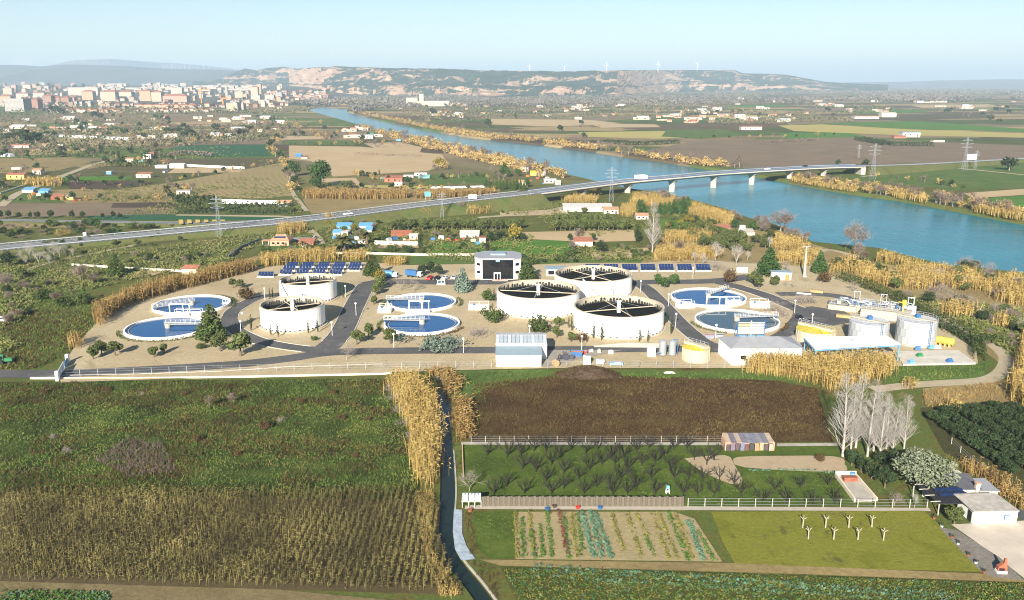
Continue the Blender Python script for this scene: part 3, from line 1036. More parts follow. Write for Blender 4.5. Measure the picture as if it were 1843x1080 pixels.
# slip road merging from the left
SLL = smooth_line([G(-80, 394, .6), G(0, 396, .7), G(120, 398, .9), G(250, 400, 1.2), G(380, 401, 1.8), G(470, 397.5, 2.6), G(540, 391.5, 3.2)], 6)
b = MB()
bank(b, SLL, 6.5)
b.build('road_embankment', VERGE, kind='structure')
b = MB()
strip_mesh(b, SLL[:-3], 6.5, lift=0.03)
b.build('slip_road', ROADASPH, kind='structure')
for off in (-2.8, 2.8):
	b = MB()
	strip_mesh(b, SLL[:-3], 0.3, off=off, lift=0.09)
	b.build('road_marking', LINEW, kind='structure')
# striped triangle where the slip road meets the motorway
NOSE = paint('nose_yellow', (0.55, 0.40, 0.10), 0.8, 0.1)
for k in range(6):
	x0 = 322 + k * 15
	sheet('striped_nose', [(x0, 402.5 + .2 * k), (x0 + 8, 402.5 + .2 * k), (x0 + 9, 410.0 - .9 * k), (x0 + 1, 410.2 - .9 * k)], NOSE, z=2.2 + .06 * k)

BR_C = paint('bridge_concrete', (0.52, 0.47, 0.40), 0.85, 0.12, 0.15, dirt=((0.30, 0.27, 0.23), 0.5))
BR_B = paint('bridge_blue', (0.05, 0.16, 0.36), 0.5, 0.1, 0.5)
br = thing('road_bridge', 'long concrete road bridge with blue railings crossing the river', 'bridge', (HWL[NB0].x, HWL[NB0].y, 0))
BO = Vector((HWL[NB0].x, HWL[NB0].y, 0))
BL = [p - BO for p in HWL[NB0:NB1 + 1]]
b = MB()
strip_mesh(b, BL, HWW + 1.2, lift=-0.1, thick=0.75)
b.build('deck', BR_C, br)
b = MB()
strip_mesh(b, BL, 5.6, lift=-0.87, thick=1.5)
b.build('girder', BR_C, br)
b = MB()
strip_mesh(b, BL, HWW - 1.5, lift=-0.08)
b.build('roadway', ROADASPH, br)
for off in (-4.2, 0, 4.2):
	b = MB()
	strip_mesh(b, BL, 0.3, off=off, lift=-0.03)
	b.build('lane_line', LINEW, br)
for sd in (-1, 1):
	b = MB()
	for hh in (0.35, 0.75, 1.15):
		strip_mesh(b, BL, 0.08, off=sd * (HWW / 2 + 0.25), lift=hh, thick=0.07)
	n = len(BL)
	for i in range(n - 1):
		d = (BL[i + 1] - BL[i])
		s = Vector((d.y, -d.x, 0)).normalized()
		m_ = max(1, int(d.length / 3))
		for k in range(m_):
			q = BL[i].lerp(BL[i + 1], k / m_) + s * sd * (HWW / 2 + 0.25)
			b.bar(q + Vector((0, 0, -0.15)), q + Vector((0, 0, 1.3)), 0.10)
	b.build('railing', BR_B, br, kind='stuff')
	b = MB()
	strip_mesh(b, BL, 0.25, off=sd * (HWW / 2 - 0.9), lift=0.75, thick=0.4)
	b.build('crash_barrier', GALV, br)
def at_line(L, px):
	best = min(L, key=lambda p: abs(PCX + FPX * p.x / (p.y * CT + (CAMH - p.z) * ST) - px))
	return best
for px in (1048, 1130, 1211, 1285, 1354, 1422, 1483):
	p = at_line(smooth_line(HWL[NB0:NB1 + 1], 6), px) - BO
	b = MB()
	zt = p.z - 2.37
	zb = -3.2
	j = min(range(len(BL)), key=lambda i: (BL[i] - p).length)
	d = BL[min(j + 1, len(BL) - 1)] - BL[max(j - 1, 0)]
	an = math.atan2(d.y, d.x)
	def pr(w, l, z):
		ca, sa = math.cos(an), math.sin(an)
		return [(p.x + x * ca - y * sa, p.y + x * sa + y * ca, z) for x, y in ((-l, -w), (l, -w), (l, w), (-l, w))]
	P = pr(1.9, 0.9, zb) + pr(1.9, 0.9, zt - 3.2) + pr(2.6, 1.1, zt - 1.6) + pr(5.0, 1.3, zt)
	F = [(4 * q + k, 4 * q + (k + 1) % 4, 4 * q + 4 + (k + 1) % 4, 4 * q + 4 + k) for q in range(3) for k in range(4)] + [(3, 2, 1, 0), (12, 13, 14, 15)]
	b.add(P, F)
	b.build('pier', BR_C, br)
for q, sgn in ((BL[0], 1), (BL[-1], -1)):
	b = MB()
	b.box((q.x, q.y, -0.3), (4, 13, q.z - 0.7), 0.1)
	b.build('abutment', BR_C, br)

# ============================================================ PLANTS
BARK = paint('bark', (0.13, 0.095, 0.065), 0.95, 0.25, 2.0)
BARK_PALE = paint('bark_pale', (0.36, 0.335, 0.30), 0.9, 0.15, 2.0)
BARK_GREY = paint('bark_grey', (0.26, 0.215, 0.185), 0.95, 0.2, 2.0)
BARK_DARK = paint('bark_dark', (0.028, 0.024, 0.016), 0.95, 0.2, 2.0)
L_OLIVE = foliage('leaf_olive', (0.045, 0.062, 0.018), (0.085, 0.105, 0.03), (0.125, 0.13, 0.055), 0.9)
L_CONIF = foliage('leaf_conifer', (0.030, 0.050, 0.014), (0.060, 0.088, 0.022), (0.10, 0.115, 0.032), 0.6)
L_PINE = foliage('leaf_pine', (0.022, 0.048, 0.014), (0.048, 0.092, 0.024), (0.075, 0.12, 0.035), 0.35)
L_DARK = foliage('leaf_dark', (0.016, 0.030, 0.012), (0.035, 0.055, 0.02), (0.055, 0.075, 0.03), 0.5)
L_BLUE = foliage('leaf_blue_spruce', (0.085, 0.125, 0.095), (0.15, 0.20, 0.155), (0.20, 0.25, 0.19), 0.6)
L_SILVER = foliage('leaf_silver', (0.10, 0.125, 0.07), (0.19, 0.215, 0.135), (0.27, 0.29, 0.19), 0.5)
L_RED = foliage('leaf_russet', (0.055, 0.032, 0.018), (0.10, 0.06, 0.025), (0.11, 0.085, 0.035), 0.9)
L_GOLD = foliage('leaf_gold', (0.24, 0.155, 0.055), (0.40, 0.28, 0.10), (0.50, 0.37, 0.16), 0.4)
L_BROWN = foliage('leaf_brown_twigs', (0.12, 0.085, 0.065), (0.18, 0.13, 0.10), (0.22, 0.17, 0.13), 0.5)
L_PALM = foliage('leaf_palm', (0.05, 0.06, 0.016), (0.10, 0.10, 0.03), (0.16, 0.13, 0.045), 0.6)
L_YEL = foliage('leaf_yellow', (0.10, 0.09, 0.018), (0.22, 0.17, 0.03), (0.30, 0.22, 0.05), 0.7)

def leafs(P, N, size, r, aspect=0.55, spread=0.8):
	"""small diamond leaves at P, roughly facing N"""
	n = len(P)
	N = N + r.normal(0, spread, (n, 3))
	N /= np.linalg.norm(N, axis=1, keepdims=True) + 1e-9
	T = r.normal(0, 1, (n, 3))
	T -= N * np.sum(T * N, axis=1, keepdims=True)
	T /= np.linalg.norm(T, axis=1, keepdims=True) + 1e-9
	B = np.cross(N, T)
	L = (size * r.uniform(0.6, 1.3, (n, 1)))
	W = L * aspect
	V = np.stack([P - T * L, P - B * W, P + T * L, P + B * W], 1).reshape(-1, 3)
	F = np.arange(4 * n).reshape(n, 4)
	return V, F

def cloud(clumps, nleaf, size, r, aspect=0.55, flat=1.0, up=0.25):
	"""leaves on the outside of the given clumps [(centre, radius)]"""
	C = np.array([c for c, _ in clumps])
	Rr = np.array([q for _, q in clumps])
	w = Rr ** 2
	pick = r.choice(len(clumps), nleaf, p=w / w.sum())
	D = r.normal(0, 1, (nleaf, 3))
	D /= np.linalg.norm(D, axis=1, keepdims=True)
	D[:, 2] = D[:, 2] * 0.9 + up * r.uniform(0, 1, nleaf)
	rad = Rr[pick] * r.uniform(0.35, 1.05, nleaf) ** 0.6
	P = C[pick] + D * rad[:, None] * np.array([1, 1, flat])
	return leafs(P, D, size, r, aspect)

def clumps_round(h, rad, z0, k, r, cr=0.42, top=1.0):
	"""clumps spread through an egg-shaped crown from z0 to h"""
	out = []
	zc, hz = (z0 + h) / 2, (h - z0) / 2
	for _ in range(k):
		d = r.normal(0, 1, 3)
		d /= np.linalg.norm(d)
		q = r.uniform(0.35, 0.75)
		out.append((np.array([d[0] * rad * q, d[1] * rad * q, zc + d[2] * hz * q]), rad * cr * r.uniform(0.75, 1.25)))
	return out

def clumps_cone(h, rad, z0, k, r, power=0.9):
	out = []
	for i in range(k):
		t = (i + r.uniform(0, 1)) / k
		rr = rad * (1 - t) ** power * (0.75 + 0.25 * math.sin(min(1.0, t * 5 + 0.3) * math.pi / 2))
		a = i * 2.4 + r.uniform(-.4, .4)
		out.append((np.array([math.cos(a) * rr * 0.62, math.sin(a) * rr * 0.62, z0 + (h - z0) * t * 0.93]), max(0.06 * h, rr * 0.48)))
	return out

def trunk(b, h, r0, limbs, r, lean=0.05, mi=0):
	top = np.array([r.normal(0, lean * h), r.normal(0, lean * h), h])
	b.cyl((0, 0, -0.3), tuple(top * 0.55), r0, r0 * 0.7, 7, False, mi)
	b.cyl(tuple(top * 0.55), tuple(top), r0 * 0.7, r0 * 0.3, 6, False, mi)
	for c in limbs:
		s = top * r.uniform(0.45, 0.95)
		b.cyl(tuple(s), tuple(c), r0 * 0.35, r0 * 0.1, 4, False, mi)

PLANT = {}
def plant(kind, variants, fn, crown_mat, trunk_mat, h):
	L = []
	for v in range(variants):
		r = np.random.default_rng(hash(kind) % 1000 * 0 + sum(map(ord, kind)) * 13 + v)
		bt, bc = MB(), MB()
		fn(bt, bc, r)
		L.append((bt.mesh('trunk', trunk_mat) if bt.n else None, bc.mesh('crown', crown_mat) if bc.n else None))
	PLANT[kind] = (L, h)

def f_olive(bt, bc, r):
	cl = clumps_round(4.0, 1.75, 0.9, 13, r, 0.40)
	bc.add(*cloud(cl, 1150, 0.25, r))
	trunk(bt, 1.6, 0.2, [c for c, _ in cl[:6]], r, 0.1)
def f_round(bt, bc, r):
	cl = clumps_round(7.0, 3.2, 1.2, 20, r, 0.40)
	bc.add(*cloud(cl, 1000, 0.42, r))
	trunk(bt, 3.2, 0.3, [c for c, _ in cl[:8]], r, 0.06)
def f_cone(bt, bc, r):
	cl = clumps_cone(12.0, 4.3, 0.6, 46, r, 0.75)
	bc.add(*cloud(cl, 1900, 0.48, r))
	trunk(bt, 10, 0.3, [], r, 0.01)
def f_pine(bt, bc, r):
	cl = clumps_round(15.0, 7.0, 4.0, 26, r, 0.34)
	bc.add(*cloud(cl, 1900, 0.68, r, up=0.5))
	trunk(bt, 9, 0.5, [c for c, _ in cl[:12]], r, 0.05)
def f_cypress(bt, bc, r):
	cl = [(np.array([r.normal(0, .07), r.normal(0, .07), 0.3 + 5.4 * t]), 0.50 * (1 - t ** 2.2) ** 0.6 * (0.6 + 0.4 * min(1, t * 5)) + 0.08) for t in np.linspace(0, 1, 16)]
	bc.add(*cloud(cl, 420, 0.17, r, up=0.6))
	trunk(bt, 1.5, 0.09, [], r, 0.01)
def f_dome(bt, bc, r):
	cl = clumps_round(2.6, 2.4, 0.1, 18, r, 0.38)
	bc.add(*cloud(cl, 800, 0.24, r))
	trunk(bt, 0.8, 0.15, [], r)
def f_spread(bt, bc, r):
	cl = [(np.array([r.normal(0, 2.4), r.normal(0, 1.6), r.uniform(0.2, 1.1)]), r.uniform(0.6, 1.1)) for _ in range(26)]
	bc.add(*cloud(cl, 900, 0.32, r, 0.3, up=0.8))
	trunk(bt, 0.5, 0.15, [], r)
def f_big(bt, bc, r):
	cl = clumps_round(12.0, 6.2, 1.6, 34, r, 0.30)
	bc.add(*cloud(cl, 3400, 0.33, r))
	trunk(bt, 5, 0.45, [c for c, _ in cl[:12]], r, 0.05)

def grow(b, p, d, L, rad, lev, r, spread, k, up, mi, nmin=3):
	q = p + d * L
	b.cyl(tuple(p), tuple(q), rad, rad * 0.62, 4 if lev > 1 else 3, False, mi)
	if lev == 0:
		return
	for i in range(k):
		a = r.normal(0, 1, 3)
		nd = d + a * spread + np.array([0, 0, up])
		nd /= np.linalg.norm(nd)
		t = r.uniform(0.45, 1.0) if i else 1.0
		grow(b, p + d * L * t, nd, L * r.uniform(0.55, 0.82), rad * 0.55, lev - 1, r, spread, k, up, mi)
def f_bare(bt, bc, r):
	grow(bt, np.array([0, 0, -0.2]), np.array([0, 0, 1.0]), 1.9, 0.17, 1, r, 0.5, 1, 0.1, 0)
	for _ in range(4):
		d = np.array([r.normal(0, .5), r.normal(0, .5), 1.0])
		d /= np.linalg.norm(d)
		grow(bc, np.array([0, 0, 1.5]), d, 1.9, 0.085, 4, r, 0.42, 3, 0.12, 0)
	cl = clumps_round(6.8, 2.7, 2.2, 16, r, 0.36)
	bc.add(*cloud(cl, 480, 0.42, r, 0.045, up=0.8))
def f_orchard(bt, bc, r):
	bt.cyl((0, 0, -0.2), (0, 0, 0.75), 0.13, 0.10, 6, False)
	for i in range(5):
		a = i * 1.256 + r.uniform(-.3, .3)
		d = np.array([math.cos(a) * .8, math.sin(a) * .8, 1.0])
		d /= np.linalg.norm(d)
		grow(bc, np.array([0, 0, 0.7]), d, 1.15, 0.10, 3, r, 0.38, 3, 0.15, 0)
def f_poplar(bt, bc, r):
	H = 17.0
	lx, ly = r.normal(0, .6), r.normal(0, .6)
	ax = lambda t: np.array([lx * t * t, ly * t * t, H * t])
	for i in range(6):
		bt.cyl(tuple(ax(i / 6) - (0, 0, .2 if i == 0 else 0)), tuple(ax((i + 1) / 6)), 0.2 * (1 - i / 6.4), 0.2 * (1 - (i + 1) / 6.4), 6, False)
	for i in range(96):
		t = r.uniform(0.07, 0.97)
		a = r.uniform(0, 2 * math.pi)
		Lb = (1 - t) * 3.6 + 0.9
		d = np.array([math.cos(a) * .62, math.sin(a) * .62, 1.0])
		d /= np.linalg.norm(d)
		if i < 42:
			cl = [(ax(t) + d * Lb * .9, 0.25 + Lb * .22)]
			bc.add(*cloud(cl, 26, 0.34, r, 0.045, up=1.5))
		grow(bc, ax(t), d, Lb * .6, 0.045 * (1.15 - t), 2, r, 0.22, 3, 0.2, 0)
def f_thicket(bt, bc, r):
	for _ in range(22):
		d = np.array([r.normal(0, .8), r.normal(0, .8), 1.0])
		d /= np.linalg.norm(d)
		grow(bc, np.array([r.normal(0, .8), r.normal(0, .8), -0.1]), d, 1.2, 0.032, 2, r, 0.45, 3, 0.05, 0)
	cl = clumps_round(2.6, 1.9, 0.1, 14, r, 0.4)
	bc.add(*cloud(cl, 420, 0.22, r, 0.08, up=0.8))
def f_palm(bt, bc, r):
	bt.cyl((0, 0, -0.2), (0.1, 0, 4.2), 0.42, 0.36, 8, False)
	for i in range(46):
		a = r.uniform(0, 2 * math.pi)
		e = r.uniform(-0.35, 1.35)
		L = r.uniform(2.6, 3.4)
		d = np.array([math.cos(a) * math.cos(e), math.sin(a) * math.cos(e), math.sin(e)])
		s = np.array([-math.sin(a), math.cos(a), 0])
		p = np.array([0.1, 0, 4.2])
		V, F = [], []
		for k in range(5):
			t = k / 4
			q = p + d * L * t - np.array([0, 0, 1.25]) * t * t
			w = 0.42 * (0.25 + math.sin(math.pi * (0.12 + 0.8 * t)))
			V += [q - s * w - np.array([0, 0, .15 * w]), q, q + s * w - np.array([0, 0, .15 * w])]
		for k in range(4):
			F += [(3 * k, 3 * k + 1, 3 * k + 4, 3 * k + 3), (3 * k + 1, 3 * k + 2, 3 * k + 5, 3 * k + 4)]
		bc.add(V, F)
def f_gold(bt, bc, r):
	cl = clumps_round(4.6, 2.6, 0.0, 16, r, 0.42)
	V, F = cloud(cl, 420, 0.40, r, 0.22, up=1.2)
	bc.add(V, F)
	trunk(bt, 1.0, 0.12, [], r)
def f_grey(bt, bc, r):
	f_bare(bt, bt, r)
	cl = clumps_round(6.2, 2.6, 1.6, 18, r, 0.36)
	bc.add(*cloud(cl, 1300, 0.30, r, 0.12, up=0.8))

plant('olive', 4, f_olive, L_OLIVE, BARK, 4.0)
plant('round', 4, f_round, L_PINE, BARK, 7.0)
plant('darkround', 3, f_round, L_DARK, BARK, 7.0)
plant('cone', 3, f_cone, L_CONIF, BARK, 12.0)
plant('greencone', 2, f_cone, L_PINE, BARK, 12.0)
plant('spruce', 1, f_cone, L_BLUE, BARK, 12.0)
plant('pine', 3, f_pine, L_PINE, BARK, 15.0)
plant('cypress', 3, f_cypress, L_CONIF, BARK, 6.0)
plant('darkcypress', 2, f_cypress, L_DARK, BARK, 6.0)
plant('dome', 2, f_dome, L_CONIF, BARK, 2.6)
plant('reddome', 2, f_dome, L_RED, BARK, 2.6)
plant('juniper', 1, f_spread, L_BLUE, BARK, 1.8)
plant('silver', 1, f_big, L_SILVER, BARK_PALE, 12.0)
plant('yellow', 2, f_round, L_YEL, BARK, 7.0)
plant('bare', 4, f_bare, BARK_GREY, BARK_GREY, 7.5)
plant('whitebare', 3, f_bare, BARK_PALE, BARK_PALE, 7.5)
plant('orchard', 4, f_orchard, BARK_DARK, BARK_DARK, 3.6)
plant('poplar', 4, f_poplar, paint('twig_pale', (.34, .31, .275), .9, .15, 2.0), BARK_PALE, 18.0)
plant('thicket', 3, f_thicket, BARK_GREY, BARK_GREY, 3.0)
plant('palm', 2, f_palm, L_PALM, BARK, 6.0)
plant('gold', 4, f_gold, L_GOLD, BARK, 4.6)
plant('grey', 3, f_grey, L_BROWN, BARK_GREY, 7.0)
plant('russet', 2, f_grey, L_RED, BARK_GREY, 7.0)

_pc = [0]
def put(kind, p, h, label, cat, group=None, w=1.0, name=None, parts=True):
	"""one plant of height h at the place p"""
	vs, hn = PLANT[kind]
	_pc[0] += 1
	tm, cm = vs[_pc[0] % len(vs)]
	s = h / hn
	names = {'olive': 'olive_tree', 'cone': 'conifer_tree', 'greencone': 'conifer_tree', 'spruce': 'spruce_tree', 'pine': 'pine_tree', 'cypress': 'cypress_tree', 'darkcypress': 'cypress_tree', 'dome': 'shrub', 'reddome': 'shrub',
			 'juniper': 'juniper_shrub', 'bare': 'bare_tree', 'whitebare': 'bare_tree', 'orchard': 'fruit_tree', 'poplar': 'poplar_tree', 'thicket': 'bare_shrub', 'palm': 'palm_tree', 'gold': 'willow_bush', 'grey': 'bare_tree', 'russet': 'bare_tree'}
	t = thing(name or names.get(kind, 'tree'), label, cat, p, (_pc[0] * 2.39996) % 6.283, group)
	t.scale = (s * w, s * w, s)
	if tm is not None:
		inst('trunk', tm, t)
	if cm is not None:
		inst('crown', cm, t)
	return t

def putpx(kind, px, py, hpx, label, cat, group=None, w=1.0, z=0.0, name=None):
	return put(kind, G(px, py, z), hpx * mpp(px, py, z) * 1.03, label, cat, group, w, name)

# ---- canes, corn, weeds: masses nobody could count
def blades(P, H, width, r, lean=0.18, leaves=3, leaf=0.9, lean_dir=None):
	"""upright bent blades with hanging leaves at the points P"""
	n = len(P)
	a = r.uniform(0, 2 * math.pi, n)
	l = np.abs(r.normal(0, lean, n)) * H
	D = np.stack([np.cos(a) * l, np.sin(a) * l, np.zeros(n)], 1)
	if lean_dir is not None:
		D += np.array(lean_dir)[None, :] * H[:, None] * r.uniform(0.3, 1, (n, 1))
	fa = r.uniform(0, math.pi, n)
	W = np.stack([np.cos(fa), np.sin(fa), np.zeros(n)], 1) * (width * r.uniform(.7, 1.3, n))[:, None] / 2
	B = np.concatenate([P, np.zeros((n, 1))], 1) if P.shape[1] == 2 else P
	Mid = B + D * 0.35 + np.stack([np.zeros(n), np.zeros(n), H * 0.55], 1)
	Top = B + D + np.stack([np.zeros(n), np.zeros(n), H], 1)
	V = np.stack([B - W * .5, B + W * .5, Mid + W, Mid - W, Top + W * .35, Top - W * .35], 1).reshape(-1, 3)
	i = np.arange(n)[:, None] * 6
	F = np.concatenate([i + np.array([[0, 1, 2, 3]]), i + np.array([[3, 2, 4, 5]])], 0)
	out = [(V, F)]
	for k in range(leaves):
		t = r.uniform(0.25, 0.98, n)[:, None]
		S = B + (Top - B) * t + (Mid - (B + Top) / 2) * (4 * t * (1 - t))
		aa = r.uniform(0, 2 * math.pi, n)
		LL = leaf * r.uniform(.5, 1.2, n)
		E = S + np.stack([np.cos(aa) * LL, np.sin(aa) * LL, r.uniform(-.35, .55, n) * LL], 1)
		Q = (S + E) / 2 + np.stack([-np.sin(aa) * LL * .14, np.cos(aa) * LL * .14, LL * .14], 1)
		V2 = np.stack([S, Q, E], 1).reshape(-1, 3)
		F2 = np.arange(3 * n).reshape(n, 3)
		out.append((V2, F2))
	return out

def cane_mat(name, stops, scale=0.25, fine=1.5):
	if name in MATS:
		return MATS[name]
	m, nt, b = _new(name)
	p = geopos(nt)
	f = mathn(nt, 'ADD', mathn(nt, 'MULTIPLY', noise(nt, p, scale, 4, 0.65), 0.6), mathn(nt, 'MULTIPLY', noise(nt, p, fine, 2, 0.6), 0.4))
	nt.links.new(ramp(nt, f, stops), b.inputs['Base Color'])
	b.inputs['Roughness'].default_value = 0.8
	b.inputs['Specular IOR Level'].default_value = 0.15
	MATS[name] = m
	return m
CANE = cane_mat('cane_gold', [(0.28, (0.10, 0.07, 0.025)), (0.42, (0.28, 0.19, 0.06)), (0.56, (0.42, 0.30, 0.10)), (0.74, (0.54, 0.41, 0.17))])
CANE_B = cane_mat('cane_brown', [(0.28, (0.06, 0.038, 0.015)), (0.46, (0.23, 0.145, 0.05)), (0.72, (0.40, 0.28, 0.11))])

def canes(label, pts, dens, h, m=CANE, holes=0, width=0.16, leaves=4, leaf=1.1, world_pts=False, jit=0.9, name='cane_thicket', lean=0.14, cat='canes'):
	poly = pts if world_pts else pxpoly(pts)
	P = sample_poly(poly, dens)
	if not len(P):
		return
	P = P + rng.normal(0, jit, P.shape)
	ins = ~in_poly(P[:, 0], P[:, 1], RIVER2)
	P = P[ins]
	if holes:
		P = P[[fbm(x / 11.0, y / 9.0, 3, 88) > holes for x, y in P]]
	H = h * rng.uniform(0.62, 1.08, len(P)) * np.array([0.82 + 0.36 * fbm(x / 6.0, y / 6.0, 2, 5) for x, y in P])
	b = MB()
	for V, F in blades(P, H, width, rng, lean, leaves, leaf):
		b.add(V, F)
	o = b.build(name, m, kind='stuff')
	return tag(o, label, cat, kind='stuff')

def hedge(px, w, h, label, m=L_DARK, leaf=0.35, dens=9, z=0.0, name='hedge', jag=0.15):
	L = [G(x, y, z) for x, y in px]
	t = tag(bpy.data.objects.new(name, None), label, 'hedge')
	o0 = L[0]
	b = MB()
	for a, c in zip(L[:-1], L[1:]):
		d = c - a
		n = int(d.length * (w + 2 * h) * dens / 2)
		if n < 4:
			continue
		u = rng.uniform(0, 1, n)
		s = Vector((d.y, -d.x, 0)).normalized()
		sd = rng.uniform(-1, 1, n)
		zz = rng.uniform(0, 1, n)
		edge = rng.uniform(0, 1, n)
		sd = np.where(edge < .45, np.sign(sd) * rng.uniform(.8, 1.05, n), sd)
		zz = np.where(edge >= .45, rng.uniform(.85, 1.1, n), zz)
		hh = h * (1 + jag * np.sin(u * d.length * 1.9) + rng.normal(0, jag * .5, n))
		P = np.stack([a.x - o0.x + d.x * u + s.x * sd * w / 2, a.y - o0.y + d.y * u + s.y * sd * w / 2, zz * hh], 1)
		N = np.stack([s.x * sd, s.y * sd, np.where(zz > .8, 1.0, 0.2)], 1)
		b.add(*leafs(P, N, leaf, rng, 0.55, 0.7))
	o = b.build(name, m, loc=o0)
	return tag(o, label, 'hedge')

# ============================================================ THE WATER WORKS: tanks, basins, buildings
WHITE = paint('white_render', (0.88, 0.855, 0.81), 0.75, 0.03, 0.4, dirt=((0.66, 0.60, 0.51), 0.25))
WHITEP = paint('white_paint', (0.80, 0.79, 0.76), 0.55, 0.04, 0.8)
CREAM = paint('cream_concrete', (0.48, 0.41, 0.30), 0.85, 0.1, 0.5, dirt=((0.30, 0.25, 0.18), 0.45))
BLACKM = field('filter_bed', [(0.006, 0.007, 0.006), (0.014, 0.016, 0.012)], 0.4, fine=2.0, mottle=0.5)
DARKIN = paint('dark_inside', (0.015, 0.015, 0.016), 0.9, 0.2)
STAIN = paint('rim_stain', (0.03, 0.03, 0.027), 0.9, 0.3, 2.0)
POOLW = water_mat('basin_water', (0.010, 0.075, 0.21), 0.03, 0.012, 0.6)
POOLG = water_mat('basin_water_grey', (0.050, 0.085, 0.105), 0.05, 0.012, 0.6)
RAILG = paint('rail_grey', (0.30, 0.31, 0.32), 0.5, 0.08)
GLASSD = paint('dark_glass', (0.010, 0.011, 0.013), 0.08, 0.2, 0.3, spec=0.6)
BLUEP = paint('blue_paint', (0.035, 0.12, 0.28), 0.5, 0.1)
BLUER = paint('blue_sheet', (0.12, 0.30, 0.48), 0.5, 0.1)
ROOFB = paint('roof_blue_grey', (0.25, 0.32, 0.36), 0.5, 0.08, 0.5)
ROOFG = paint('roof_grey', (0.30, 0.30, 0.31), 0.6, 0.1, 0.5)
ROOFR = paint('roof_tile_red', (0.32, 0.125, 0.075), 0.85, 0.2, 0.6)
ROOFO = paint('roof_tile_orange', (0.42, 0.24, 0.14), 0.85, 0.2, 0.6)
YELLOWP = paint('yellow_cover', (0.60, 0.47, 0.05), 0.5, 0.08, 0.6)
STEEL = paint('silver_steel', (0.33, 0.35, 0.37), 0.35, 0.06, 0.5, metal=0.25)
TANKG = paint('tank_grey', (0.36, 0.375, 0.385), 0.5, 0.08, 0.4, dirt=((0.24, 0.245, 0.25), 0.5))
REDP = paint('red_paint', (0.50, 0.045, 0.03), 0.5, 0.1)
ORANGE = paint('orange_paint', (0.68, 0.20, 0.03), 0.6, 0.1)
GREENP = paint('green_paint', (0.03, 0.17, 0.06), 0.5, 0.1)
RUBBER = paint('tyre_rubber', (0.018, 0.018, 0.018), 0.85, 0.2)

def trickling_filter(px, py, D, label, arm, h=6.6):
	"""open round filter tank: panelled wall, black bed, turning arms on a centre column; (px, py) is the middle of its rim"""
	c = G(px, py, ZP + h)
	c.z = ZP
	t = thing('filter_tank', label, 'filter tank', c)
	r = D / 2
	n = 60
	b = MB()
	b.ring(r + 0.1, r + 0.9, -0.2, 0.22, 64)
	b.build('footing', CREAM, t)
	me = None
	# wall of upright panels, a fine joint between two
	ang = 2 * math.pi / n
	w = 2 * r * math.tan(ang / 2) - 0.05
	pb = MB()
	pb.box((0, 0, 0), (w, 0.22, h - 0.7))
	me = pb.mesh('panel', WHITE)
	for k in range(n):
		a = (k + .5) * ang
		inst('wall_panel', me, t, (math.cos(a) * r, math.sin(a) * r, 0.7), a + math.pi / 2)
	b = MB()
	b.ring(r - 0.42, r - 0.14, 0.2, h - 0.05, 64)
	b.build('wall_core', CREAM, t)
	b = MB()
	b.ring(r - 0.30, r + 0.16, h, h + 0.22, 72)
	b.build('rim', CREAM, t)
	vb = MB()
	vb.box((0, 0, 0), (0.75, 0.2, 0.28))
	vm = vb.mesh('vent', DARKIN)
	for k in range(44):
		a = k * 2 * math.pi / 44
		inst('vent', vm, t, (math.cos(a) * (r + 0.02), math.sin(a) * (r + 0.02), 0.28), a + math.pi / 2)
	b = MB()
	b.ring(r - 0.13, r + 0.06, 0.0, 0.69, 64)
	b.build('plinth', WHITE, t)
	b = MB()
	b.disc(r - 0.3, h - 2.0, 64)
	b.build('filter_bed', BLACKM, t)
	# dark wet streaks hanging down the inside of the wall
	b = MB()
	rr = np.random.default_rng(int(px))
	for k in range(80):
		a0 = k * 2 * math.pi / 80
		dz = rr.uniform(0.55, 1.75)
		ww = 2 * math.pi / 80 * 0.48
		q = r - 0.44
		am, up = a0, h - 2.0 + dz
		P = [(math.cos(a0 - ww) * q, math.sin(a0 - ww) * q, h - 2.0), (math.cos(a0 + ww) * q, math.sin(a0 + ww) * q, h - 2.0), (math.cos(a0 + ww * .8) * q, math.sin(a0 + ww * .8) * q, up - .25), (math.cos(am) * q, math.sin(am) * q, up), (math.cos(a0 - ww * .8) * q, math.sin(a0 - ww * .8) * q, up - .3)]
		b.add(P, [(0, 1, 2, 3, 4)])
	b.build('wet_streaks', STAIN, t, kind='stuff')
	b = MB()
	b.cyl((0, 0, h - 2.0), (0, 0, h + 1.6), 0.62, 0.62, 14)
	b.cyl((0, 0, h + 1.6), (0, 0, h + 1.75), 0.85, 0.85, 14)
	col = b.build('centre_column', WHITEP, t)
	for k in range(4):
		a = arm + k * math.pi / 2
		b = MB()
		d = Vector((math.cos(a), math.sin(a), 0))
		b.bar(d * 0.5 + Vector((0, 0, h - 0.9)), d * (r - 0.9) + Vector((0, 0, h - 0.9)), 0.2, 0.24)
		b.build('spray_arm', CREAM, t)
		b = MB()
		b.bar(d * 0.4 + Vector((0, 0, h + 1.4)), d * (r * .55) + Vector((0, 0, h - 0.72)), 0.05)
		b.build('stay_cable', GALV, t)
	return t, c
T1, c1 = trickling_filter(554, 503, 19.8, 'small white filter tank behind another, below the solar panels', 0.35)
T2, c2 = trickling_filter(526, 547, 19.8, 'small white filter tank nearest the left ring road', 0.55)
T3, c3 = trickling_filter(969, 520.5, 28.0, 'big white filter tank with a dark bush by its left wall', -0.18)
T4, c4 = trickling_filter(1114, 551, 28.0, 'big white filter tank nearest the viewer, cypresses before its wall', 0.30)
T5, c5 = trickling_filter(1068, 492.5, 28.2, 'big white filter tank furthest back, beside the right solar row', 0.62)
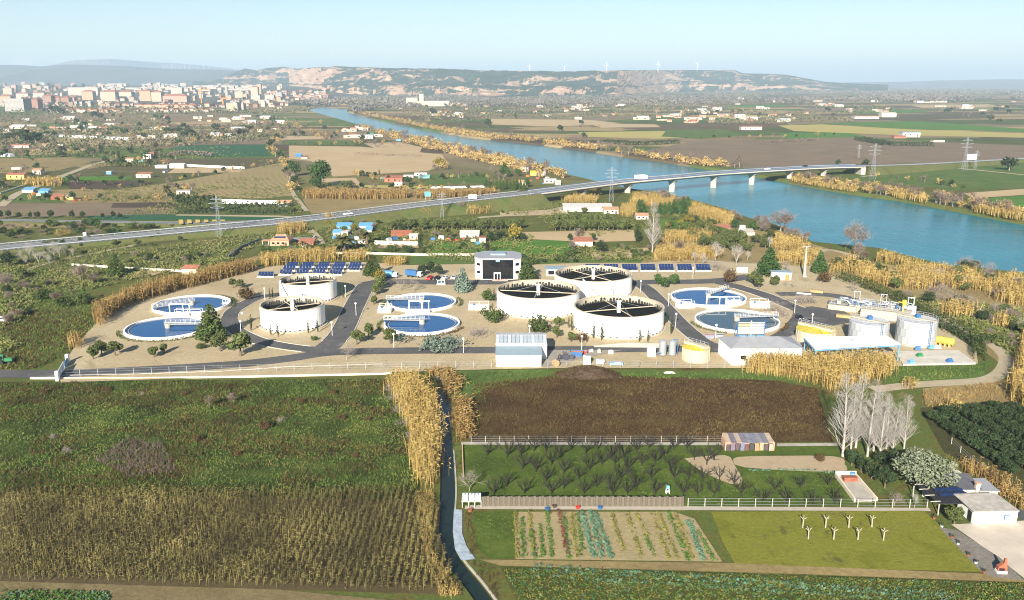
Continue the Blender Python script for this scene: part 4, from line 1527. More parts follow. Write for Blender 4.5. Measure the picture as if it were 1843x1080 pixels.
# pipes leading over the walls
for c, r, a, lab in ((c1, 9.9, -2.5, 'pale pipe bridge climbing between the two small filter tanks'), (c5, 14.1, -1.9, 'pale pipe bridge running between the three big filter tanks')):
	t = thing('pipe_bridge', lab, 'pipe', c)
	b = MB()
	p0 = Vector((math.cos(a) * (r + .4), math.sin(a) * (r + .4), 7.2))
	p1 = p0 + Vector((3.4 if c is c1 else 7.0, -9.0 if c is c1 else -11.0, -4.5))
	b.tube([p0 + Vector((0, 1.5, 0)), p0, p1, Vector((p1.x, p1.y, 0))], 0.3, 8)
	b.build('pipe', WHITEP, t)
	b = MB()
	for k in (0.3, 0.7):
		q = p0.lerp(p1, k)
		b.bar(Vector((q.x, q.y, 0)), q, 0.18)
	b.build('support', GALV, t)
for c, r, a, k in ((c1, 9.9, -1.45, 'small rear'), (c5, 14.1, -1.15, 'big rear')):
	t = thing('vent_pipe', 'bent steel pipe on the front wall of the %s filter tank' % k, 'pipe', c + Vector((math.cos(a) * (r + .35), math.sin(a) * (r + .35), 0)))
	b = MB()
	b.tube([(0, 0, 0), (0, 0, 3.4), (-.3, -.2, 3.9), (-.9, -.3, 3.9), (-1.0, -.3, 3.3)], 0.2, 7)
	b.build('pipe', STEEL, t)

def basin(px, py, D, label, ang, gantry=False, water=None, rim=0.9, full=False):
	"""round settling basin: low wall, water, radial scraper bridge"""
	c = G(px, py, ZP + rim)
	c.z = ZP
	t = thing('settling_basin', label, 'basin', c)
	r = D / 2
	b = MB()
	b.ring(r - 0.45, r, -0.3, rim, 72)
	b.build('rim_wall', WHITE, t)
	b = MB()
	b.ring(r - 1.5, r - 1.32, 0.0, rim - 0.32, 72)
	b.build('overflow_weir', M_CONC, t)
	b = MB()
	b.disc(r - 0.4, rim - 0.5, 72)
	b.build('water', water or POOLW, t)
	d = Vector((math.cos(ang), math.sin(ang), 0))
	s = Vector((-d.y, d.x, 0))
	z = rim + 0.75
	g = MB()
	a0, a1 = d * -0.8, d * (r + 0.3)
	g.bar(a0 + Vector((0, 0, z)), a1 + Vector((0, 0, z)), 1.1, 0.28)
	deck = g.build('bridge_deck', RAILG, t)
	for sd in (-1, 1):
		g = MB()
		for hh in (0.55, 1.1):
			g.bar(a0 + s * .62 * sd + Vector((0, 0, z + hh)), a1 + s * .62 * sd + Vector((0, 0, z + hh)), 0.05)
		for k in range(10):
			q = a0.lerp(a1, k / 9) + s * .62 * sd
			g.bar(q + Vector((0, 0, z)), q + Vector((0, 0, z + 1.1)), 0.05)
		g.build('handrail', WHITEP, deck)
	g = MB()
	g.cyl((0, 0, 0), (0, 0, z + .3), 0.9, 0.9, 16)
	g.build('centre_drum', M_CONC, t)
	g = MB()
	g.bar(d * (r - .2) - s * 1.0 + Vector((0, 0, rim + .25)), d * (r - .2) + s * 1.0 + Vector((0, 0, rim + .25)), 0.5)
	g.build('end_carriage', BLUEP, t)
	if gantry:
		for gx in (-3.2, 1.2, 3.4):
			g = MB()
			g.bar((gx, -r + 1.6, rim), (gx, -r + 1.6, rim + 2.6), 0.28)
			g.build('gantry_post', WHITEP, t)
		g = MB()
		g.bar((-3.4, -r + 1.6, rim + 2.6), (3.9, -r + 1.6, rim + 2.6), 0.28)
		g.build('gantry_beam', WHITEP, t)
		g = MB()
		g.box((0, -r - 0.4, 0), (8, 2.2, rim + .1))
		g.build('outlet_box', WHITE, t)
	return t, c
B1, b1 = basin(345, 546, 25.6, 'left rear settling basin with blue water, near the cane strip', R(-140), True)
B2, b2 = basin(302, 587, 25.6, 'left front settling basin, conifer hiding its right edge', R(2))
B3, b3 = basin(759, 541.5, 24.0, 'rear settling basin of the central pair with white gantry', R(180), True)
B4, b4 = basin(759.5, 580, 24.0, 'front settling basin of the central pair above a spreading juniper', R(176))
B5, b5 = basin(1275, 533, 26.5, 'right rear settling basin of vivid blue water with white gantry', R(48), True)
B6, b6 = basin(1326.5, 574.5, 26.7, 'right front settling basin with greyer water behind louvred screen', R(8), False, POOLG)

def arc_hedge(c, r, a0, a1, label, w=1.1, h=0.8, m=L_CONIF):
	b = MB()
	n = int(abs(a1 - a0) * r * 26)
	a = rng.uniform(a0, a1, n)
	q = r + rng.uniform(-w / 2, w / 2, n)
	zz = rng.uniform(0.05, h, n)
	P = np.stack([np.cos(a) * q, np.sin(a) * q, zz], 1)
	N = np.stack([np.cos(a) * (q - r), np.sin(a) * (q - r), np.full(n, .8)], 1)
	b.add(*leafs(P, N, 0.2, rng))
	tag(b.build('low_hedge', m, loc=c), label, 'hedge')
arc_hedge(b2, 14.3, R(-165), R(-25), 'low clipped hedge curving before the left front basin')
arc_hedge(b1, 14.3, R(-10), R(75), 'low clipped hedge curving behind the left rear basin')
arc_hedge(b4, 13.6, R(-120), R(-15), 'low reddish hedge curving before the central front basin', m=L_RED)
arc_hedge(b4, 13.8, R(140), R(215), 'low grey-green hedge left of the central front basin', m=L_OLIVE)
arc_hedge(b3, 13.4, R(130), R(200), 'low grey-green hedge left of the central rear basin', m=L_OLIVE)
arc_hedge(b3, 13.8, R(-20), R(30), 'low grey-green hedge right of the central rear basin', m=L_OLIVE)
arc_hedge(b6, 15.0, R(-175), R(-115), 'low grey-green hedge before the right front basin', m=L_OLIVE)
arc_hedge(b6, 15.5, R(-50), R(-10), 'low flowering hedge right of the right front basin', m=L_RED)

def small_station(px, py, w, d, label, rot=0.0, h=1.3):
	c = G(px, py, ZP)
	t = thing('valve_station', label, 'valve station', c, rot)
	b = MB()
	b.box((0, 0, 0), (w, d, h))
	b.build('chamber', WHITE, t)
	b = MB()
	for x in (-w / 2 + .2, 0, w / 2 - .2):
		for y in (-d / 2 + .2, d / 2 - .2):
			b.bar((x, y, h), (x, y, h + 1.1), 0.08)
	for y in (-d / 2 + .2, d / 2 - .2):
		b.bar((-w / 2 + .2, y, h + 1.1), (w / 2 - .2, y, h + 1.1), 0.08)
	b.build('handrail', WHITEP, t)
	b = MB()
	b.cyl((-w / 4, 0, h), (-w / 4, 0, h + .8), 0.3, 0.3, 8)
	b.build('pump', BLUEP, t)
small_station(862, 556, 7.0, 3.0, 'white valve chamber with railings left of the big filter tanks')
small_station(693, 561, 4.4, 3.2, 'white valve chamber between the two central basins')
small_station(794, 512, 3.2, 1.6, 'white railed pit beside the back road near blue spruce', h=0.5)
small_station(1233, 553, 6.0, 3.0, 'white valve chamber between the two right basins', 0.2)
small_station(1367, 552, 6.5, 4.0, 'white pump chamber behind the right front basin', -0.15)
small_station(1320, 547, 5.0, 2.2, 'white inlet chamber in front of the gantry of right rear basin')
small_station(408, 548, 2.6, 2.0, 'small white chamber on the right edge of left rear basin', h=.8)
small_station(340, 566, 9.0, 2.4, 'white railed outlet chamber between the two left basins', h=.8)

# ---- lamp posts
lp = MB()
lp.cyl((0, 0, 0), (0, 0, 3.9), 0.075, 0.055, 6)
lp_m = lp.mesh('pole', WHITEP)
lg = MB()
for i in range(6):
	a0, a1 = -math.pi / 2 + math.pi * i / 6, -math.pi / 2 + math.pi * (i + 1) / 6
	lg.cyl((0, 0, 0.36 * math.sin(a0)), (0, 0, 0.36 * math.sin(a1)), max(.02, 0.36 * math.cos(a0)), max(.02, 0.36 * math.cos(a1)), 10, False)
lg_m = lg.mesh('globe', paint('lamp_globe', (0.85, 0.84, 0.80), 0.3, 0.02))
for px, py, w in ((434, 602, 'by the conifer at the ring road bend'), (477, 540, 'on the road curving behind the small filter tanks'), (437, 586, 'above the other at the ring road bend'), (622, 535, 'right of the small rear filter tank'),
				  (641, 568, 'right of the wide road between tanks and basins'), (598, 604, 'in front of the small filter tank by the crossroads'), (709, 626, 'below the central front basin among olives'), (834, 635, 'by the front road left of the sheds'),
				  (1047, 630, 'above the blue skip on the front road'), (953, 611, 'just behind the grey shed roof'), (1153, 526, 'right of the rear big filter tank'), (1430, 563, 'beside the small black car'),
				  (1203, 551, 'left of the right rear basin'), (1216, 588, 'between nearest filter tank and diagonal road'), (1461, 589, 'beside yellow covered tank'), (1247, 501, 'in front of the right solar row'), (1288, 609, 'left of the louvred screen')):
	t = thing('lamp_post', 'white globe lamp post ' + w, 'lamp post', G(px, py, ZP), 0, 'globe lamps along the works roads')
	inst('pole', lp_m, t)
	inst('globe', lg_m, t, (0, 0, 4.15))

# ---- the office building
c = G(896, 503, ZP)
t = thing('office_building', 'white hexagonal office with black glass front and grey roof', 'building', c)
pl = [(-6.0, 0), (6.0, 0), (9.0, 2.6), (9.0, 11), (5.5, 15), (-5.5, 15), (-9.0, 11), (-9.0, 2.6)]
b = MB()
b.prism(pl, 0, 8.0)
b.build('wall', WHITE, t)
b = MB()
pr_ = [(x * 1.03, (y - 7.5) * 1.03 + 7.5) for x, y in pl]
b.prism(pr_, 8.0, 8.45)
b.build('roof', ROOFG, t)
b = MB()
b.box((0, 8.5, 8.45), (6, 5, 0.6))
b.build('roof_light', ROOFB, t)
b = MB()
b.box((0, -0.05, 0.2), (12.0, .1, 7.6))
b.build('glass_frame', DARKIN, t)
for i in range(8):
	for j in range(3):
		b = MB()
		b.box((-5.25 + i * 1.5, -0.14, 0.25 + j * 2.5), (1.46, 0.16, 2.46))
		b.build('glass_pane', GLASSD, t)
b = MB()
b.box((-.2, -0.45, 0), (2.7, 0.7, 2.9))
door = b.build('entrance', WHITEP, t)
for k in (-1, 1):
	b = MB()
	b.box((-.2 + k * .55, -0.86, 0.2), (.9, .1, 2.2))
	b.build('door_leaf', GLASSD, door)
for sx in (-1, 1):
	for j in range(2):
		b = MB()
		q = Vector((sx * 7.55, 1.25, 2.2 + j * 3.1))
		b.box(q, (1.7, 0.16, 1.0), sx * math.atan2(2.6, 3.0))
		b.build('window', GLASSD, t)
b = MB()
b.box((0, -0.2, 7.15), (1.5, 0.12, 0.8))
b.build('sign_plate', paint('sign_blue', (.25, .45, .65), .5, .05), t)
t = thing('flower_bed', 'low bed of red planting before the office entrance', 'planter', G(900, 506.0, ZP))
b = MB()
b.box((0, 0, 0), (6.0, 0.5, 0.35))
b.build('edging', M_CONC, t)
b = MB()
b.add(*leafs(np.stack([rng.uniform(-2.9, 2.9, 160), rng.uniform(-.3, .3, 160), rng.uniform(.35, .75, 160)], 1), np.tile([0, -0.4, 1.0], (160, 1)), 0.16, rng))
b.build('flowers', REDP, t)

# ---- cars
def car_meshes():
	body = MB()
	prof = [(-2.1, .35), (-2.1, .85), (-1.9, .95), (-1.15, 1.0), (-.6, 1.42), (.9, 1.45), (1.5, 1.0), (2.05, .92), (2.12, .4)]
	n = len(prof)
	P = [(x, -.86, z) for x, z in prof] + [(x, .86, z) for x, z in prof]
	for k in (4, 5):
		P[k] = (P[k][0], -.66, P[k][2])
		P[n + k] = (P[n + k][0], .66, P[n + k][2])
	body.add(P, [tuple(range(n)), tuple(range(2 * n - 1, n - 1, -1))] + [(k, n + k, n + (k + 1) % n, (k + 1) % n) for k in range(n)])
	ws = MB()
	ws.add([(-1.13, -.70, 1.04), (-1.13, .70, 1.04), (-.65, .60, 1.41), (-.65, -.60, 1.41)], [(0, 3, 2, 1)])
	ws.add([(1.47, -.70, 1.04), (1.47, .70, 1.04), (.95, .60, 1.44), (.95, -.60, 1.44)], [(0, 1, 2, 3)])
	V = ws.V
	for k in range(len(V)):
		V[k] = V[k] + np.array([-.03 if k == 0 else .03, 0, .03])
	sw = MB()
	for sd in (-1, 1):
		q = [(-.95, sd * .84, 1.05), (1.25, sd * .84, 1.05), (.85, sd * .70, 1.38), (-.55, sd * .70, 1.38)]
		sw.add(q, [(0, 1, 2, 3)])
	wh = MB()
	wh.cyl((0, -.1, 0), (0, .1, 0), .32, .32, 12)
	return body, ws.mesh('windscreen', GLASSD), sw.mesh('side_window', GLASSD), wh.mesh('wheel', RUBBER), MB().cyl((0, -.12, 0), (0, .12, 0), .19, .19, 10).mesh('rim', GALV)
CARB = car_meshes()
def car(p, rz, m, label, sc=1.0, group=None):
	t = thing('parked_car', label, 'car', p, rz, group)
	t.scale = (sc, sc, sc)
	CARB[0].build('body', m, t)
	inst('windscreen', CARB[1], t)
	inst('side_window', CARB[2], t)
	for x in (-1.3, 1.3):
		for y in (-.8, .8):
			q = inst('wheel', CARB[3], t, (x, y, .32))
			inst('rim', CARB[4], q)
	b = MB()
	for y in (-.6, .6):
		b.box((-2.11, y, .62), (.06, .3, .16))
	b.build('headlight', WHITEP, t)
	return t
CARW = paint('car_white', (.8, .8, .8), .25, .02)
CARK = paint('car_black', (.02, .022, .03), .2, .05)
CARR = paint('car_red', (.50, .03, .03), .25, .05)
car(G(774, 503, ZP), R(70), CARR, 'red car parked in the row on the back road')
car(G(787, 503.5, ZP), R(70), CARK, 'dark car parked between red and white cars')
car(G(801, 503, ZP), R(70), CARW, 'white car parked in the row right of the dark car')
car(G(817, 502, ZP), R(80), paint('car_silver', (.55, .57, .6), .25, .03), 'silver car half hidden by the blue spruce')
car(G(1438, 574, ZP), R(95), CARK, 'small black car standing at the road junction by lamp post')
def pickup(px, py, label, m, rz):
	t = thing('tarp_truck', label, 'truck', G(px, py, ZP), rz)
	b = MB()
	b.box((-1.9, 0, .6), (1.8, 2.1, 1.7), taper=.86)
	b.build('cab', CARW, t)
	b = MB()
	b.box((-2.72, 0, 1.45), (.1, 1.7, .7))
	b.build('windscreen', GLASSD, t)
	b = MB()
	b.box((1.6, 0, .7), (4.8, 2.3, 2.0))
	b.build('load_cover', m, t)
	for x in (-1.8, 1.2, 2.8):
		for y in (-1, 1):
			inst('wheel', CARB[3], t, (x, y, .4), 0, 1.25)
pickup(704, 500, 'white truck with blue cover left of the parked cars', BLUER, R(165))
pickup(748, 498.5, 'white truck with blue box near round clipped bushes', BLUEP, R(160))

# ---- front sheds
c = G(933.5, 660, ZP)
t = thing('storage_shed', 'low white storage shed with blue-grey roof by the front fence', 'shed', c)
m_ = mpp(933, 660)
W_ = 81 * m_
b = MB()
b.box((0, 3.2, 0), (W_, 6.4, 3.2))
b.build('wall', WHITE, t)
b = MB()
P = [(-W_ / 2 - .2, -.25, 3.22), (W_ / 2 + .2, -.25, 3.22), (W_ / 2 + .2, 6.38, 3.9), (-W_ / 2 - .2, 6.38, 3.9)]
b.add(P + [(x, y, z + .16) for x, y, z in P], [(0, 3, 2, 1), (4, 5, 6, 7), (0, 1, 5, 4), (1, 2, 6, 5), (2, 3, 7, 6), (3, 0, 4, 7)])
b.build('roof', ROOFB, t)
for k in range(3):
	b = MB()
	b.box((-W_ / 3 + k * W_ / 3, -.06, .1), (W_ / 3 - .15, .12, 2.95))
	b.build('wall_panel', WHITEP, t)
b = MB()
b.box((W_ / 2 - .03, 2.2, 0), (.2, 2.4, 2.4))
b.build('door', paint('door_dark', (.07, .03, .03), .6, .1), t)
t = thing('workshop_building', 'white workshop with ribbed translucent grey roof behind the low shed', 'building', c + Vector((.8, 6.45, 0)))
W2 = 92 * m_ * 1.02
b = MB()
b.box((0, 4.6, 0), (W2, 9.2, 4.7))
b.build('wall', WHITE, t)
sh = MB()
sh.add([(0, -.3, 0), (1.0, -.3, 0), (1.0, 4.9, .9), (0, 4.9, .9), (0, -.3, .12), (1.0, -.3, .12), (1.0, 4.9, 1.02), (0, 4.9, 1.02)], [(0, 3, 2, 1), (4, 5, 6, 7), (0, 1, 5, 4), (1, 2, 6, 5), (2, 3, 7, 6), (3, 0, 4, 7)])
nsh = int(W2 / 1.05)
shm = [sh.mesh('roof_sheet', paint('roof_sheet_a', (.36, .40, .43), .4, .08)), sh.mesh('roof_sheet', paint('roof_sheet_b', (.45, .48, .50), .4, .08))]
for k in range(nsh):
	x = -W2 / 2 + k * W2 / nsh + .02
	inst('roof_sheet', shm[k % 3 == 0], t, (x, 0, 4.72))
	inst('roof_sheet', shm[k % 4 == 1], t, (x + 1.0, 9.6, 4.72), math.pi)
b = MB()
b.box((0, 4.8, 5.66), (W2, .5, .16))
b.build('ridge_cap', ROOFG, t)

# ---- plant building right with grey hipped roof
c = G(1316, 657, ZP)
mm = mpp(1330, 650)
t = thing('blower_building', 'white building with grey hipped roof behind the golden canes', 'building', c)
Wd, Dp, Hh = 19.0, 10.5, 4.8
b = MB()
b.prism([(0, 0), (Wd, 0), (Wd, Dp), (-1.2, Dp)], 0, Hh)
b.build('wall', WHITE, t)
b = MB()
e = .35
A = [(-e, -e, Hh), (Wd + e, -e, Hh), (Wd + e, Dp + e, Hh), (-1.2 - e, Dp + e, Hh), (4.2, Dp / 2 + 1, Hh + 1.5), (Wd - 4.6, Dp / 2 + 1, Hh + 1.5)]
b.add(A, [(0, 1, 5, 4), (1, 2, 5), (2, 3, 4, 5), (3, 0, 4), (3, 2, 1, 0)])
b.build('roof', ROOFG, t)
for x in (3.2, 7.8):
	b = MB()
	b.box((x, -.05, 1.6), (1.6, .12, 1.1))
	b.build('window', GLASSD, t)
b = MB()
L = [(5.0 + 1.2 * math.cos(a), -.2, .6 + 1.9 * (1 + math.sin(a))) for a in np.linspace(math.pi, 2 * math.pi, 9)]
b.tube(L, .1, 5)
b.build('duct', paint('duct_red', (.35, .12, .10), .5, .1), t)
# ---- louvred screen
c = G(1350.5, 607, ZP)
mm = mpp(1350, 607)
t = thing('louvred_screen', 'blue steel frame with rows of white louvres before the basin', 'screen', c)
Wl, Hl = 48 * mm, 30 * mm
for x in (-Wl / 2, 0, Wl / 2):
	b = MB()
	b.box((x, 0, 0), (.3, .3, Hl + .1))
	b.build('post', BLUEP if x else WHITEP, t)
b = MB()
for x in (-Wl / 2, Wl / 2):
	b.bar((x, .2, 0), (x, 3.2, 0.1), .2)
	b.bar((x, .2, Hl * .9), (x, 3.2, 0.1), .16)
b.build('brace', BLUEP, t)
sb = MB()
sb.box((0, 0, 0), (Wl / 2 - .36, .4, .2))
sm = [sb.mesh('louvre', WHITEP), sb.mesh('louvre', paint('louvre_yellow', (.72, .55, .22), .6, .1))]
for k in range(8):
	for j, x in enumerate((-Wl / 4, Wl / 4)):
		inst('louvre', sm[1 if (j == 0 and k in (5, 6)) else 0], t, (x, -.1, 1.1 + k * (Hl - 1.4) / 7.5))
for x in (-Wl / 3, 0, Wl / 3):
	b = MB()
	b.box((x, -.6, 0), (Wl / 4, 1.0, .8))
	b.build('machine', BLUER, t)

# ---- yellow covered round tanks
def cov_tank(px, py, D, h, label, ribs=22):
	c = G(px, py, ZP)
	t = thing('thickener_tank', label, 'tank', c)
	r = D / 2
	b = MB()
	b.cyl((0, 0, -.2), (0, 0, h), r, r, 40)
	b.build('wall', CREAM, t)
	rb = MB()
	rb.box((0, 0, 0), (.28, .22, h))
	rm = rb.mesh('rib', CREAM)
	for k in range(ribs):
		a = 2 * math.pi * (k + .5) / ribs
		inst('rib', rm, t, (math.cos(a) * r, math.sin(a) * r, 0), a + math.pi / 2)
	for k in range(12):
		a0, a1 = 2 * math.pi * k / 12, 2 * math.pi * (k + 1) / 12 - .03
		b = MB()
		P = [(0, 0, h + .75)] + [(math.cos(a) * (r + .15), math.sin(a) * (r + .15), h + .08) for a in np.linspace(a0, a1, 4)]
		b.add(P, [(0, 1, 2), (0, 2, 3), (0, 3, 4)])
		b.build('cover_sector', YELLOWP, t)
	b = MB()
	b.box((0, 0, h + .3), (1.5, D + .4, .75), R(38))
	b.build('walkway', CREAM, t)
	b = MB()
	for sd in (-.7, .7):
		d = Vector((-math.sin(R(38)), math.cos(R(38)), 0))
		s = Vector((d.y, -d.x, 0)) * sd
		b.bar(s - d * D / 2 + Vector((0, 0, h + 1.9)), s + d * D / 2 + Vector((0, 0, h + 1.9)), .07)
		for k in range(6):
			q = s + d * (D * (k / 5 - .5))
			b.bar(q + Vector((0, 0, h + 1)), q + Vector((0, 0, h + 1.9)), .07)
	b.build('handrail', GALV, t)
cov_tank(1252, 647, 7.4, 3.6, 'ribbed cream tank with yellow cover by the front fence')
cov_tank(1467, 612, 11.2, 3.4, 'wide cream tank with yellow cover behind the open canopy')

# ---- steel silos
c = G(1200, 640, ZP)
t = thing('steel_silo', 'pair of upright silver silos with white box beside the front road', 'silo', c)
for x, h in ((-1.2, 4.4), (1.5, 4.3)):
	b = MB()
	b.cyl((x, 0, .3), (x, 0, h), 1.05, 1.05, 18)
	b.cyl((x, 0, h), (x, 0, h + .35), 1.05, .3, 18)
	b.build('vessel', STEEL, t)
b = MB()
b.box((-4.4, 0, 0), (2.2, 2.0, 2.6))
b.build('control_box', WHITEP, t)
b = MB()
b.tube([(-1.2, -.9, 1.0), (-4.4, -.9, 1.0), (-4.4, -.9, 2.8)], .12, 6)
b.tube([(1.5, .3, 4.6), (3, .3, 4.6), (3, .3, .2)], .12, 6)
b.build('pipework', BLUEP, t)

# ---- yard things
def skip(px, py, m, label, sc=1.0, rz=0.0, fill=None):
	t = thing('skip', label, 'skip', G(px, py, ZP), rz)
	b = MB()
	w, d, h = 3.6 * sc, 1.9 * sc, 1.3 * sc
	P = [(-w * .38, -d / 2, 0), (w * .38, -d / 2, 0), (w * .38, d / 2, 0), (-w * .38, d / 2, 0), (-w / 2, -d / 2, h), (w / 2, -d / 2, h), (w / 2, d / 2, h), (-w / 2, d / 2, h)]
	b.add(P, [(0, 3, 2, 1), (0, 1, 5, 4), (1, 2, 6, 5), (2, 3, 7, 6), (3, 0, 4, 7)])
	b.build('bin', m, t)
	b = MB()
	b.box((0, 0, h * .75), (w * .9, d * .9, .1))
	b.build('contents', fill or ORANGE, t)
skip(1038, 640, BLUEP, 'blue skip with orange rim load beside the front road', 1.0, R(-12))
skip(1277, 608, paint('skip_grey', (.20, .22, .26), .6, .1), 'grey skip holding red waste below the right front basin', .8, R(-8), REDP)
skip(1293, 607, paint('skip_grey2', (.24, .26, .30), .6, .1), 'grey empty skip left of the louvred screen', .8, R(-8), DARKIN)
def crate(px, py, s, m, label, rz=0.0, name='machine_crate', cat='machine'):
	t = thing(name, label, cat, G(px, py, ZP), rz)
	b = MB()
	b.box((0, 0, .2), s)
	b.build('body', m, t)
	b = MB()
	for x in (-s[0] / 2 + .15, s[0] / 2 - .15):
		b.box((x, 0, 0), (.2, s[1], .2))
	b.build('skid', GALV, t)
	b = MB()
	b.box((s[0] * .1, 0, s[2] + .2), (s[0] * .5, s[1] * .7, .18))
	b.build('lid', GALV, t)
crate(1056, 656, (2.0, 1.4, 2.2), WHITEP, 'white upright machine housing left of yard crates')
crate(1080, 655, (2.2, 1.2, 1.0), WHITEP, 'white low box in the front yard')
crate(1109, 657, (3.6, 1.2, .6), paint('crate_blue', (.25, .42, .55), .6, .1), 'long pale blue crate near the front fence')
crate(1099, 637, (1.4, 1.0, .8), WHITEP, 'small white crate beside the front road')
crate(1064, 634, (1.2, .9, .6), GALV, 'small grey crate right of the blue skip')
crate(1053, 637, (1.0, .8, .7), REDP, 'small red box touching the blue skip')
crate(1078, 635, (.9, .9, .8), CREAM, 'small cream block on the road edge')
for k, (x, y) in enumerate(((1003, 652), (1009, 647), (1016, 643), (1023, 645), (1029, 647), (1018, 648), (998, 656))):
	r_ = .5 + .2 * ((k * 7) % 3)
	t = thing('cable_drum', 'dark drum of pipe lying in the yard debris by workshop', 'drum', G(x, y, ZP), k * .7, 'drums strewn in the yard by the workshop')
	for yy in (-.4, .4):
		b = MB()
		b.cyl((0, yy - .05, r_), (0, yy + .05, r_), r_, r_, 14)
		b.build('flange', paint('drum_dark', (.06, .06, .08), .7, .2), t)
	b = MB()
	b.cyl((0, -.35, r_), (0, .35, r_), r_ * .6, r_ * .6, 12)
	b.build('core', BARK, t)
t = thing('cable_drum', 'wooden cable drum at the corner of the storage shed', 'drum', G(1000, 659, ZP), .4)
for yy in (-.5, .5):
	b = MB()
	b.cyl((0, yy - .06, .9), (0, yy + .06, .9), .9, .9, 16)
	b.build('flange', paint('drum_wood', (.42, .27, .12), .8, .15), t)
b = MB()
b.cyl((0, -.45, .9), (0, .45, .9), .5, .5, 12)
b.build('core', BARK, t)

# ---- canopy
cz = 4.6
A = [G(1446.6, 608, ZP + cz), G(1596, 605.5, ZP + cz), G(1621, 620.6, ZP + cz), G(1466.7, 629.4, ZP + cz)]
o0 = A[3].copy()
o0.z = ZP
t = thing('open_canopy', 'open shed with broad flat white roof on blue posts', 'canopy', o0)
A = [p - o0 for p in A]
b = MB()
b.prism([(p.x, p.y) for p in A], cz, cz + .25)
b.build('roof', WHITEP, t)
for p in (A[0], A[1], A[2], A[3], A[3].lerp(A[2], .5), A[3].lerp(A[2], .25), A[0].lerp(A[3], .5)):
	b = MB()
	q = p.lerp((A[0] + A[2]) / 2, .03)
	b.box((q.x, q.y, 0), (.28, .28, cz))
	b.build('post', BLUER, t)
b = MB()
for p, q in ((A[0], A[3]), (A[3], A[2])):
	b.bar(Vector((p.x, p.y, cz - .25)).lerp(Vector((0, 0, cz - .25)), .02), Vector((q.x, q.y, cz - .25)), .2, .3)
b.build('beam', BLUER, t)
b = MB()
q = A[0].lerp(A[2], .55)
b.box((q.x - 1, q.y, cz + .25), (1.0, .8, .25))
b.build('roof_vent', GALV, t)
for k, (x, y, s) in enumerate(((.25, .45, 2.6), (.5, .5, 3.0), (.75, .4, 2.4))):
	q = A[3].lerp(A[2], x).lerp(A[0].lerp(A[1], x), y)
	w = Vector((q.x, q.y, 0)) + o0
	tt = thing('sludge_press', ['dark sludge press under the canopy, left end', 'grey sludge press under the middle of canopy', 'grey sludge press under the canopy, right end'][k], 'machine', w)
	b = MB()
	b.box((0, 0, .5), (s, 1.6, 1.3))
	b.build('body', [DARKIN, GALV, STEEL][k], tt)
	b = MB()
	for xx in (-s / 2 + .2, s / 2 - .2):
		b.box((xx, 0, 0), (.25, 1.5, .5))
	b.build('leg', GALV, tt)
	b = MB()
	b.cyl((-s / 2, 0, 2.0), (s / 2, 0, 2.0), .3, .3, 10)
	b.build('roller', STEEL, tt)

# ---- big grey digester tanks
def digester(px, py, D, h, label):
	c = G(px, py, ZP)
	t = thing('digester_tank', label, 'tank', c)
	r = D / 2
	b = MB()
	b.cyl((0, 0, -.2), (0, 0, .3), r + .4, r + .4, 36)
	b.build('footing', M_CONC, t)
	n = 20
	for j in range(3):
		pbb = MB()
		w = 2 * r * math.tan(math.pi / n) - .03
		pbb.box((0, 0, 0), (w, .1, h / 3 - .03))
		pm = pbb.mesh('panel', TANKG)
		for k in range(n):
			a = 2 * math.pi * (k + .5 * (j % 2)) / n
			inst('wall_panel', pm, t, (math.cos(a) * r, math.sin(a) * r, .3 + j * h / 3), a + math.pi / 2)
	b = MB()
	b.cyl((0, 0, .25), (0, 0, h + .2), r - .12, r - .12, 40)
	b.build('wall_core', TANKG, t)
	b = MB()
	b.cyl((0, 0, h + .2), (0, 0, h + .35), r + .05, r + .05, 40)
	b.build('top', paint('tank_top', (.50, .50, .50), .7, .15), t)
	b = MB()
	m = 22
	for k in range(m):
		a, a2 = 2 * math.pi * k / m, 2 * math.pi * (k + 1) / m
		p, q = (math.cos(a) * r, math.sin(a) * r), (math.cos(a2) * r, math.sin(a2) * r)
		b.bar((p[0], p[1], h + .3), (p[0], p[1], h + 1.35), .06)
		for zz in (.8, 1.35):
			b.bar((p[0], p[1], h + zz), (q[0], q[1], h + zz), .06)
	b.build('handrail', GALV, t, kind='stuff')
	b = MB()
	b.box((0, 0, h + .5), (1.3, D * 1.05, .3), R(40))
	b.build('walkway', CREAM, t)
	b = MB()
	b.box((0, 0, h + .8), (1.2, 1.2, 1.1))
	b.build('mixer', BLUEP, t)
	b = MB()
	a = R(-75)
	for sd in (-.25, .25):
		b.bar((math.cos(a) * (r + .25) + sd, math.sin(a) * (r + .25), 0), (math.cos(a) * (r + .25) + sd, math.sin(a) * (r + .25), h + 1.2), .07)
	for k in range(14):
		b.bar((math.cos(a) * (r + .25) - .25, math.sin(a) * (r + .25), k * .5 + .3), (math.cos(a) * (r + .25) + .25, math.sin(a) * (r + .25), k * .5 + .3), .05)
	b.build('ladder', BLUEP, t)
	return c
digester(1561, 617, 11.0, 6.4, 'grey panelled digester tank behind the white canopy roof')
digester(1646.5, 616, 11.0, 6.8, 'grey panelled digester tank right of canopy beside concrete slab')
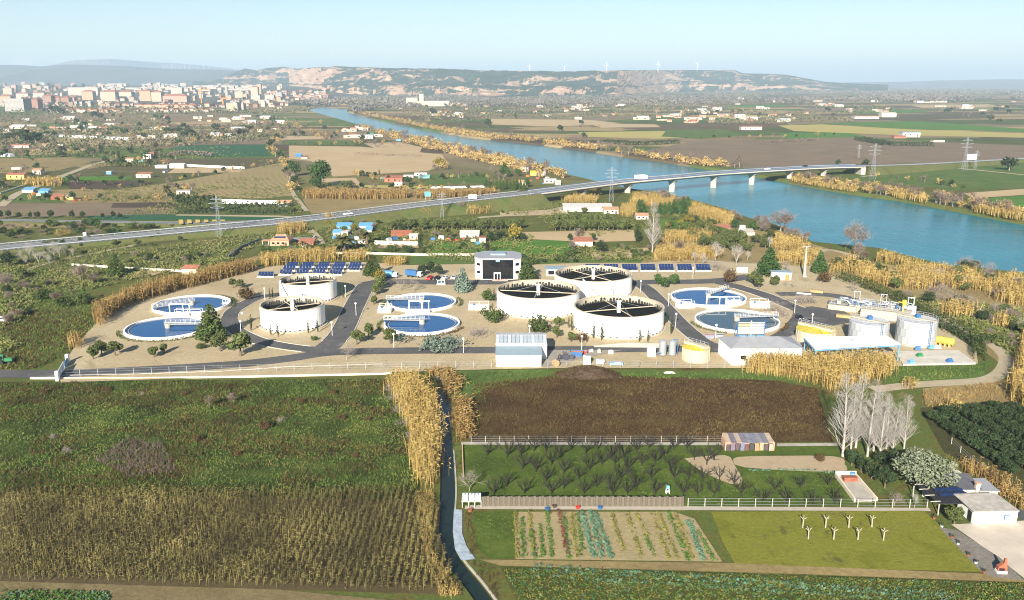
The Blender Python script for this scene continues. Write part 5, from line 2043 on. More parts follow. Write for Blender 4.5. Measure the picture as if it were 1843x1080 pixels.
# ---- tanker vessel lying down
c = G(1697, 622, ZP)
t = thing('gas_vessel', 'yellow and olive tank lying on cradles right of the digester', 'tank', c, R(-38))
b = MB()
b.cyl((-2.6, 0, 1.6), (2.6, 0, 1.6), 1.15, 1.15, 20)
b.cyl((-3.1, 0, 1.6), (-2.6, 0, 1.6), .5, 1.15, 20)
b.cyl((2.6, 0, 1.6), (3.1, 0, 1.6), 1.15, .5, 20)
b.build('vessel', paint('vessel_olive', (.36, .33, .06), .5, .15), t)
for x in (-1.8, -.6, .6, 1.8):
	b = MB()
	b.box((x, 0, 0), (.35, 2.0, .9))
	b.build('cradle', paint('cradle_yellow', (.66, .45, .12), .6, .1), t)
b = MB()
b.cyl((2.6, 0, 1.6), (2.75, 0, 1.6), 1.18, 1.18, 20)
b.build('end_band', paint('band_yellow', (.70, .48, .10), .6, .1), t)

# ---- headworks: concrete channels with pipes, pumps and railings
t = thing('headworks', 'concrete inlet works crowded with pipes, pumps and railings', 'inlet works', G(1565, 568, ZP), R(-28))
def hb(nm, cpos, s, m, rz=0.0):
	b = MB()
	b.box(cpos, s, rz)
	return b.build(nm, m, t)
hb('channel', (-9, 4, 0), (9, 4, 1.7), CREAM)
hb('channel', (0, 6.5, 0), (14, 6, 2.2), M_CONC)
hb('channel', (3, -1.0, 0), (11, 5.5, 2.8), CREAM)
hb('channel', (10.2, 4.5, 0), (4, 10, 1.9), CREAM)
hb('channel_water', (0, 6.5, 2.21), (12.8, 1.6, .02), POOLG)
hb('channel_water', (-9, 4, 1.71), (7.8, 1.6, .02), POOLG)
for k in range(54):
	x, y = rng.uniform(-11, 11), rng.uniform(2.5, 9.6)
	b = MB()
	if k % 3 == 0:
		b.cyl((x, y, 2.2), (x, y, 2.2 + rng.uniform(.6, 1.6)), .32, .32, 10)
		b.build('pump', [BLUEP, STEEL][k % 2], t)
	elif k % 3 == 1:
		b.box((x, y, 2.2), (rng.uniform(.6, 1.6), rng.uniform(.6, 1.1), rng.uniform(.4, 1.2)))
		b.build('gearbox', [GALV, STEEL, M_CONC, BLUEP][k % 4], t)
	else:
		L = [(x, y, 2.2), (x, y, 3.4), (x + rng.uniform(1.5, 3.5), y, 3.4), (x + 3.6, y - .4, 2.2)]
		b.tube(L, .16, 7)
		b.build('pipe', STEEL, t)
b = MB()
for x0, x1, y, z in ((-7, 7, 3.6, 2.2), (-7, 7, 9.4, 2.2), (-2.4, 8.4, -3.6, 2.8), (-13, -5, 2.2, 1.7), (-13, -5, 5.9, 1.7)):
	n = int((x1 - x0) / 1.4)
	for k in range(n + 1):
		x = x0 + (x1 - x0) * k / n
		b.bar((x, y, z), (x, y, z + 1.1), .07)
	for zz in (.55, 1.1):
		b.bar((x0, y, z + zz), (x1, y, z + zz), .07)
b.build('handrail', GALV, t, kind='stuff')
for i, (x, y) in enumerate(((-5.5, 11.2), (3.0, 10.8), (11.5, 10.2))):
	b = MB()
	for dx in (-.9, .9):
		b.bar((x + dx, y, 0), (x + dx, y, 5.2), .2)
	b.bar((x - 1.1, y, 5.2), (x + 1.1, y, 5.2), .25)
	b.bar((x, y, 5.2), (x, y - 1.6, 5.2), .2)
	b.build('gantry', GALV if i < 2 else WHITEP, t)
t = thing('davit_crane', 'yellow davit crane standing between the digester tanks', 'crane', G(1623.5, 571, ZP))
b = MB()
b.cyl((0, 0, 0), (0, 0, 4.4), .34, .30, 10)
b.build('post', YELLOWP, t)
b = MB()
b.box((.2, 0, 4.4), (1.2, .8, 1.4))
b.build('winch', YELLOWP, t)
b = MB()
b.bar((0, 0, 4.9), (-1.8, -.3, 5.3), .25)
b.build('jib', YELLOWP, t)
for k, (x, y, m, lb) in enumerate(((1502, 548, 'drum_dark', 'dark flat trailer parked above the yard'), (1518, 572, 'drum_wood', 'rusty open container lying by the yard'), (1640, 566, None, 'small white switch cabin right of yellow crane'), (1447, 530, None, 'white dropped kerb block on the upper road'), (1470, 527, 'drum_wood', 'brown rubbish skip near upper gravel edge'))):
	t = thing('yard_container', lb, 'container', G(x, y, ZP), R(-25))
	b = MB()
	s = (4.4, 1.6, .9) if k != 2 else (2.6, 2.2, 2.6)
	if k == 3:
		s = (5.0, .7, .4)
	b.box((0, 0, .15), s)
	b.build('body', MATS[m] if m else WHITEP, t)
	b = MB()
	b.box((0, 0, 0), (s[0] * .8, s[1] * .7, .15))
	b.build('base', GALV, t)
for x, y, m, lb in ((1652, 629, BLUEP, 'blue pump block at the foot of the right digester'), (1676, 627, BLUER, 'blue tank at slab edge near olive vessel'), (1655, 641, GREENP, 'green tarpaulin heap on the concrete slab'), (1640, 653, BLUER, 'blue drum pair at the near left of concrete slab'), (1709, 651, BLUEP, 'blue pump at the near right of concrete slab'), (1687, 627, WHITEP, 'white sacks beside the olive vessel')):
	t = thing('pump_block', lb, 'pump', G(x, y, ZP + .35), rng.uniform(-.4, .4))
	b = MB()
	b.box((0, 0, 0), (1.9, 1.1, .5), taper=.8)
	b.build('base', m, t)
	b = MB()
	b.cyl((-.6, 0, .65), (.6, 0, .65), .35, .35, 10)
	b.build('motor', m, t)

# ---- little service houses by the back fence
t = thing('transformer_hut', 'small white hut with grey roof and orange door near tall conifer', 'hut', G(1406, 503, ZP), R(-8))
b = MB()
b.box((0, 2, 0), (7.4, 4, 2.6))
b.build('wall', WHITE, t)
b = MB()
b.box((0, 2, 2.6), (8, 4.6, .3))
b.build('roof', ROOFB, t)
b = MB()
b.box((2.2, -.05, 0), (1.5, .12, 2.1))
b.build('door', ORANGE, t)
t = thing('entrance_wall', 'short white wall block by the side road near conifer', 'wall', G(1336, 490, ZP))
b = MB()
b.box((0, 1, 0), (4.2, 2.2, 2.0))
b.build('wall', WHITE, t)
b = MB()
b.box((0, 1, 2.0), (4.5, 2.5, .15))
b.build('coping', M_CONC, t)
t = thing('service_pavilion', 'low white pavilion with blue roof behind the middle filter tank', 'building', G(1002, 497, ZP))
b = MB()
b.box((0, 3, 0), (8, 5, 2.6))
b.build('wall', WHITE, t)
b = MB()
b.box((0, 3, 2.6), (9, 6, .3))
b.build('roof', ROOFB, t)
for x in (-2.2, 1.8):
	b = MB()
	b.box((x, .45, .5), (2.4, .12, 1.6))
	b.build('window', GLASSD, t)

# ---- solar panels
PANEL = None
def solar_mat():
	m, nt, b = _new('solar_cells')
	p = objpos(nt)
	br_ = nt.nodes.new('ShaderNodeTexBrick')
	br_.offset = 0
	br_.inputs['Scale'].default_value = 1.0
	br_.inputs['Brick Width'].default_value = .19
	br_.inputs['Row Height'].default_value = .19
	br_.inputs['Mortar Size'].default_value = .006
	br_.inputs['Color1'].default_value = (.008, .022, .085, 1)
	br_.inputs['Color2'].default_value = (.010, .028, .10, 1)
	br_.inputs['Mortar'].default_value = (.04, .06, .12, 1)
	nt.links.new(p, br_.inputs['Vector'])
	nt.links.new(br_.outputs[0], b.inputs['Base Color'])
	b.inputs['Roughness'].default_value = .22
	return m
M_SOLAR = solar_mat()
pb = MB()
pb.box((0, 0, 0), (1.12, 1.02, .05))
PAN = pb.mesh('solar_panel', M_SOLAR)
TL = R(32)
def solar_table(p, nx, ny, label, group=None, legs=True):
	t = thing('solar_table', label, 'solar panels', p, 0, group)
	W, Hs = nx * 1.2, ny * 1.09
	for i in range(nx):
		for j in range(ny):
			o = inst('solar_panel', PAN, t, (-W / 2 + .6 + i * 1.2, (.545 + j * 1.09) * math.cos(TL), .75 + (.545 + j * 1.09) * math.sin(TL)))
			o.rotation_euler = (TL, 0, 0)
	b = MB()
	for x in (-W / 2, -W / 6, W / 6, W / 2):
		b.bar((x, 0, .70), (x, Hs * math.cos(TL), .70 + Hs * math.sin(TL)), .12)
		b.bar((x, .3, 0), (x, .3, .9), .12)
		b.bar((x, Hs * math.cos(TL) - .3, 0), (x, Hs * math.cos(TL) - .3, .5 + Hs * math.sin(TL)), .12)
	b.build('frame', GALV, t, kind='stuff')
	b = MB()
	b.box((0, -.2, 0), (W + .6, .9, .3))
	b.build('plinth', WHITE, t)
ordn = ['first', 'second', 'third', 'fourth', 'fifth', 'sixth', 'seventh', 'eighth']
for k in range(7):
	solar_table(G(1067 + k * 33.2, 488.3, ZP), 5, 3, 'solar table right of the big tanks, %s from the left' % ordn[k], 'solar tables in the row right of the big tanks')
solar_table(G(478, 499, ZP), 5, 2, 'lone small solar table at the left end of panels')
for j, (y, x0, st) in enumerate(((495, 514, 30.0), (487.5, 520, 29.2), (481, 526, 28.4))):
	for k in range(5 if j else 4):
		solar_table(G(x0 + k * st, y, ZP), 4, 2, 'solar table behind small tanks, %s row, %s from the left' % (['front', 'middle', 'back'][j], ordn[k]), 'solar tables behind the small filter tanks')

# ---- gate, fence of the works
t = thing('entrance_gate', 'white solid sliding gate between white posts at the works entrance', 'gate', G(104, 684, ZP))
q = G(122, 652, ZP) - G(104, 684, ZP)
q.z = 0
b = MB()
b.box((0, 0, -.2), (.8, .8, 2.6))
b.build('post', WHITEP, t)
b = MB()
b.box(q, (.8, .8, 2.3))
b.build('post', WHITEP, t)
b = MB()
u = q * .06
b.bar(q * .06 + Vector((0, 0, 1.1)), q * .62 + Vector((0, 0, 1.1)), .12, 1.9)
b.build('gate_leaf', WHITEP, t)
b = MB()
b.bar(q * .66 + Vector((0, 0, .8)), q * .97 + Vector((0, 0, .8)), .14, 1.4)
b.build('wall_panel', BLUER, t)

def wire_fence(pts, step, h, label, m=GALV, z=0.0, pw=.09, mesh=True, name='wire_fence', wires=3, world_pts=False):
	L = [Vector(p) for p in pts] if world_pts else [G(x, y, z) for x, y in pts]
	t = thing(name, label, 'fence', L[0])
	pb = MB()
	pb.box((0, 0, -.1), (pw, pw, h + .1))
	pm = pb.mesh('post', m)
	wb = MB()
	for a, c in zip(L[:-1], L[1:]):
		n = max(1, int(round((c - a).length / step)))
		for k in range(n + 1):
			inst('post', pm, t, a.lerp(c, k / n) - L[0])
		for j in range(wires):
			zz = Vector((0, 0, h * (j + 1) / wires - .06))
			wb.bar(a - L[0] + zz, c - L[0] + zz, .025)
	wb.build('wires', GALV, t, kind='stuff')
wire_fence([(112, 679), (400, 670), (690, 664), (885, 662)], 4.6, 2.0, 'wire fence along the front of the works left of the sheds', z=ZP)
wire_fence([(986, 663), (1150, 662), (1335, 662)], 4.6, 2.0, 'wire fence along the works front yard right of sheds', z=ZP)

# ---- trees and shrubs of the works
OG = 'olive trees planted on the works gravel'
for x, y, h, w in ((168, 646, 21, 'at the left end, nearest the gate'), (183, 637, 20, 'behind two others near the gate'), (208, 640, 22, 'third from the gate'), (277, 643, 17, 'left of a pair before the left basins'), (296, 635, 15, 'right of a pair before the left basins'),
				   (397, 632, 29, 'in front of the tall conifer'), (433, 641, 36, 'tall one by the front road bend'), (642.5, 620, 23, 'beside the wide road, left of three'), (664, 607, 21, 'beside the wide road, rear of three'), (702.5, 619, 24, 'below the central front basin'),
				   (420, 518, 14, 'left of the brown dome shrub'), (432, 519, 14, 'touching the brown dome shrub'), (677, 531, 19, 'upper left of central rear basin'), (685, 522, 22, 'behind another left of central rear basin'), (673, 548, 13, 'small, left of central rear basin'),
				   (1005, 590, 17, 'between the two front big tanks'), (1002, 608, 18, 'below the gap of the big tanks'), (1028, 616, 16, 'beside russet shrub near front road'), (1365, 520, 21, 'below the tall right conifer'), (1355, 512, 20, 'left foot of tall right conifer'), (1394, 515, 17, 'in front of the orange-doored hut')):
	putpx('olive', x, y, h * 1.15, 'round olive tree ' + w, 'olive tree', OG, 1.25, ZP)
for x, y, h, k, lab, cat, w in (
		(381, 610, 57, 'cone', 'tall bushy conifer overlapping the left front basin', 'conifer', 1.3), (949.5, 505, 38, 'cone', 'bushy conifer just right of the office', 'conifer', 1.25), (664, 496, 26, 'cone', 'smaller conifer at the right end of left solar panels', 'conifer', 1.1), (674, 497, 34, 'cone', 'larger conifer at the right end of left solar panels', 'conifer', 1.1),
		(1383, 495, 46, 'greencone', 'broad green conifer beside the hut at right', 'conifer', 1.3), (1474.6, 491, 36, 'greencone', 'green conifer at the right corner near river path', 'conifer', 1.1), (833, 525, 40, 'spruce', 'pale blue spruce between office and central basins', 'spruce', 1.05),
		(685, 508, 22, 'yellow', 'yellowish shrub at the bend of the back road', 'shrub', .9), (443, 538, 18, 'reddome', 'dense brown dome shrub left of the small tanks', 'shrub', .85), (885, 580, 22, 'dome', 'large dark dome shrub at the left big tank', 'shrub', .95), (882, 541, 17, 'dome', 'round green shrub left of middle big tank', 'shrub', .8),
		(970, 597, 24, 'dome', 'three-lobed dark shrub before the middle big tank', 'shrub', .9), (1048.5, 616, 14, 'reddome', 'russet shrub by the front road lamp', 'shrub', .9), (1314, 510, 19, 'reddome', 'russet rounded shrub on the corner of the side road', 'shrub', .7), (1481, 509, 17, 'reddome', 'brown dome shrub at the right corner of works', 'shrub', .75),
		(362, 628, 9, 'dome', 'flat dark shrub on gravel before left basin', 'shrub', 1.1), (566, 612, 7, 'dome', 'small dark shrub on brown mulch before small tank', 'shrub', 1.0), (791, 627, 19, 'juniper', 'wide spreading blue-green juniper by the front road', 'juniper', .95),
		(760, 496, 19, 'darkround', 'round dark bush behind parked cars, left of three', 'bush', .95), (775, 493, 20, 'darkround', 'round dark bush behind parked cars, middle of three', 'bush', .95), (789, 496, 18, 'darkround', 'round dark bush behind parked cars, right of three', 'bush', .95),
		(1184, 513, 18, 'round', 'round green bush left of three near right basins', 'bush', .95), (1196, 519, 19, 'round', 'round green bush front of three near right basins', 'bush', .9), (1213, 513, 18, 'round', 'round green bush right of three near right basins', 'bush', .95),
		(624, 647, 30, 'bare', 'leafless tree on the verge of the front road crossroads', 'bare tree', 1.2), (720, 524, 26, 'bare', 'leafless tree left of two by the back road', 'bare tree', 1.2), (744, 525, 24, 'bare', 'leafless tree right of two by the back road', 'bare tree', 1.1),
		(858, 606, 22, 'thicket', 'sprawling leafless shrub left of middle big tank', 'shrub', 1.3), (1392, 562, 22, 'thicket', 'brown leafless shrub right of pump chamber', 'shrub', 1.0), (1410, 571, 18, 'thicket', 'brown leafless shrub at the junction edge', 'shrub', 1.0), (1436, 546, 19, 'thicket', 'brown leafless shrubs beside upper road, left', 'shrub', 1.3), (1455, 546, 19, 'thicket', 'brown leafless shrubs beside upper road, right', 'shrub', 1.3),
		(1427, 519, 16, 'bare', 'tiny leafless sapling near the hut, front', 'bare tree', .8), (1414, 517, 14, 'bare', 'tiny leafless sapling left of another near hut', 'bare tree', .8), (1535, 525, 20, 'bare', 'small leafless tree near right hedge', 'bare tree', 1.2)):
	putpx(k, x, y, h * 1.12, lab, cat, None, w * 1.05, ZP)
CG = 'young cypresses around the filter tanks'
for x, y, h, w in ((452.5, 595, 30, 'left of the small front tank'), (487.6, 604, 25, 'before the small front tank, first'), (501, 606, 27, 'before the small front tank, second'), (555, 600, 25, 'before the small front tank, third'), (572, 598, 23, 'before the small front tank, fourth'), (486, 539, 21, 'left of the small rear tank, first'),
				   (491, 537, 20, 'left of the small rear tank, second'), (618, 536, 26, 'right of the small rear tank'), (889, 541, 22, 'left of the middle big tank, rear'), (886.6, 559, 13, 'left of the middle big tank, lower'), (905, 574, 20, 'beside the dome shrub'), (1023.6, 590, 21, 'between the front big tanks, left'),
				   (1029, 595, 25, 'between the front big tanks, right'), (1068, 609, 28, 'before the nearest big tank, first'), (1082.6, 612, 32, 'before the nearest big tank, second'), (1151, 615, 27, 'before the nearest big tank, third'), (1166, 615, 25, 'before the nearest big tank, fourth'), (1200, 581, 24, 'right of the nearest big tank, rear'), (1208, 601, 32, 'right of the nearest big tank, front')):
	putpx('darkcypress', x, y, h * 1.1, 'slim young cypress ' + w, 'cypress', CG, .8, ZP)
hedge([(1508, 503), (1560, 520), (1606, 541), (1650, 560), (1680, 577), (1720, 598), (1757, 618), (1762, 650)], 3.2, 3.0, 'dark clipped hedge along the right boundary of the works', L_CONIF, .34, 9)
hedge([(1679, 588), (1700, 596), (1757, 622)], 2.0, 2.0, 'second dark hedge row inside the right works boundary', L_DARK, .34, 8)

# ============================================================ BETWEEN THE WORKS AND THE RIVER, AND THE NEAR PLAIN
W_CREAM = paint('house_cream', (.66, .56, .42), .85, .08, .4)
W_PINK = paint('house_terracotta', (.50, .30, .19), .85, .08, .4)
W_WH = paint('house_white', (.52, .48, .42), .85, .08, .4)
W_LT = paint('roof_pale', (.48, .46, .43), .7, .1, .4)
W_YEL = paint('house_yellow', (.66, .48, .14), .85, .08, .4)
W_GREY = paint('house_grey', (.42, .42, .42), .85, .08, .4)
W_RED = paint('house_red', (.36, .14, .09), .85, .1, .4)
W_TURQ = paint('house_turquoise', (.16, .38, .38), .8, .1, .4)
RUST = paint('rusty_sheet', (.26, .09, .05), .9, .3, 1.5)
def gable_roof(b, w, d, h0, rise, ov=.35, y0=0.0, th=.18):
	P = []
	for x in (-w / 2 - ov, w / 2 + ov):
		P += [(x, y0 - ov, h0), (x, y0 + d / 2, h0 + rise), (x, y0 + d + ov, h0)]
	Q = [(x, y, z + th) for x, y, z in P]
	b.add(P + Q, [(0, 3, 4, 1), (1, 4, 5, 2), (6, 7, 10, 9), (7, 8, 11, 10), (0, 1, 7, 6), (1, 2, 8, 7), (3, 9, 10, 4), (4, 10, 11, 5), (0, 6, 9, 3), (2, 5, 11, 8)])
def house(px, py, wpx, hpx, dep, wall, roof, label, kind='gable', rz=0.0, name='house', cat='house', z=0.0, wins=2, rise=1.2, group=None, pos=None, m=None):
	c = pos if pos is not None else G(px, py, z)
	m = m or mpp(px, py, z)
	w, h = wpx * m, hpx * m * 1.02
	t = thing(name, label, cat, c, rz, group)
	b = MB()
	if kind == 'gable':
		P = [(-w / 2, 0, -.2), (w / 2, 0, -.2), (w / 2, dep, -.2), (-w / 2, dep, -.2), (-w / 2, 0, h), (w / 2, 0, h), (w / 2, dep, h), (-w / 2, dep, h), (-w / 2, dep / 2, h + rise - .05), (w / 2, dep / 2, h + rise - .05)]
		b.add(P, [(3, 2, 1, 0), (0, 1, 5, 4), (2, 3, 7, 6), (1, 2, 6, 9, 5), (3, 0, 4, 8, 7)])
	else:
		b.box((0, dep / 2, -.2), (w, dep, h + .2))
	b.build('wall', wall, t)
	b = MB()
	if kind == 'gable':
		gable_roof(b, w, dep, h, rise)
	elif kind == 'flat':
		b.box((0, dep / 2, h), (w + .5, dep + .5, .25))
	elif kind == 'mono':
		P = [(-w / 2 - .25, -.25, h + .02), (w / 2 + .25, -.25, h + .02), (w / 2 + .25, dep + .25, h + rise), (-w / 2 - .25, dep + .25, h + rise)]
		b.add(P + [(x, y, zz + .15) for x, y, zz in P], [(0, 3, 2, 1), (4, 5, 6, 7), (0, 1, 5, 4), (1, 2, 6, 5), (2, 3, 7, 6), (3, 0, 4, 7)])
	else:
		e = .3
		A = [(-w / 2 - e, -e, h), (w / 2 + e, -e, h), (w / 2 + e, dep + e, h), (-w / 2 - e, dep + e, h), (-w / 4, dep / 2, h + rise), (w / 4, dep / 2, h + rise)]
		b.add(A, [(0, 1, 5, 4), (1, 2, 5), (2, 3, 4, 5), (3, 0, 4), (3, 2, 1, 0)])
	b.build('roof', roof, t)
	for k in range(wins):
		b = MB()
		x = -w / 2 + w * (k + .7) / (wins + .9)
		b.box((x, -.04, h * .38), (min(1.2, w * .16), .12, h * .34))
		b.build('window', GLASSD, t)
	if wins:
		b = MB()
		b.box((w * .34, -.05, 0), (min(1.1, w * .14), .12, h * .68))
		b.build('door', BARK, t)
	return t

v = house(503, 443, 34, 9.5, 9, W_PINK, ROOFO, 'villa with orange hipped roof and solar panels above the canes', 'hip', rise=2.4, wins=3)
for k in range(4):
	o = inst('solar_panel', PAN, v, (-2.2 + k * 1.35, 2.2, 3.9), 0, 1.15)
	o.rotation_euler = (R(26), 0, 0)
b = MB()
b.box((-6.6, 2.5, 2.3), (3.6, 4, .25))
b.build('porch_roof', ROOFO, v)
for x in (-8.1, -5.2):
	b = MB()
	b.box((x, .8, 0), (.3, .3, 2.3))
	b.build('porch_post', W_CREAM, v)
for a in (
	(551, 443, 26, 6, 5, W_RED, ROOFR, 'low red outbuilding right of the orange-roofed villa', 'mono', 0),
	(546, 434, 38, 3, 4, M_CONC, ROOFG, 'long grey lean-to behind the villa', 'flat', 0),
	(619, 412, 26, 5, 4, BLUER, BLUER, 'bright blue sheet-metal shed by the motorway verge', 'mono', 0),
	(658, 411, 24, 4, 4, W_GREY, BLUER, 'pale shed with light blue roof right of blue shed', 'mono', 0),
	(620, 425, 12, 7, 4, W_WH, W_LT, 'white cubic hut above the large palm', 'flat', 1),
	(664, 418, 11, 4, 3, W_WH, BLUER, 'tiny hut with sky blue roof between palms', 'mono', 0),
	(606, 424, 14, 5, 3, W_GREY, BLUER, 'grey hut with blue sheets left of white hut', 'mono', 0),
	(651, 440, 13, 6, 4, W_CREAM, M_CONC, 'pale roofless hut beside the second palm', 'flat', 1),
	(744, 431, 15, 8, 4, W_CREAM, W_CREAM, 'pale plastered hut left of the ivy trunk', 'flat', 1),
	(722, 426, 36, 6, 2, RUST, RUST, 'long rusty sheet-metal shed below the olive row', 'mono', 0),
	(845, 428, 34, 6, 5, W_GREY, W_CREAM, 'ramshackle grey shed with cluttered roof between gardens', 'mono', 1),
	(868, 437, 12, 9, 4, W_CREAM, RUST, 'pale tower-like hut beside the right ivy trunk', 'flat', 0),
	(1050, 444, 33, 9, 5, W_WH, ROOFR, 'white cottage with turquoise painting and red roof edge', 'mono', 0),
	(1100, 385, 26, 7, 9, W_CREAM, ROOFO, 'farmhouse with orange tile roof right of long white barn', 'gable', 2),
	(1156, 395, 22, 6, 7, W_WH, ROOFO, 'white cottage with red tiles behind the tall poplar', 'gable', 2),
	(1298, 419, 31, 8, 8, W_WH, ROOFR, 'white house with red roof among riverside scrub', 'gable', 2),
	(1350, 424, 16, 5, 5, W_CREAM, M_CONC, 'low stone shed right of the riverside house', 'mono', 0),
	(1415, 436, 9, 4, 3, W_CREAM, M_CONC, 'tiny stone hut near the riverbank trees', 'flat', 0),
	(511, 372, 26, 7, 6, W_WH, ROOFO, 'white cottage with orange roof at the end of long wall', 'gable', 1),
	(708, 328, 32, 7, 8, W_RED, ROOFR, 'red house in the garden cluster by the big tan field', 'mono', 2),
	(717, 335, 14, 6, 5, W_WH, W_LT, 'white hut in front of the red house', 'flat', 1),
	(735, 320, 18, 4, 5, W_WH, W_LT, 'white flat shed behind the red house', 'flat', 0),
	(757, 317, 22, 5, 6, W_WH, W_LT, 'white bungalow at the edge of the tan field', 'flat', 2),
	(763, 321, 20, 3, 3, W_TURQ, W_TURQ, 'green sheet fence hut below white bungalow', 'mono', 0),
	(690, 322, 10, 3, 3, W_TURQ, W_LT, 'small turquoise hut left of the red house', 'flat', 0),
	(28, 323, 32, 8, 9, W_YEL, ROOFR, 'yellow house with red roof at the left edge', 'gable', 2),
	(66, 314, 15, 7, 7, W_WH, ROOFO, 'white house with tiled roof right of yellow house', 'gable', 1),
	(30, 306, 18, 4, 5, W_CREAM, W_LT, 'pale shed behind the yellow house', 'flat', 0),
	(50, 347, 20, 5, 5, W_GREY, BLUER, 'hut with pale blue roof beside the left lane', 'mono', 0),
	(78, 348, 18, 4, 4, BLUER, BLUER, 'blue tarpaulin shelter right of the pale blue hut', 'mono', 0),
	(102, 360, 21, 6, 4, RUST, ROOFR, 'rusty red shed on dry ground at left', 'mono', 1),
	(125, 360, 14, 5, 4, W_YEL, M_CONC, 'yellowish shed right of the rusty shed', 'mono', 0),
	(231, 292, 18, 5, 7, W_CREAM, ROOFO, 'bungalow with orange roof beside dark cypresses', 'gable', 2),
	(252, 291, 12, 4, 4, W_TURQ, W_LT, 'hut with turquoise wall right of orange-roofed bungalow', 'flat', 0),
	(265, 286, 14, 8, 6, W_CREAM, ROOFG, 'tall pale house among small cypresses', 'flat', 2),
	(273, 284, 9, 9, 5, W_RED, ROOFR, 'narrow red house right of tall pale house', 'flat', 1),
	(196, 314, 9, 5, 4, BLUER, W_LT, 'sky blue hut on bare brown ground', 'flat', 0),
	(258, 320, 26, 6, 6, W_CREAM, ROOFR, 'low farmhouse with red roof by the green strip', 'mono', 1),
	(290, 303, 22, 5, 7, W_GREY, W_LT, 'grey warehouse with white roof left of tan strip', 'flat', 0),
	(318, 303, 26, 6, 8, W_WH, W_LT, 'white warehouse at the end of the walled tan strip', 'gable', 0),
	(330, 351, 24, 7, 6, W_CREAM, M_CONC, 'ruined pale farmhouse beside a palm', 'flat', 2),
	(35, 266, 34, 4, 8, W_WH, ROOFR, 'long white farmhouse with red roof near left pines', 'gable', 3),
	(80, 265, 14, 4, 7, W_WH, ROOFO, 'white barn with tiled roof right of left pines', 'gable', 0),
	(108, 263, 10, 3, 6, W_WH, W_LT, 'white shed beside the long tunnel roof', 'flat', 0),
	(537, 283, 11, 4, 5, BLUEP, BLUER, 'blue hut among bushes beside the tan field', 'mono', 0),
	(548, 286, 10, 3, 5, W_CREAM, RUST, 'brown hut right of the blue hut', 'mono', 0),
	(944, 309, 14, 7, 6, W_WH, W_LT, 'white riverside cabin with blue awning behind pines', 'flat', 1),
	(960, 316, 11, 5, 5, W_YEL, YELLOWP, 'cabin with bright yellow roof near the bridge', 'mono', 0),
	(975, 316, 13, 6, 5, W_WH, W_LT, 'white cabin right of the yellow roof', 'flat', 1),
	(990, 330, 22, 7, 6, W_WH, W_LT, 'white house with turquoise shutters by the bridge approach', 'flat', 2),
	(1004, 333, 10, 7, 5, W_CREAM, W_CREAM, 'pale block house nearest the bridge end', 'flat', 1),
	(938, 334, 16, 6, 5, W_CREAM, ROOFO, 'pink cottage hidden in the conifer row', 'gable', 1),
	(660, 250, 22, 6, 9, W_WH, ROOFG, 'white farmhouse by the river upstream, largest of cluster', 'gable', 2),
	(640, 247, 14, 4, 8, W_CREAM, W_LT, 'pale shed left of the upstream farmhouse', 'flat', 0),
	(668, 243, 10, 4, 7, GREENP, GREENP, 'green shed right of the upstream farmhouse', 'flat', 0),
	(685, 246, 9, 3, 6, W_WH, ROOFO, 'small tiled hut at the upstream riverbank', 'gable', 0),
	(717, 254, 9, 3, 5, BLUER, BLUER, 'small blue hut near the upstream riverbank', 'flat', 0),
	(1353, 234, 37, 5.5, 16, W_WH, ROOFR, 'long white barn with red roof across the river', 'gable', 3),
	(1640, 247, 32, 8, 14, W_WH, BLUER, 'white and blue house behind the dark orchard across the river', 'flat', 3),
	(1620, 249, 22, 3, 10, W_RED, ROOFR, 'low red-roofed wing left of the white and blue house', 'gable', 0),
	(1690, 256, 20, 3, 9, W_CREAM, M_CONC, 'low pale sheds right of the white and blue house', 'flat', 0),
	(1560, 214, 44, 4, 20, W_WH, ROOFO, 'long tiled farm complex on the far plain', 'gable', 3),
	(1600, 211, 26, 7, 18, W_CREAM, W_CREAM, 'tall pale barn at the right end of farm complex', 'gable', 0),
):
	house(a[0], a[1], a[2], a[3], a[4], a[5], a[6], a[7], a[8], wins=a[9])
wl_ = house(1058, 381, 88, 7, 8, W_WH, W_LT, 'long low white barn with white roof below the bridge end', 'mono', wins=0, rise=1.5, name='barn', cat='barn')
t = thing('dovecote', 'white tapered chimney tower beside the riverside house', 'tower', G(1335.5, 418))
b = MB()
b.box((0, 0, 0), (3.4, 3.4, 3.2), taper=.62)
b.build('shaft', WHITE, t)
b = MB()
b.box((0, 0, 3.2), (2.5, 2.5, .4))
b.build('cap', WHITEP, t)

def wall_run(pts, h, th, label, m=None, z=0.0):
	L = [G(x, y, z) for x, y in pts]
	b = MB()
	for a, c in zip(L[:-1], L[1:]):
		b.bar(a - L[0] + Vector((0, 0, h / 2)), c - L[0] + Vector((0, 0, h / 2)), th, h)
	o = b.build('garden_wall', m or WHITE, loc=L[0])
	return tag(o, label, 'wall')
WP = MATS['wall_pale']
wall_run([(602, 457), (690, 458), (755, 460), (878, 460)], .9, .5, 'low pale wall along the lane behind the canes', WP)
ww = wall_run([(674, 440), (752, 442)], 1.9, .3, 'high cream garden wall with black painted lettering', WP)
b = MB()
L0 = G(674, 440)
for k in range(17):
	x = (698 + k * 3.1)
	if k in (3, 9):
		continue
	q = G(x, 440.9 + k * .05) - L0
	hh = .5 + .12 * ((k * 5) % 3)
	b.box((q.x, q.y - .3, .35), (.16, .05, hh))
	b.box((q.x + .28, q.y - .3, .35 + (k % 3) * .2), (.34, .05, .14))
	if k % 2:
		b.box((q.x + .45, q.y - .3, .35), (.14, .05, hh * .8))
b.build('painted_lettering', paint('letter_black', (.02, .02, .025), .8, .1), ww)
wall_run([(128, 478), (222, 484), (318, 489), (352, 492)], .9, .4, 'pale wall behind the sandy garden plot left of works', WP)
wall_run([(400, 366), (520, 369)], 2.6, .5, 'long white wall north of the motorway above dark hedge', WHITE)
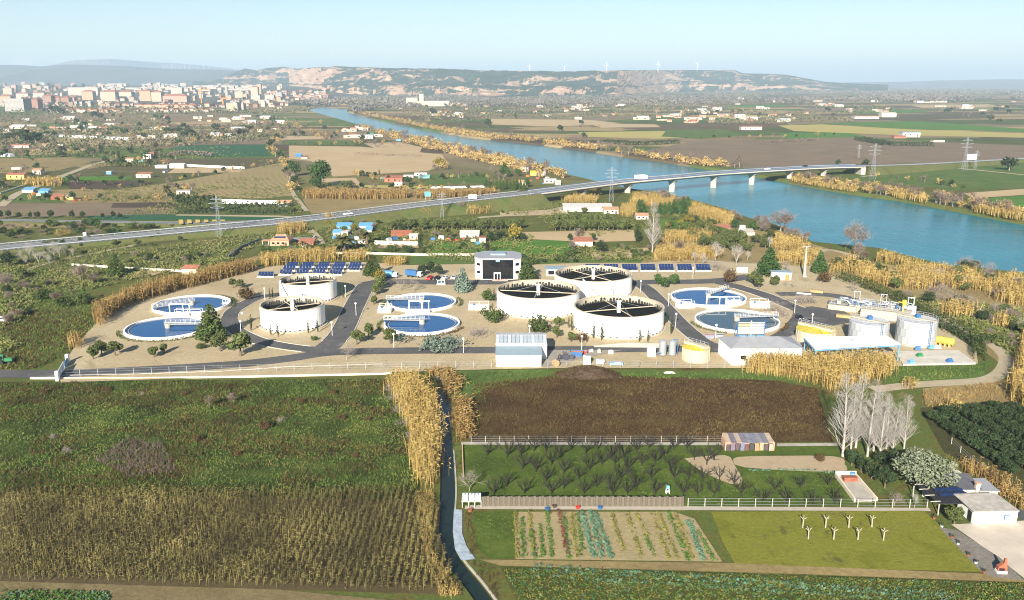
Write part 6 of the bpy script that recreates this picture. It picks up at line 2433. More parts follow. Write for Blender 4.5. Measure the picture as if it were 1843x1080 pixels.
wall_run([(330, 299), (440, 304)], 1.8, .5, 'white wall closing the tan strip at left', WHITE)
wall_run([(0, 349), (40, 336), (65, 329)], 1.0, .5, 'pale lane-side wall near the yellow house', WP)
wall_run([(1008, 380), (1026, 388), (1020, 391)], 1.2, .4, 'dark yard wall of the long barn', M_CONC)
wall_run([(412, 466), (435, 448), (470, 434)], 1.6, .3, 'dark boundary fence wall running up to the villa', paint('fence_slate', (.13, .14, .17), .8, .2))
wall_run([(545, 449), (560, 437), (568, 428)], 1.4, .4, 'pale wall right of the red outbuilding', WP)
wall_run([(105, 246), (235, 252)], 3.0, 8.0, 'long white tunnel greenhouse on the left plain', WHITEP)
wall_run([(0, 281), (22, 282)], 3.0, 6.0, 'short white greenhouse at the left edge', WHITEP)
wall_run([(775, 339), (880, 337)], 1.2, .6, 'white wall under the green garden field', WHITE)
t = tag(MB().add(*(lambda P: (P, [(0, 1, 2, 3)]))([(-3, 0, 2.2), (3.5, 0, 2.2), (4.5, 3.0, 3.4), (-2, 3.0, 3.4)])).build('shed_roof', ROOFR, loc=G(338, 494)), 'red tiled lean-to roof peeping over the cane strip', 'roof')
b = MB()
b.box((.5, 1.6, 0), (6.0, 2.4, 2.15))
b.build('wall', W_CREAM, t)

# ---- clutter in the allotments
cl_m = [BLUER, WHITEP, RUST, W_GREY, ORANGE, W_CREAM, BLUEP, REDP]
cl_n = ['sky blue', 'white', 'rusty', 'grey', 'orange', 'cream', 'deep blue', 'red']
bx_ = MB()
for i, (x, y) in enumerate([(602, 430), (612, 432), (634, 428), (642, 431), (648, 434), (655, 428), (603, 416), (627, 420), (636, 440), (628, 447), (780, 432), (795, 430), (808, 433), (822, 434), (835, 431), (852, 435), (860, 440), (700, 434), (712, 431), (728, 433), (735, 435), (716, 338), (800, 342), (815, 341), (830, 340), (845, 342), (860, 340), (870, 338),
						   (950, 318), (968, 322), (955, 326), (985, 322), (978, 331), (330, 303), (300, 308), (70, 352), (60, 350), (135, 362), (145, 361), (295, 311), (1412, 437), (1420, 440)]):
	k = (i * 3) % 8
	s = rng.uniform(.9, 2.2)
	o = MB().box((0, 0, 0), (s * 1.4, s, s * .8), taper=.9).build('junk_box', cl_m[k], loc=G(x, y))
	o.rotation_euler = (0, 0, rng.uniform(0, 3))
	tag(o, '%s box or tarpaulin heap among the allotment clutter' % cl_n[k], 'clutter', 'allotment clutter')

# ---- palms, ivy trunks, single trees
for a in (
	('palm', 619.5, 454, 33, 'large bushy palm in front of white hut', 'palm', 1.35), ('palm', 661, 440, 24, 'smaller palm above the lettered wall', 'palm', 1.3), ('palm', 805, 430, 19, 'palm under the olive row', 'palm', 1.2), ('palm', 301, 357, 25, 'lone palm beside the ruined farmhouse', 'palm', .8), ('palm', 545, 446, 13, 'tiny palm before the red outbuilding', 'palm', 1.0),
	('darkcypress', 757, 453, 42, 'dark ivy-clad trunk at the end of lettered wall', 'tree', 1.3), ('darkcypress', 877, 459, 34, 'dark ivy-clad trunk left of the bright meadow', 'tree', 1.3),
	('yellow', 926, 434, 31, 'golden-leaved tree above the bright green meadow', 'tree', .9), ('darkround', 941, 433, 14, 'small dark bush at the foot of golden tree', 'bush', .9), ('dome', 693, 433, 11, 'rounded grey-green bush left of rusty shed', 'bush', 1.2),
	('greencone', 1154, 386, 27, 'dark green conifer left of tall poplar', 'conifer', 1.3), ('darkcypress', 1148, 436, 33, 'full dark cypress by the sandy plot', 'cypress', 2.2), ('poplar', 1174, 455, 96, 'tall broad leafless poplar standing alone by solar row', 'poplar', 1.15),
	('russet', 1044, 438, 30, 'russet leafless tree behind the turquoise cottage', 'tree', 1.1), ('darkround', 1026, 434, 14, 'dark shrub left of the turquoise cottage', 'bush', .8), ('darkround', 1068, 434, 15, 'dark shrub right of the turquoise cottage', 'bush', .8),
	('darkround', 1082, 456, 22, 'broad dark bush before the turquoise cottage', 'bush', 1.3), ('dome', 1030, 462, 14, 'round green bush on the meadow edge', 'bush', 1.2), ('grey', 1030, 450, 18, 'grey leafless bush left of cottage', 'bush', 1.2), ('olive', 1053, 386, 12, 'dark tree in the yard of long barn', 'tree', 1.6),
	('round', 1322, 412, 17, 'fresh green tree right of the red-roofed riverside house', 'tree', .95), ('round', 1352, 416, 17, 'green tree right of the white tower', 'tree', 1.1), ('darkround', 1386, 438, 20, 'dark tree near the riverbank path', 'tree', 1.1),
	('grey', 1405, 418, 43, 'wide leafless grey tree with pale limbs on the riverbank', 'bare tree', 1.6), ('grey', 1538, 456, 62, 'tall leafless brown tree by the riverside path', 'bare tree', .95), ('grey', 1545, 464, 30, 'leafless thicket at the foot of tall brown tree', 'bare tree', 1.2),
	('russet', 1221, 463, 33, 'dark plum-coloured tree behind the solar row', 'tree', .8), ('thicket', 1292, 487, 22, 'dense dark leafless shrub at the end of solar row', 'shrub', 1.5), ('whitebare', 1288, 469, 38, 'pale leafless sapling behind solar row, widest', 'bare tree', 1.0), ('whitebare', 1325, 479, 44, 'pale leafless tree with slim white trunk near entrance wall', 'bare tree', .8),
	('whitebare', 1249, 476, 28, 'pale leafless sapling behind the solar row end', 'bare tree', .6), ('whitebare', 1265, 478, 26, 'second pale sapling behind the solar row end', 'bare tree', .7), ('whitebare', 1384, 450, 28, 'white-stemmed sapling on the riverside slope', 'bare tree', .6), ('whitebare', 1345, 470, 22, 'thin pale sapling left of broad conifer', 'bare tree', .7), ('bare', 1417, 490, 24, 'leafless tree behind the hut', 'bare tree', .9),
	('pine', 577, 337, 47, 'large dark pine group left of the tan field', 'pine', .95), ('round', 531, 317, 26, 'green pine left of the large dark pines', 'pine', 1.0), ('round', 568, 338, 21, 'bright green low pine in front of dark pines', 'pine', 1.2), ('olive', 630, 339, 13, 'grey-green willow bush right of pines', 'bush', 2.0), ('olive', 618, 338, 11, 'darker willow bush touching the pines', 'bush', 1.8),
	('greencone', 908, 318, 26, 'tall dark conifer left of the riverside cabins', 'conifer', 1.4), ('round', 933, 317, 14, 'round green conifer beside the tall one', 'conifer', .95), ('grey', 888, 312, 16, 'leafless tree left of the tall conifer', 'bare tree', 1.0), ('round', 949, 337, 16, 'bright green bush by the motorway parapet', 'bush', .9),
	('darkround', 735, 332, 15, 'dark tree in front of the garden cluster', 'tree', 1.1), ('darkround', 675, 318, 9, 'dark bush at the tan field edge', 'bush', 1.1), ('darkcypress', 683, 316, 12, 'small dark cypress at the tan field edge', 'cypress', 1.6),
	('yellow', 792, 303, 20, 'golden poplar at the corner of tan field', 'tree', 1.3), ('gold', 800, 306, 16, 'golden bush by the field lane', 'bush', 1.2), ('grey', 782, 306, 12, 'grey leafless bush left of golden poplar', 'bush', 1.2),
	('gold', 593, 402, 18, 'straw-coloured bush on the verge right of cane clump', 'bush', 1.1), ('grey', 832, 383, 25, 'leafless tree beside the motorway with pale trunk', 'bare tree', .7), ('whitebare', 902, 372, 19, 'spreading pale tree on the motorway bank', 'bare tree', 1.0), ('grey', 949, 372, 22, 'slim leafless tree near the bridge abutment', 'bare tree', .6),
	('cone', 210, 497, 40, 'dark spiky conifer left of the cane strip', 'conifer', 1.3), ('grey', 145, 505, 32, 'leafless brown tree left of spiky conifer', 'bare tree', 1.2), ('russet', 168, 512, 22, 'mauve leafless thicket below the spiky conifer', 'bush', 1.4), ('darkround', 270, 470, 16, 'dark bush in the meadow above the garden plot', 'bush', 1.0),
	('darkround', 15, 480, 26, 'dark tree at the left edge below the motorway', 'tree', 1.3), ('grey', 12, 518, 30, 'leafless grey thicket at the left edge', 'bush', 1.4), ('olive', 40, 500, 16, 'russet-green bush at the left edge', 'bush', 1.6),
	('greencone', 1150, 380, 22, 'green conifer left of the dark conifer clump', 'conifer', 1.1),
):
	putpx(a[0], a[1], a[2], a[3], a[4], a[5], None, a[6])
for k, (x, y, h) in enumerate(((1188, 384, 20), (1196, 386, 22), (1204, 386, 24), (1212, 385, 25), (1220, 384, 26), (1229, 383, 29), (1237, 381, 28))):
	putpx('greencone', x, y, h, 'dark green conifer in the clump by the river, %s from left' % ordn[k], 'conifer', 'conifers in the clump above the riverside garden', 1.05)
for k in range(12):
	putpx('cone' if k % 3 else 'greencone', 875 + k * 6.2, 338 + (k % 3) * 2, 19 - (k % 4), 'conifer of the dense row along the motorway near the bridge', 'conifer', 'conifer row by the motorway near the bridge', .8)
for k, (x, y, h) in enumerate(((55, 472, 40), (38, 476, 28), (70, 478, 30), (90, 478, 24), (98, 466, 36), (108, 465, 26), (118, 461, 24), (132, 466, 22), (80, 470, 22), (48, 478, 20))):
	putpx('whitebare', x, y, h, 'pale leafless tree in the grove below the motorway', 'bare tree', 'pale leafless grove below the motorway at left', .75)
for k, (x, h) in enumerate(((2, 15), (16, 15), (34, 13), (55, 11), (68, 14), (92, 16), (130, 15), (149, 13), (185, 11), (204, 13), (216, 11))):
	putpx('darkround', x, 394 - (k % 2), h, 'dark round pine in the row along the slip road, %s from left' % (ordn + ['ninth', 'tenth', 'eleventh'])[k], 'pine', 'dark pines in a row along the slip road', .85)
for k, (x, y, h, kd) in enumerate(((156, 408, 14, 'darkround'), (172, 410, 18, 'round'), (145, 424, 14, 'darkround'), (160, 424, 12, 'grey'), (176, 424, 13, 'grey'), (200, 424, 14, 'darkround'), (212, 423, 13, 'round'), (108, 426, 12, 'gold'), (122, 425, 11, 'gold'), (75, 424, 13, 'russet'), (35, 420, 13, 'russet'), (20, 430, 14, 'darkround'), (40, 432, 11, 'grey'), (5, 424, 15, 'darkround'))):
	putpx(kd, x, y, h, {'darkround': 'dark bush on the green between slip road and motorway', 'round': 'green bush on the green between slip road and motorway', 'grey': 'pinkish leafless bush between slip road and motorway', 'gold': 'straw bush between slip road and motorway', 'russet': 'dark plum bush between slip road and motorway'}[kd], 'bush', 'bushes between slip road and motorway', 1.4)
OL = 'grey-green tree in the long olive row below the motorway'
for k in range(27):
	putpx('olive', 708 + k * 8.8, 414 - (k % 3) * .8, 16 + (k * 7) % 5, OL, 'olive tree', 'olive row below the motorway', 1.2)
for k in range(28):
	putpx('olive', 1000 + (k % 16) * 8.6, 416 - (k // 16) * 11 - (k % 2), 20 + (k * 5) % 5, 'tall grey-green olive in the grove beside the long barn', 'olive tree', 'olive grove beside the long barn', 1.05)
def grove(pts, n, kinds, hm, label, cat, group, w=1.1, seed=1):
	r = np.random.default_rng(seed)
	xs, ys = [p[0] for p in pts], [p[1] for p in pts]
	c = 0
	while c < n:
		x, y = r.uniform(min(xs), max(xs)), r.uniform(min(ys), max(ys))
		if not in_poly(np.array([x]), np.array([y]), pts)[0]:
			continue
		p = G(x, y)
		if in_poly(np.array([p.x]), np.array([p.y]), RIVER2)[0]:
			continue
		c += 1
		kd = kinds[int(r.integers(len(kinds)))]
		put(kd, p, hm * r.uniform(.65, 1.3), label, cat, group, w * r.uniform(.85, 1.25))
grove([(1240, 408), (1290, 420), (1380, 430), (1385, 452), (1300, 455), (1240, 440)], 46, ['olive'], 4.0, 'grey-green olive in the scrub grove below the riverside house', 'olive tree', 'olive scrub below the riverside house', 1.25, 3)
grove([(1190, 395), (1280, 398), (1285, 412), (1240, 418), (1190, 412)], 22, ['round', 'olive', 'darkround', 'yellow'], 3.4, 'garden shrub on the riverside terraces', 'shrub', 'garden shrubs on the riverside terraces', 1.0, 4)
grove([(1600, 515), (1680, 520), (1760, 545), (1843, 575), (1843, 640), (1790, 620), (1700, 560), (1620, 540)], 44, ['darkround', 'grey', 'olive', 'thicket', 'russet'], 3.6, 'scrubby bush on rough ground between works and riverside canes', 'bush', 'scrub between works and river', 1.2, 5)
grove([(1300, 380), (1345, 392), (1440, 425), (1470, 438), (1440, 445), (1330, 400)], 16, ['grey', 'russet', 'grey'], 5.5, 'leafless mauve-grey tree on the near riverbank', 'bare tree', 'leafless trees on the near riverbank', 1.1, 6)
grove([(1690, 478), (1780, 492), (1843, 502), (1843, 512), (1760, 500), (1690, 487)], 10, ['grey', 'bare', 'darkround'], 6.0, 'leafless tree at the water edge right of the canes', 'bare tree', 'leafless trees at the right water edge', 1.1, 8)
grove([(1090, 338), (1135, 346), (1240, 362), (1270, 372), (1200, 368), (1110, 350)], 14, ['grey', 'russet', 'bare'], 6.0, 'leafless brown tree under and beside the bridge', 'bare tree', 'leafless trees beside the bridge', 1.1, 9)
grove([(840, 372), (960, 356), (970, 372), (900, 386), (840, 388)], 26, ['darkround', 'olive', 'round'], 3.4, 'green bush on the motorway bank left of the bridge', 'bush', 'bushes on the motorway bank', 1.2, 10)
grove([(230, 462), (300, 462), (410, 452), (430, 460), (300, 478), (230, 474)], 14, ['darkround', 'olive', 'grey'], 2.6, 'low bush on the rough meadow behind the cane strip', 'bush', 'bushes on the rough meadow', 1.2, 11)
grove([(0, 505), (120, 505), (165, 540), (150, 560), (0, 590)], 30, ['darkround', 'grey', 'olive', 'russet', 'dome'], 3.0, 'dark scrub bush on the rough slope left of the works', 'bush', 'scrub left of the works', 1.2, 12)
grove([(1000, 345), (1080, 340), (1080, 356), (1010, 362)], 8, ['gold', 'grey'], 4.5, 'golden bush under the bridge end', 'bush', 'golden bushes under the bridge end', 1.1, 13)
# hedges
hedge([(318, 384), (355, 383), (391, 383)], 7, 8.5, 'tall dark clipped conifer hedge north of the motorway, left block', L_DARK, .8, 3.2)
hedge([(402, 385), (460, 385), (526, 384)], 5, 5.5, 'lower dark conifer hedge along the white wall', L_DARK, .7, 3.2)
hedge([(1545, 252), (1600, 262), (1680, 263)], 14, 4, 'dark orchard block before the white and blue house', L_DARK, 1.0, 1.2)
hedge([(1085, 258), (1150, 262), (1220, 258)], 12, 4, 'dark orchard rows across the river', L_DARK, 1.0, 1.2)
# canes
canes('golden cane strip along the left boundary of the works', [(172, 584), (178, 566), (232, 538), (312, 518), (455, 482), (462, 488), (315, 527), (238, 548), (196, 572), (180, 590)], 4.2, 5.6, CANE_B)
canes('small golden cane clump near the works gate', [(128, 622), (140, 616), (148, 622), (138, 632)], 5, 4.6, CANE_B)
canes('golden cane row behind the left solar panels', [(476, 483), (530, 474), (605, 470), (605, 464), (530, 467), (472, 475)], 4, 5.6)
canes('short golden cane block behind the conifers', [(618, 470), (658, 469), (658, 464), (618, 465)], 4, 4.6)
canes('golden cane block on the grass left of the office', [(696, 480), (722, 480), (722, 475), (696, 475)], 4.5, 4.2)
canes('straw-coloured cane clump beside the motorway', [(500, 424), (545, 420), (552, 412), (505, 413)], 3, 5.0)
canes('golden canes right of the tall lone poplar', [(1180, 472), (1225, 472), (1300, 470), (1300, 462), (1230, 455), (1185, 455)], 3.2, 4.8, CANE, .45)
canes('golden canes on the terrace above the solar row', [(1195, 440), (1245, 438), (1290, 430), (1240, 424), (1195, 428)], 1.6, 4.6)
canes('golden canes on the near riverbank below the bridge', [(1136, 372), (1212, 372), (1215, 362), (1180, 356), (1140, 358)], 1.6, 5.0)
canes('golden canes between conifer clump and riverside house', [(1240, 388), (1315, 408), (1320, 396), (1280, 382), (1244, 374)], 1.6, 5.0)
canes('golden cane clump left of the dark conifer', [(1118, 390), (1142, 392), (1146, 380), (1122, 376)], 2, 5.0)
canes('golden canes under the bridge approach', [(1015, 368), (1070, 368), (1075, 360), (1020, 358)], 1.6, 4.5)
canes('golden canes on the riverside slope by the concrete pole', [(1395, 470), (1450, 482), (1475, 458), (1455, 440), (1400, 425), (1385, 440), (1400, 455)], 2.4, 3.8, CANE, .48)
canes('broad golden cane belt along the right riverbank', [(1490, 492), (1520, 470), (1590, 466), (1650, 480), (1720, 492), (1860, 510), (1860, 560), (1800, 545), (1760, 525), (1690, 520), (1630, 522), (1560, 512)], 2.2, 4.6, CANE, .47)
canes('golden cane patch on rough ground right of hedge', [(1695, 572), (1745, 574), (1750, 562), (1700, 556)], 3.4, 4.6)
canes('small golden cane tuft right of the cane patch', [(1790, 592), (1812, 596), (1815, 586), (1795, 582)], 3.4, 5.0)
canes('golden canes at the right edge below the track', [(1822, 720), (1835, 660), (1843, 620), (1900, 640), (1900, 740), (1850, 745)], 4.0, 5.6)
canes('small pale cane tuft on dry ground right of poplars', [(1708, 745), (1726, 745), (1726, 735), (1710, 735)], 6, 3.0, width=.1)
canes('small golden cane tuft beside the dirt track', [(1630, 700), (1644, 700), (1644, 693), (1632, 693)], 6, 2.6, width=.1)
canes('dense golden canes before the canopy and white building', [(1342, 672), (1350, 660), (1420, 655), (1500, 656), (1585, 657), (1612, 668), (1590, 684), (1540, 694), (1500, 708), (1475, 694), (1420, 682)], 5.0, 4.9, width=.13, leaf=.9)
canes('tall golden cane strip beside the irrigation channel', [(700, 692), (742, 690), (772, 715), (784, 745), (786, 800), (785, 862), (776, 878), (752, 872), (748, 820), (738, 770), (716, 725)], 7.5, 4.6, width=.10, leaf=.9)
canes('brown cane strip on the right of the irrigation channel', [(820, 724), (836, 720), (846, 760), (842, 792), (826, 796), (822, 760)], 6.0, 2.6, CANE_B, width=.12)
canes('brown canes at the head of the irrigation channel', [(762, 676), (782, 672), (812, 674), (826, 690), (820, 712), (808, 716), (806, 700), (796, 682)], 5, 2.4, CANE_B, width=.12)
canes('golden canes along the lower right garden boundary', [(1710, 842), (1738, 850), (1790, 888), (1850, 930), (1850, 912), (1800, 868), (1745, 838)], 6, 2.6, CANE_B, width=.1, leaf=.7)
canes('golden cane belt north of the motorway, left of sign', [(548, 358), (640, 360), (735, 358), (735, 350), (640, 350), (548, 349)], .9, 5.0, CANE_B, width=.4, leaf=1.6)
canes('golden cane belt north of the motorway, right of sign', [(748, 358), (820, 357), (888, 352), (888, 346), (820, 350), (748, 351)], .9, 4.6, CANE_B, width=.4, leaf=1.6)
canes('straw canes beside the lane near the yellow house', [(45, 335), (110, 335), (112, 328), (48, 328)], .8, 5.0, CANE, width=.5, leaf=1.8)
canes('straw canes on the motorway bank', [(755, 391), (775, 390), (775, 385), (757, 385)], 1.6, 4.5)
canes('straw canes on the motorway bank, further right', [(842, 386), (862, 386), (882, 384), (880, 377), (845, 379)], 1.6, 4.5)
canes('golden cane fringe on the far bank by the bridge', [(1425, 327), (1480, 338), (1540, 347), (1540, 340), (1490, 328), (1430, 318)], .7, 3.6, CANE, width=.5, leaf=1.6)
canes('golden cane fringe on the far bank right of bridge', [(1608, 357), (1660, 366), (1662, 356), (1612, 347)], .8, 4.6, CANE, width=.5, leaf=1.6)
canes('golden cane belt on the far bank at the right edge', [(1750, 384), (1804, 394), (1860, 404), (1860, 392), (1810, 380), (1755, 374)], 1.0, 5.0, CANE, width=.45, leaf=1.6)

# ---- poles and pylons
PYL = paint('pylon_steel', (.27, .29, .32), .6, .1)
def pylon(px, py, hpx, label):
	c = G(px, py)
	h = hpx * mpp(px, py) * 1.03
	t = thing('pylon', label, 'pylon', c)
	b = MB()
	w0, w1 = h * .062, h * .014
	lv = [0, .16, .31, .45, .58, .70, .80, .9, 1.0]
	def cor(f, k):
		w = w0 + (w1 - w0) * min(1, f * 1.25)
		return Vector(((-1, 1, 1, -1)[k] * w, (-1, -1, 1, 1)[k] * w, f * h))
	th = max(.10, h * .004)
	for k in range(4):
		for a, e in zip(lv[:-1], lv[1:]):
			b.bar(cor(a, k), cor(e, k), th * .9)
			b.bar(cor(a, k), cor(e, (k + 1) % 4), th * .5)
			b.bar(cor(e, k), cor(e, (k + 1) % 4), th * .5)
	b.build('lattice', PYL, t)
	for f, L in ((.70, .17), (.80, .20), (.90, .15)):
		b = MB()
		for s in (-1, 1):
			b.bar((0, 0, f * h), (s * L * h, 0, f * h + .01 * h), th * 1.3)
			b.bar((0, 0, f * h + .05 * h), (s * L * h, 0, f * h + .01 * h), th)
		b.build('crossarm', PYL, t)
for a in ((395, 428, 74, 'tall lattice pylon standing before the slip road stripes'), (1100, 363, 60, 'lattice pylon in front of the bridge deck'), (796, 391, 44, 'small lattice pylon below the motorway'), (1570, 323, 62, 'lattice pylon at the far end of the bridge'), (1735, 308, 58, 'lattice pylon in the green field across the river'),
		  (1545, 285, 24, 'slim pylon beyond the far bridge end'), (85, 212, 34, 'pylon in front of the town, left'), (1755, 304, 32, 'slim pole-like pylon beside the motorway billboard')):
	pylon(*a)
t = thing('utility_pole', 'tall pale concrete pole with crossbar at the works corner', 'pole', G(1447, 499))
b = MB()
b.box((0, 0, 0), (.95, .8, 12.5), taper=.5)
b.build('shaft', M_CONC, t)
b = MB()
b.bar((-1.6, 0, 12.3), (1.6, 0, 12.3), .2)
b.build('crossbar', GALV, t)
b = MB()
b.box((0, -.2, -.1), (1.6, 1.5, .9))
b.build('footing', M_CONC, t)
def sign(p, w, h, leg, label, m):
	t = thing('road_sign', label, 'sign', p)
	b = MB()
	b.box((0, 0, leg), (w, .15, h))
	b.build('panel', m, t)
	for s in (-1, 1):
		b = MB()
		b.bar((s * w * .35, .15, 0), (s * w * .35, .15, leg + h * .8), .16)
		b.build('leg', GALV, t)
sign(G(770, 361, 1.0), 4.0, 3.2, 2.6, 'blue-green road sign seen from behind by the canes', paint('sign_teal', (.10, .30, .32), .5, .1))
sign(G(851, 361, 5.4), 5.0, 2.4, 1.2, 'white road sign on the motorway edge', WHITEP)
sign(G(1748, 292, 2.0), 9.0, 5.0, 2.5, 'white billboard beside the motorway across the river', WHITEP)
sign(G(153, 428, 1.4), 1.6, 1.4, 1.2, 'small white marker sign on the lower motorway edge', WHITEP)
# ---- traffic
def truck(p, rz, label):
	t = thing('truck', label, 'truck', p, rz)
	b = MB()
	b.box((-1.4, 0, .9), (7.6, 2.5, 2.7))
	b.build('cargo_box', CARW, t)
	b = MB()
	b.box((3.7, 0, .6), (2.2, 2.4, 2.5), taper=.88)
	b.build('cab', CARW, t)
	b = MB()
	b.box((4.78, 0, 1.9), (.12, 2.0, .8))
	b.build('windscreen', GLASSD, t)
	b = MB()
	b.box((0, 0, .5), (9, 1.4, .35))
	b.build('chassis', RUBBER, t)
	for x in (-4.2, -3.0, 3.6):
		for y in (-1, 1):
			inst('wheel', CARB[3], t, (x, y, .5), 0, 1.5)
def on_road(px, off):
	L = smooth_line(HWL, 6)
	i = min(range(len(L)), key=lambda k: abs(PCX + FPX * L[k].x / (L[k].y * CT + (CAMH - L[k].z) * ST) - px))
	d = L[min(i + 1, len(L) - 1)] - L[max(0, i - 1)]
	an = math.atan2(d.y, d.x)
	s = Vector((d.y, -d.x, 0)).normalized()
	return L[i] + s * off, an
p, an = on_road(1151, 2.2)
truck(p, an, 'white box truck crossing the bridge')
for px, off, m, lab in ((1377, 2.2, CARW, 'white car on the bridge near the far bank'), (1452, -2.2, CARK, 'dark car on the bridge nearing the far bank'), (622, 2.4, CARW, 'white car on the motorway left of canes'), (1810, 2.2, CARW, 'white car on the motorway at the far right')):
	p, an = on_road(px, off)
	car(p + Vector((0, 0, .1)), an, m, lab, 1.15)

# ---- more hedges and bushes between the plots
for k, a in enumerate((
		([(585, 405), (770, 400), (770, 416), (700, 420), (585, 432)], 26, ['darkround', 'olive', 'grey', 'yellow'], 3.0, 'garden bush among the allotment huts below the motorway'),
		([(590, 398), (690, 388), (850, 368), (850, 376), (700, 398), (600, 402)], 30, ['darkround', 'olive', 'grey'], 2.6, 'dark bush on the grassy bank under the motorway'),
		([(585, 440), (680, 444), (760, 446), (880, 445), (880, 458), (600, 456)], 30, ['darkround', 'grey', 'olive', 'dome'], 2.4, 'low bush along the lane behind the canes'),
		([(780, 420), (920, 418), (920, 436), (780, 436)], 18, ['darkround', 'grey', 'olive'], 2.8, 'bush among the sheds left of the golden tree'),
		([(1060, 440), (1170, 434), (1180, 470), (1060, 470)], 16, ['olive', 'grey', 'dome'], 2.0, 'low bush on the dry plot left of the lone poplar'),
		([(0, 404), (160, 410), (330, 404), (330, 409), (150, 420), (0, 432)], 30, ['olive', 'darkround', 'dome', 'grey'], 2.8, 'bush on the verge between the two roads'),
		([(60, 440), (240, 430), (330, 424), (330, 436), (150, 462), (40, 480)], 34, ['darkround', 'dome', 'olive'], 2.0, 'low bush on the green bank below the motorway at left'),
		([(935, 466), (1050, 466), (1050, 474), (940, 478)], 10, ['grey', 'darkround', 'dome'], 2.4, 'bush on the grass behind the office'),
		([(470, 440), (590, 430), (600, 456), (470, 456)], 14, ['olive', 'dome', 'grey'], 2.2, 'garden bush around the orange-roofed villa'),
		([(1560, 545), (1620, 540), (1700, 575), (1790, 620), (1800, 632), (1690, 590)], 18, ['dome', 'olive', 'grey'], 2.0, 'low bush along the track outside the works hedge'))):
	grove(a[0], a[1], a[2], a[3], a[4], 'bush', 'bushes ' + a[4].split(' ', 2)[2], 1.25, 120 + k)

grove([(1490, 490), (1520, 472), (1590, 468), (1720, 494), (1860, 512), (1860, 560), (1760, 530), (1630, 524), (1560, 512)], 34, ['darkround', 'grey', 'russet', 'thicket', 'olive'], 4.2, 'bush standing among the riverside canes at right', 'bush', 'bushes among the riverside canes', 1.15, 140)

# ============================================================ FAR PLAIN, RIVERBANKS, TOWN
def far_plant(name, crown_mat, h, rad, n, leaf, r, z0=.3, k=9, aspect=.55, up=.3):
	b = MB()
	cl = clumps_round(h, rad, z0, k, r, .45)
	V, F = cloud(cl, n, leaf, r, aspect, up=up)
	b.add(V, F, 0)
	b.cyl((0, 0, -.2), (0, 0, h * .5), h * .035, h * .02, 5, False, 1)
	return b.mesh(name, [crown_mat, BARK_GREY])
r_ = np.random.default_rng(77)
FARP = {
	'dark': [far_plant('far_dark', L_DARK, 7, 3.4, 130, .95, r_) for _ in range(3)],
	'green': [far_plant('far_green', L_PINE, 7, 3.4, 130, .95, r_) for _ in range(3)],
	'gold': [far_plant('far_gold', L_GOLD, 5.5, 3.3, 130, .8, r_, 0, aspect=.35, up=1.0) for _ in range(4)],
	'grey': [far_plant('far_grey', L_BROWN, 8, 3.4, 150, .7, r_, .8, aspect=.25, up=.8) for _ in range(4)],
	'olive': [far_plant('far_olive', L_OLIVE, 4, 2.2, 110, .6, r_) for _ in range(2)],
}
def far_put(kind, p, s, label, cat, group, name='tree'):
	v = FARP[kind]
	_pc[0] += 1
	o = inst(name, v[_pc[0] % len(v)], None, p, _pc[0] * 2.4 % 6.28, (s * 1.1, s * 1.1, s))
	return tag(o, label, cat, group)
def along(pts, n, z=0.0):
	L = smooth_line([G(x, y, z) for x, y in pts], 8)
	cum = [0.0]
	for a, b_ in zip(L[:-1], L[1:]):
		cum.append(cum[-1] + (b_ - a).length / (300.0 + (a.y + b_.y) / 2) * 1000.0)
	# spaced evenly in the picture rather than on the ground would crowd the far end; take a mix of both
	out = []
	for k in range(n):
		t = k / (n - 1)
		s = cum[-1] * t
		i = int(np.searchsorted(cum, s)) - 1
		i = max(0, min(len(L) - 2, i))
		f = (s - cum[i]) / max(1e-6, cum[i + 1] - cum[i])
		out.append(L[i].lerp(L[i + 1], f))
	return out
def bank_row(pts, n, kinds, s, label, group, back, jit, seed, name='willow_bush', cat='bush'):
	r = np.random.default_rng(seed)
	for p in along(pts, n, ZW):
		q = Vector((p.x + back * .8 + r.normal(0, jit * .6), p.y + back * .35 + r.normal(0, jit), 0))
		if in_poly(np.array([q.x]), np.array([q.y]), offset_poly(RIVER2, 2.0))[0]:
			continue
		far_put(kinds[int(r.integers(len(kinds)))], q, s * r.uniform(.7, 1.25), label, cat, group, name)
rb = [(640, 206), (701, 220), (768, 234), (835, 246), (903, 254), (981, 262), (1063, 273), (1131, 284), (1226, 297), (1300, 306)]
bank_row(rb, 100, ['gold', 'gold', 'gold', 'grey'], 1.25, 'golden willow bush lining the far riverbank upstream of the bridge', 'golden bushes on the far bank upstream of the bridge', 9, 3, 21)
bank_row(rb, 44, ['gold', 'grey', 'grey'], 1.3, 'taller bush behind the golden fringe of the far riverbank', 'second row of bushes on the far bank', 20, 5, 22, 'riverside_bush')  # the second rows are bushes too, set further inland
bank_row([(1418, 328), (1479, 341), (1546, 352), (1614, 361), (1669, 371), (1723, 381), (1804, 396), (1860, 406)], 74, ['gold', 'grey', 'grey', 'gold'], .95, 'brown and golden bush on the far bank downstream of the bridge', 'bushes on the far bank downstream of the bridge', 6, 2.6, 23)
bank_row([(1418, 324), (1520, 340), (1669, 362), (1804, 384), (1860, 394)], 40, ['grey', 'grey', 'gold'], .75, 'leafless bush behind the downstream far bank', 'second row of bushes downstream of the bridge', 14, 4, 24, 'riverside_bush')
bank_row([(660, 233), (690, 241), (743, 250), (830, 271), (936, 298), (1030, 323)], 80, ['gold', 'gold', 'gold', 'grey'], 1.2, 'golden willow bush lining the near riverbank upstream of the bridge', 'golden bushes on the near bank upstream of the bridge', -9, 3, 25)
bank_row([(690, 243), (743, 255), (830, 277), (936, 304), (1000, 322)], 36, ['gold', 'grey', 'gold'], 1.1, 'bush inland of the golden fringe on the near bank', 'second row of bushes on the near bank', -18, 7, 26, 'riverside_bush')
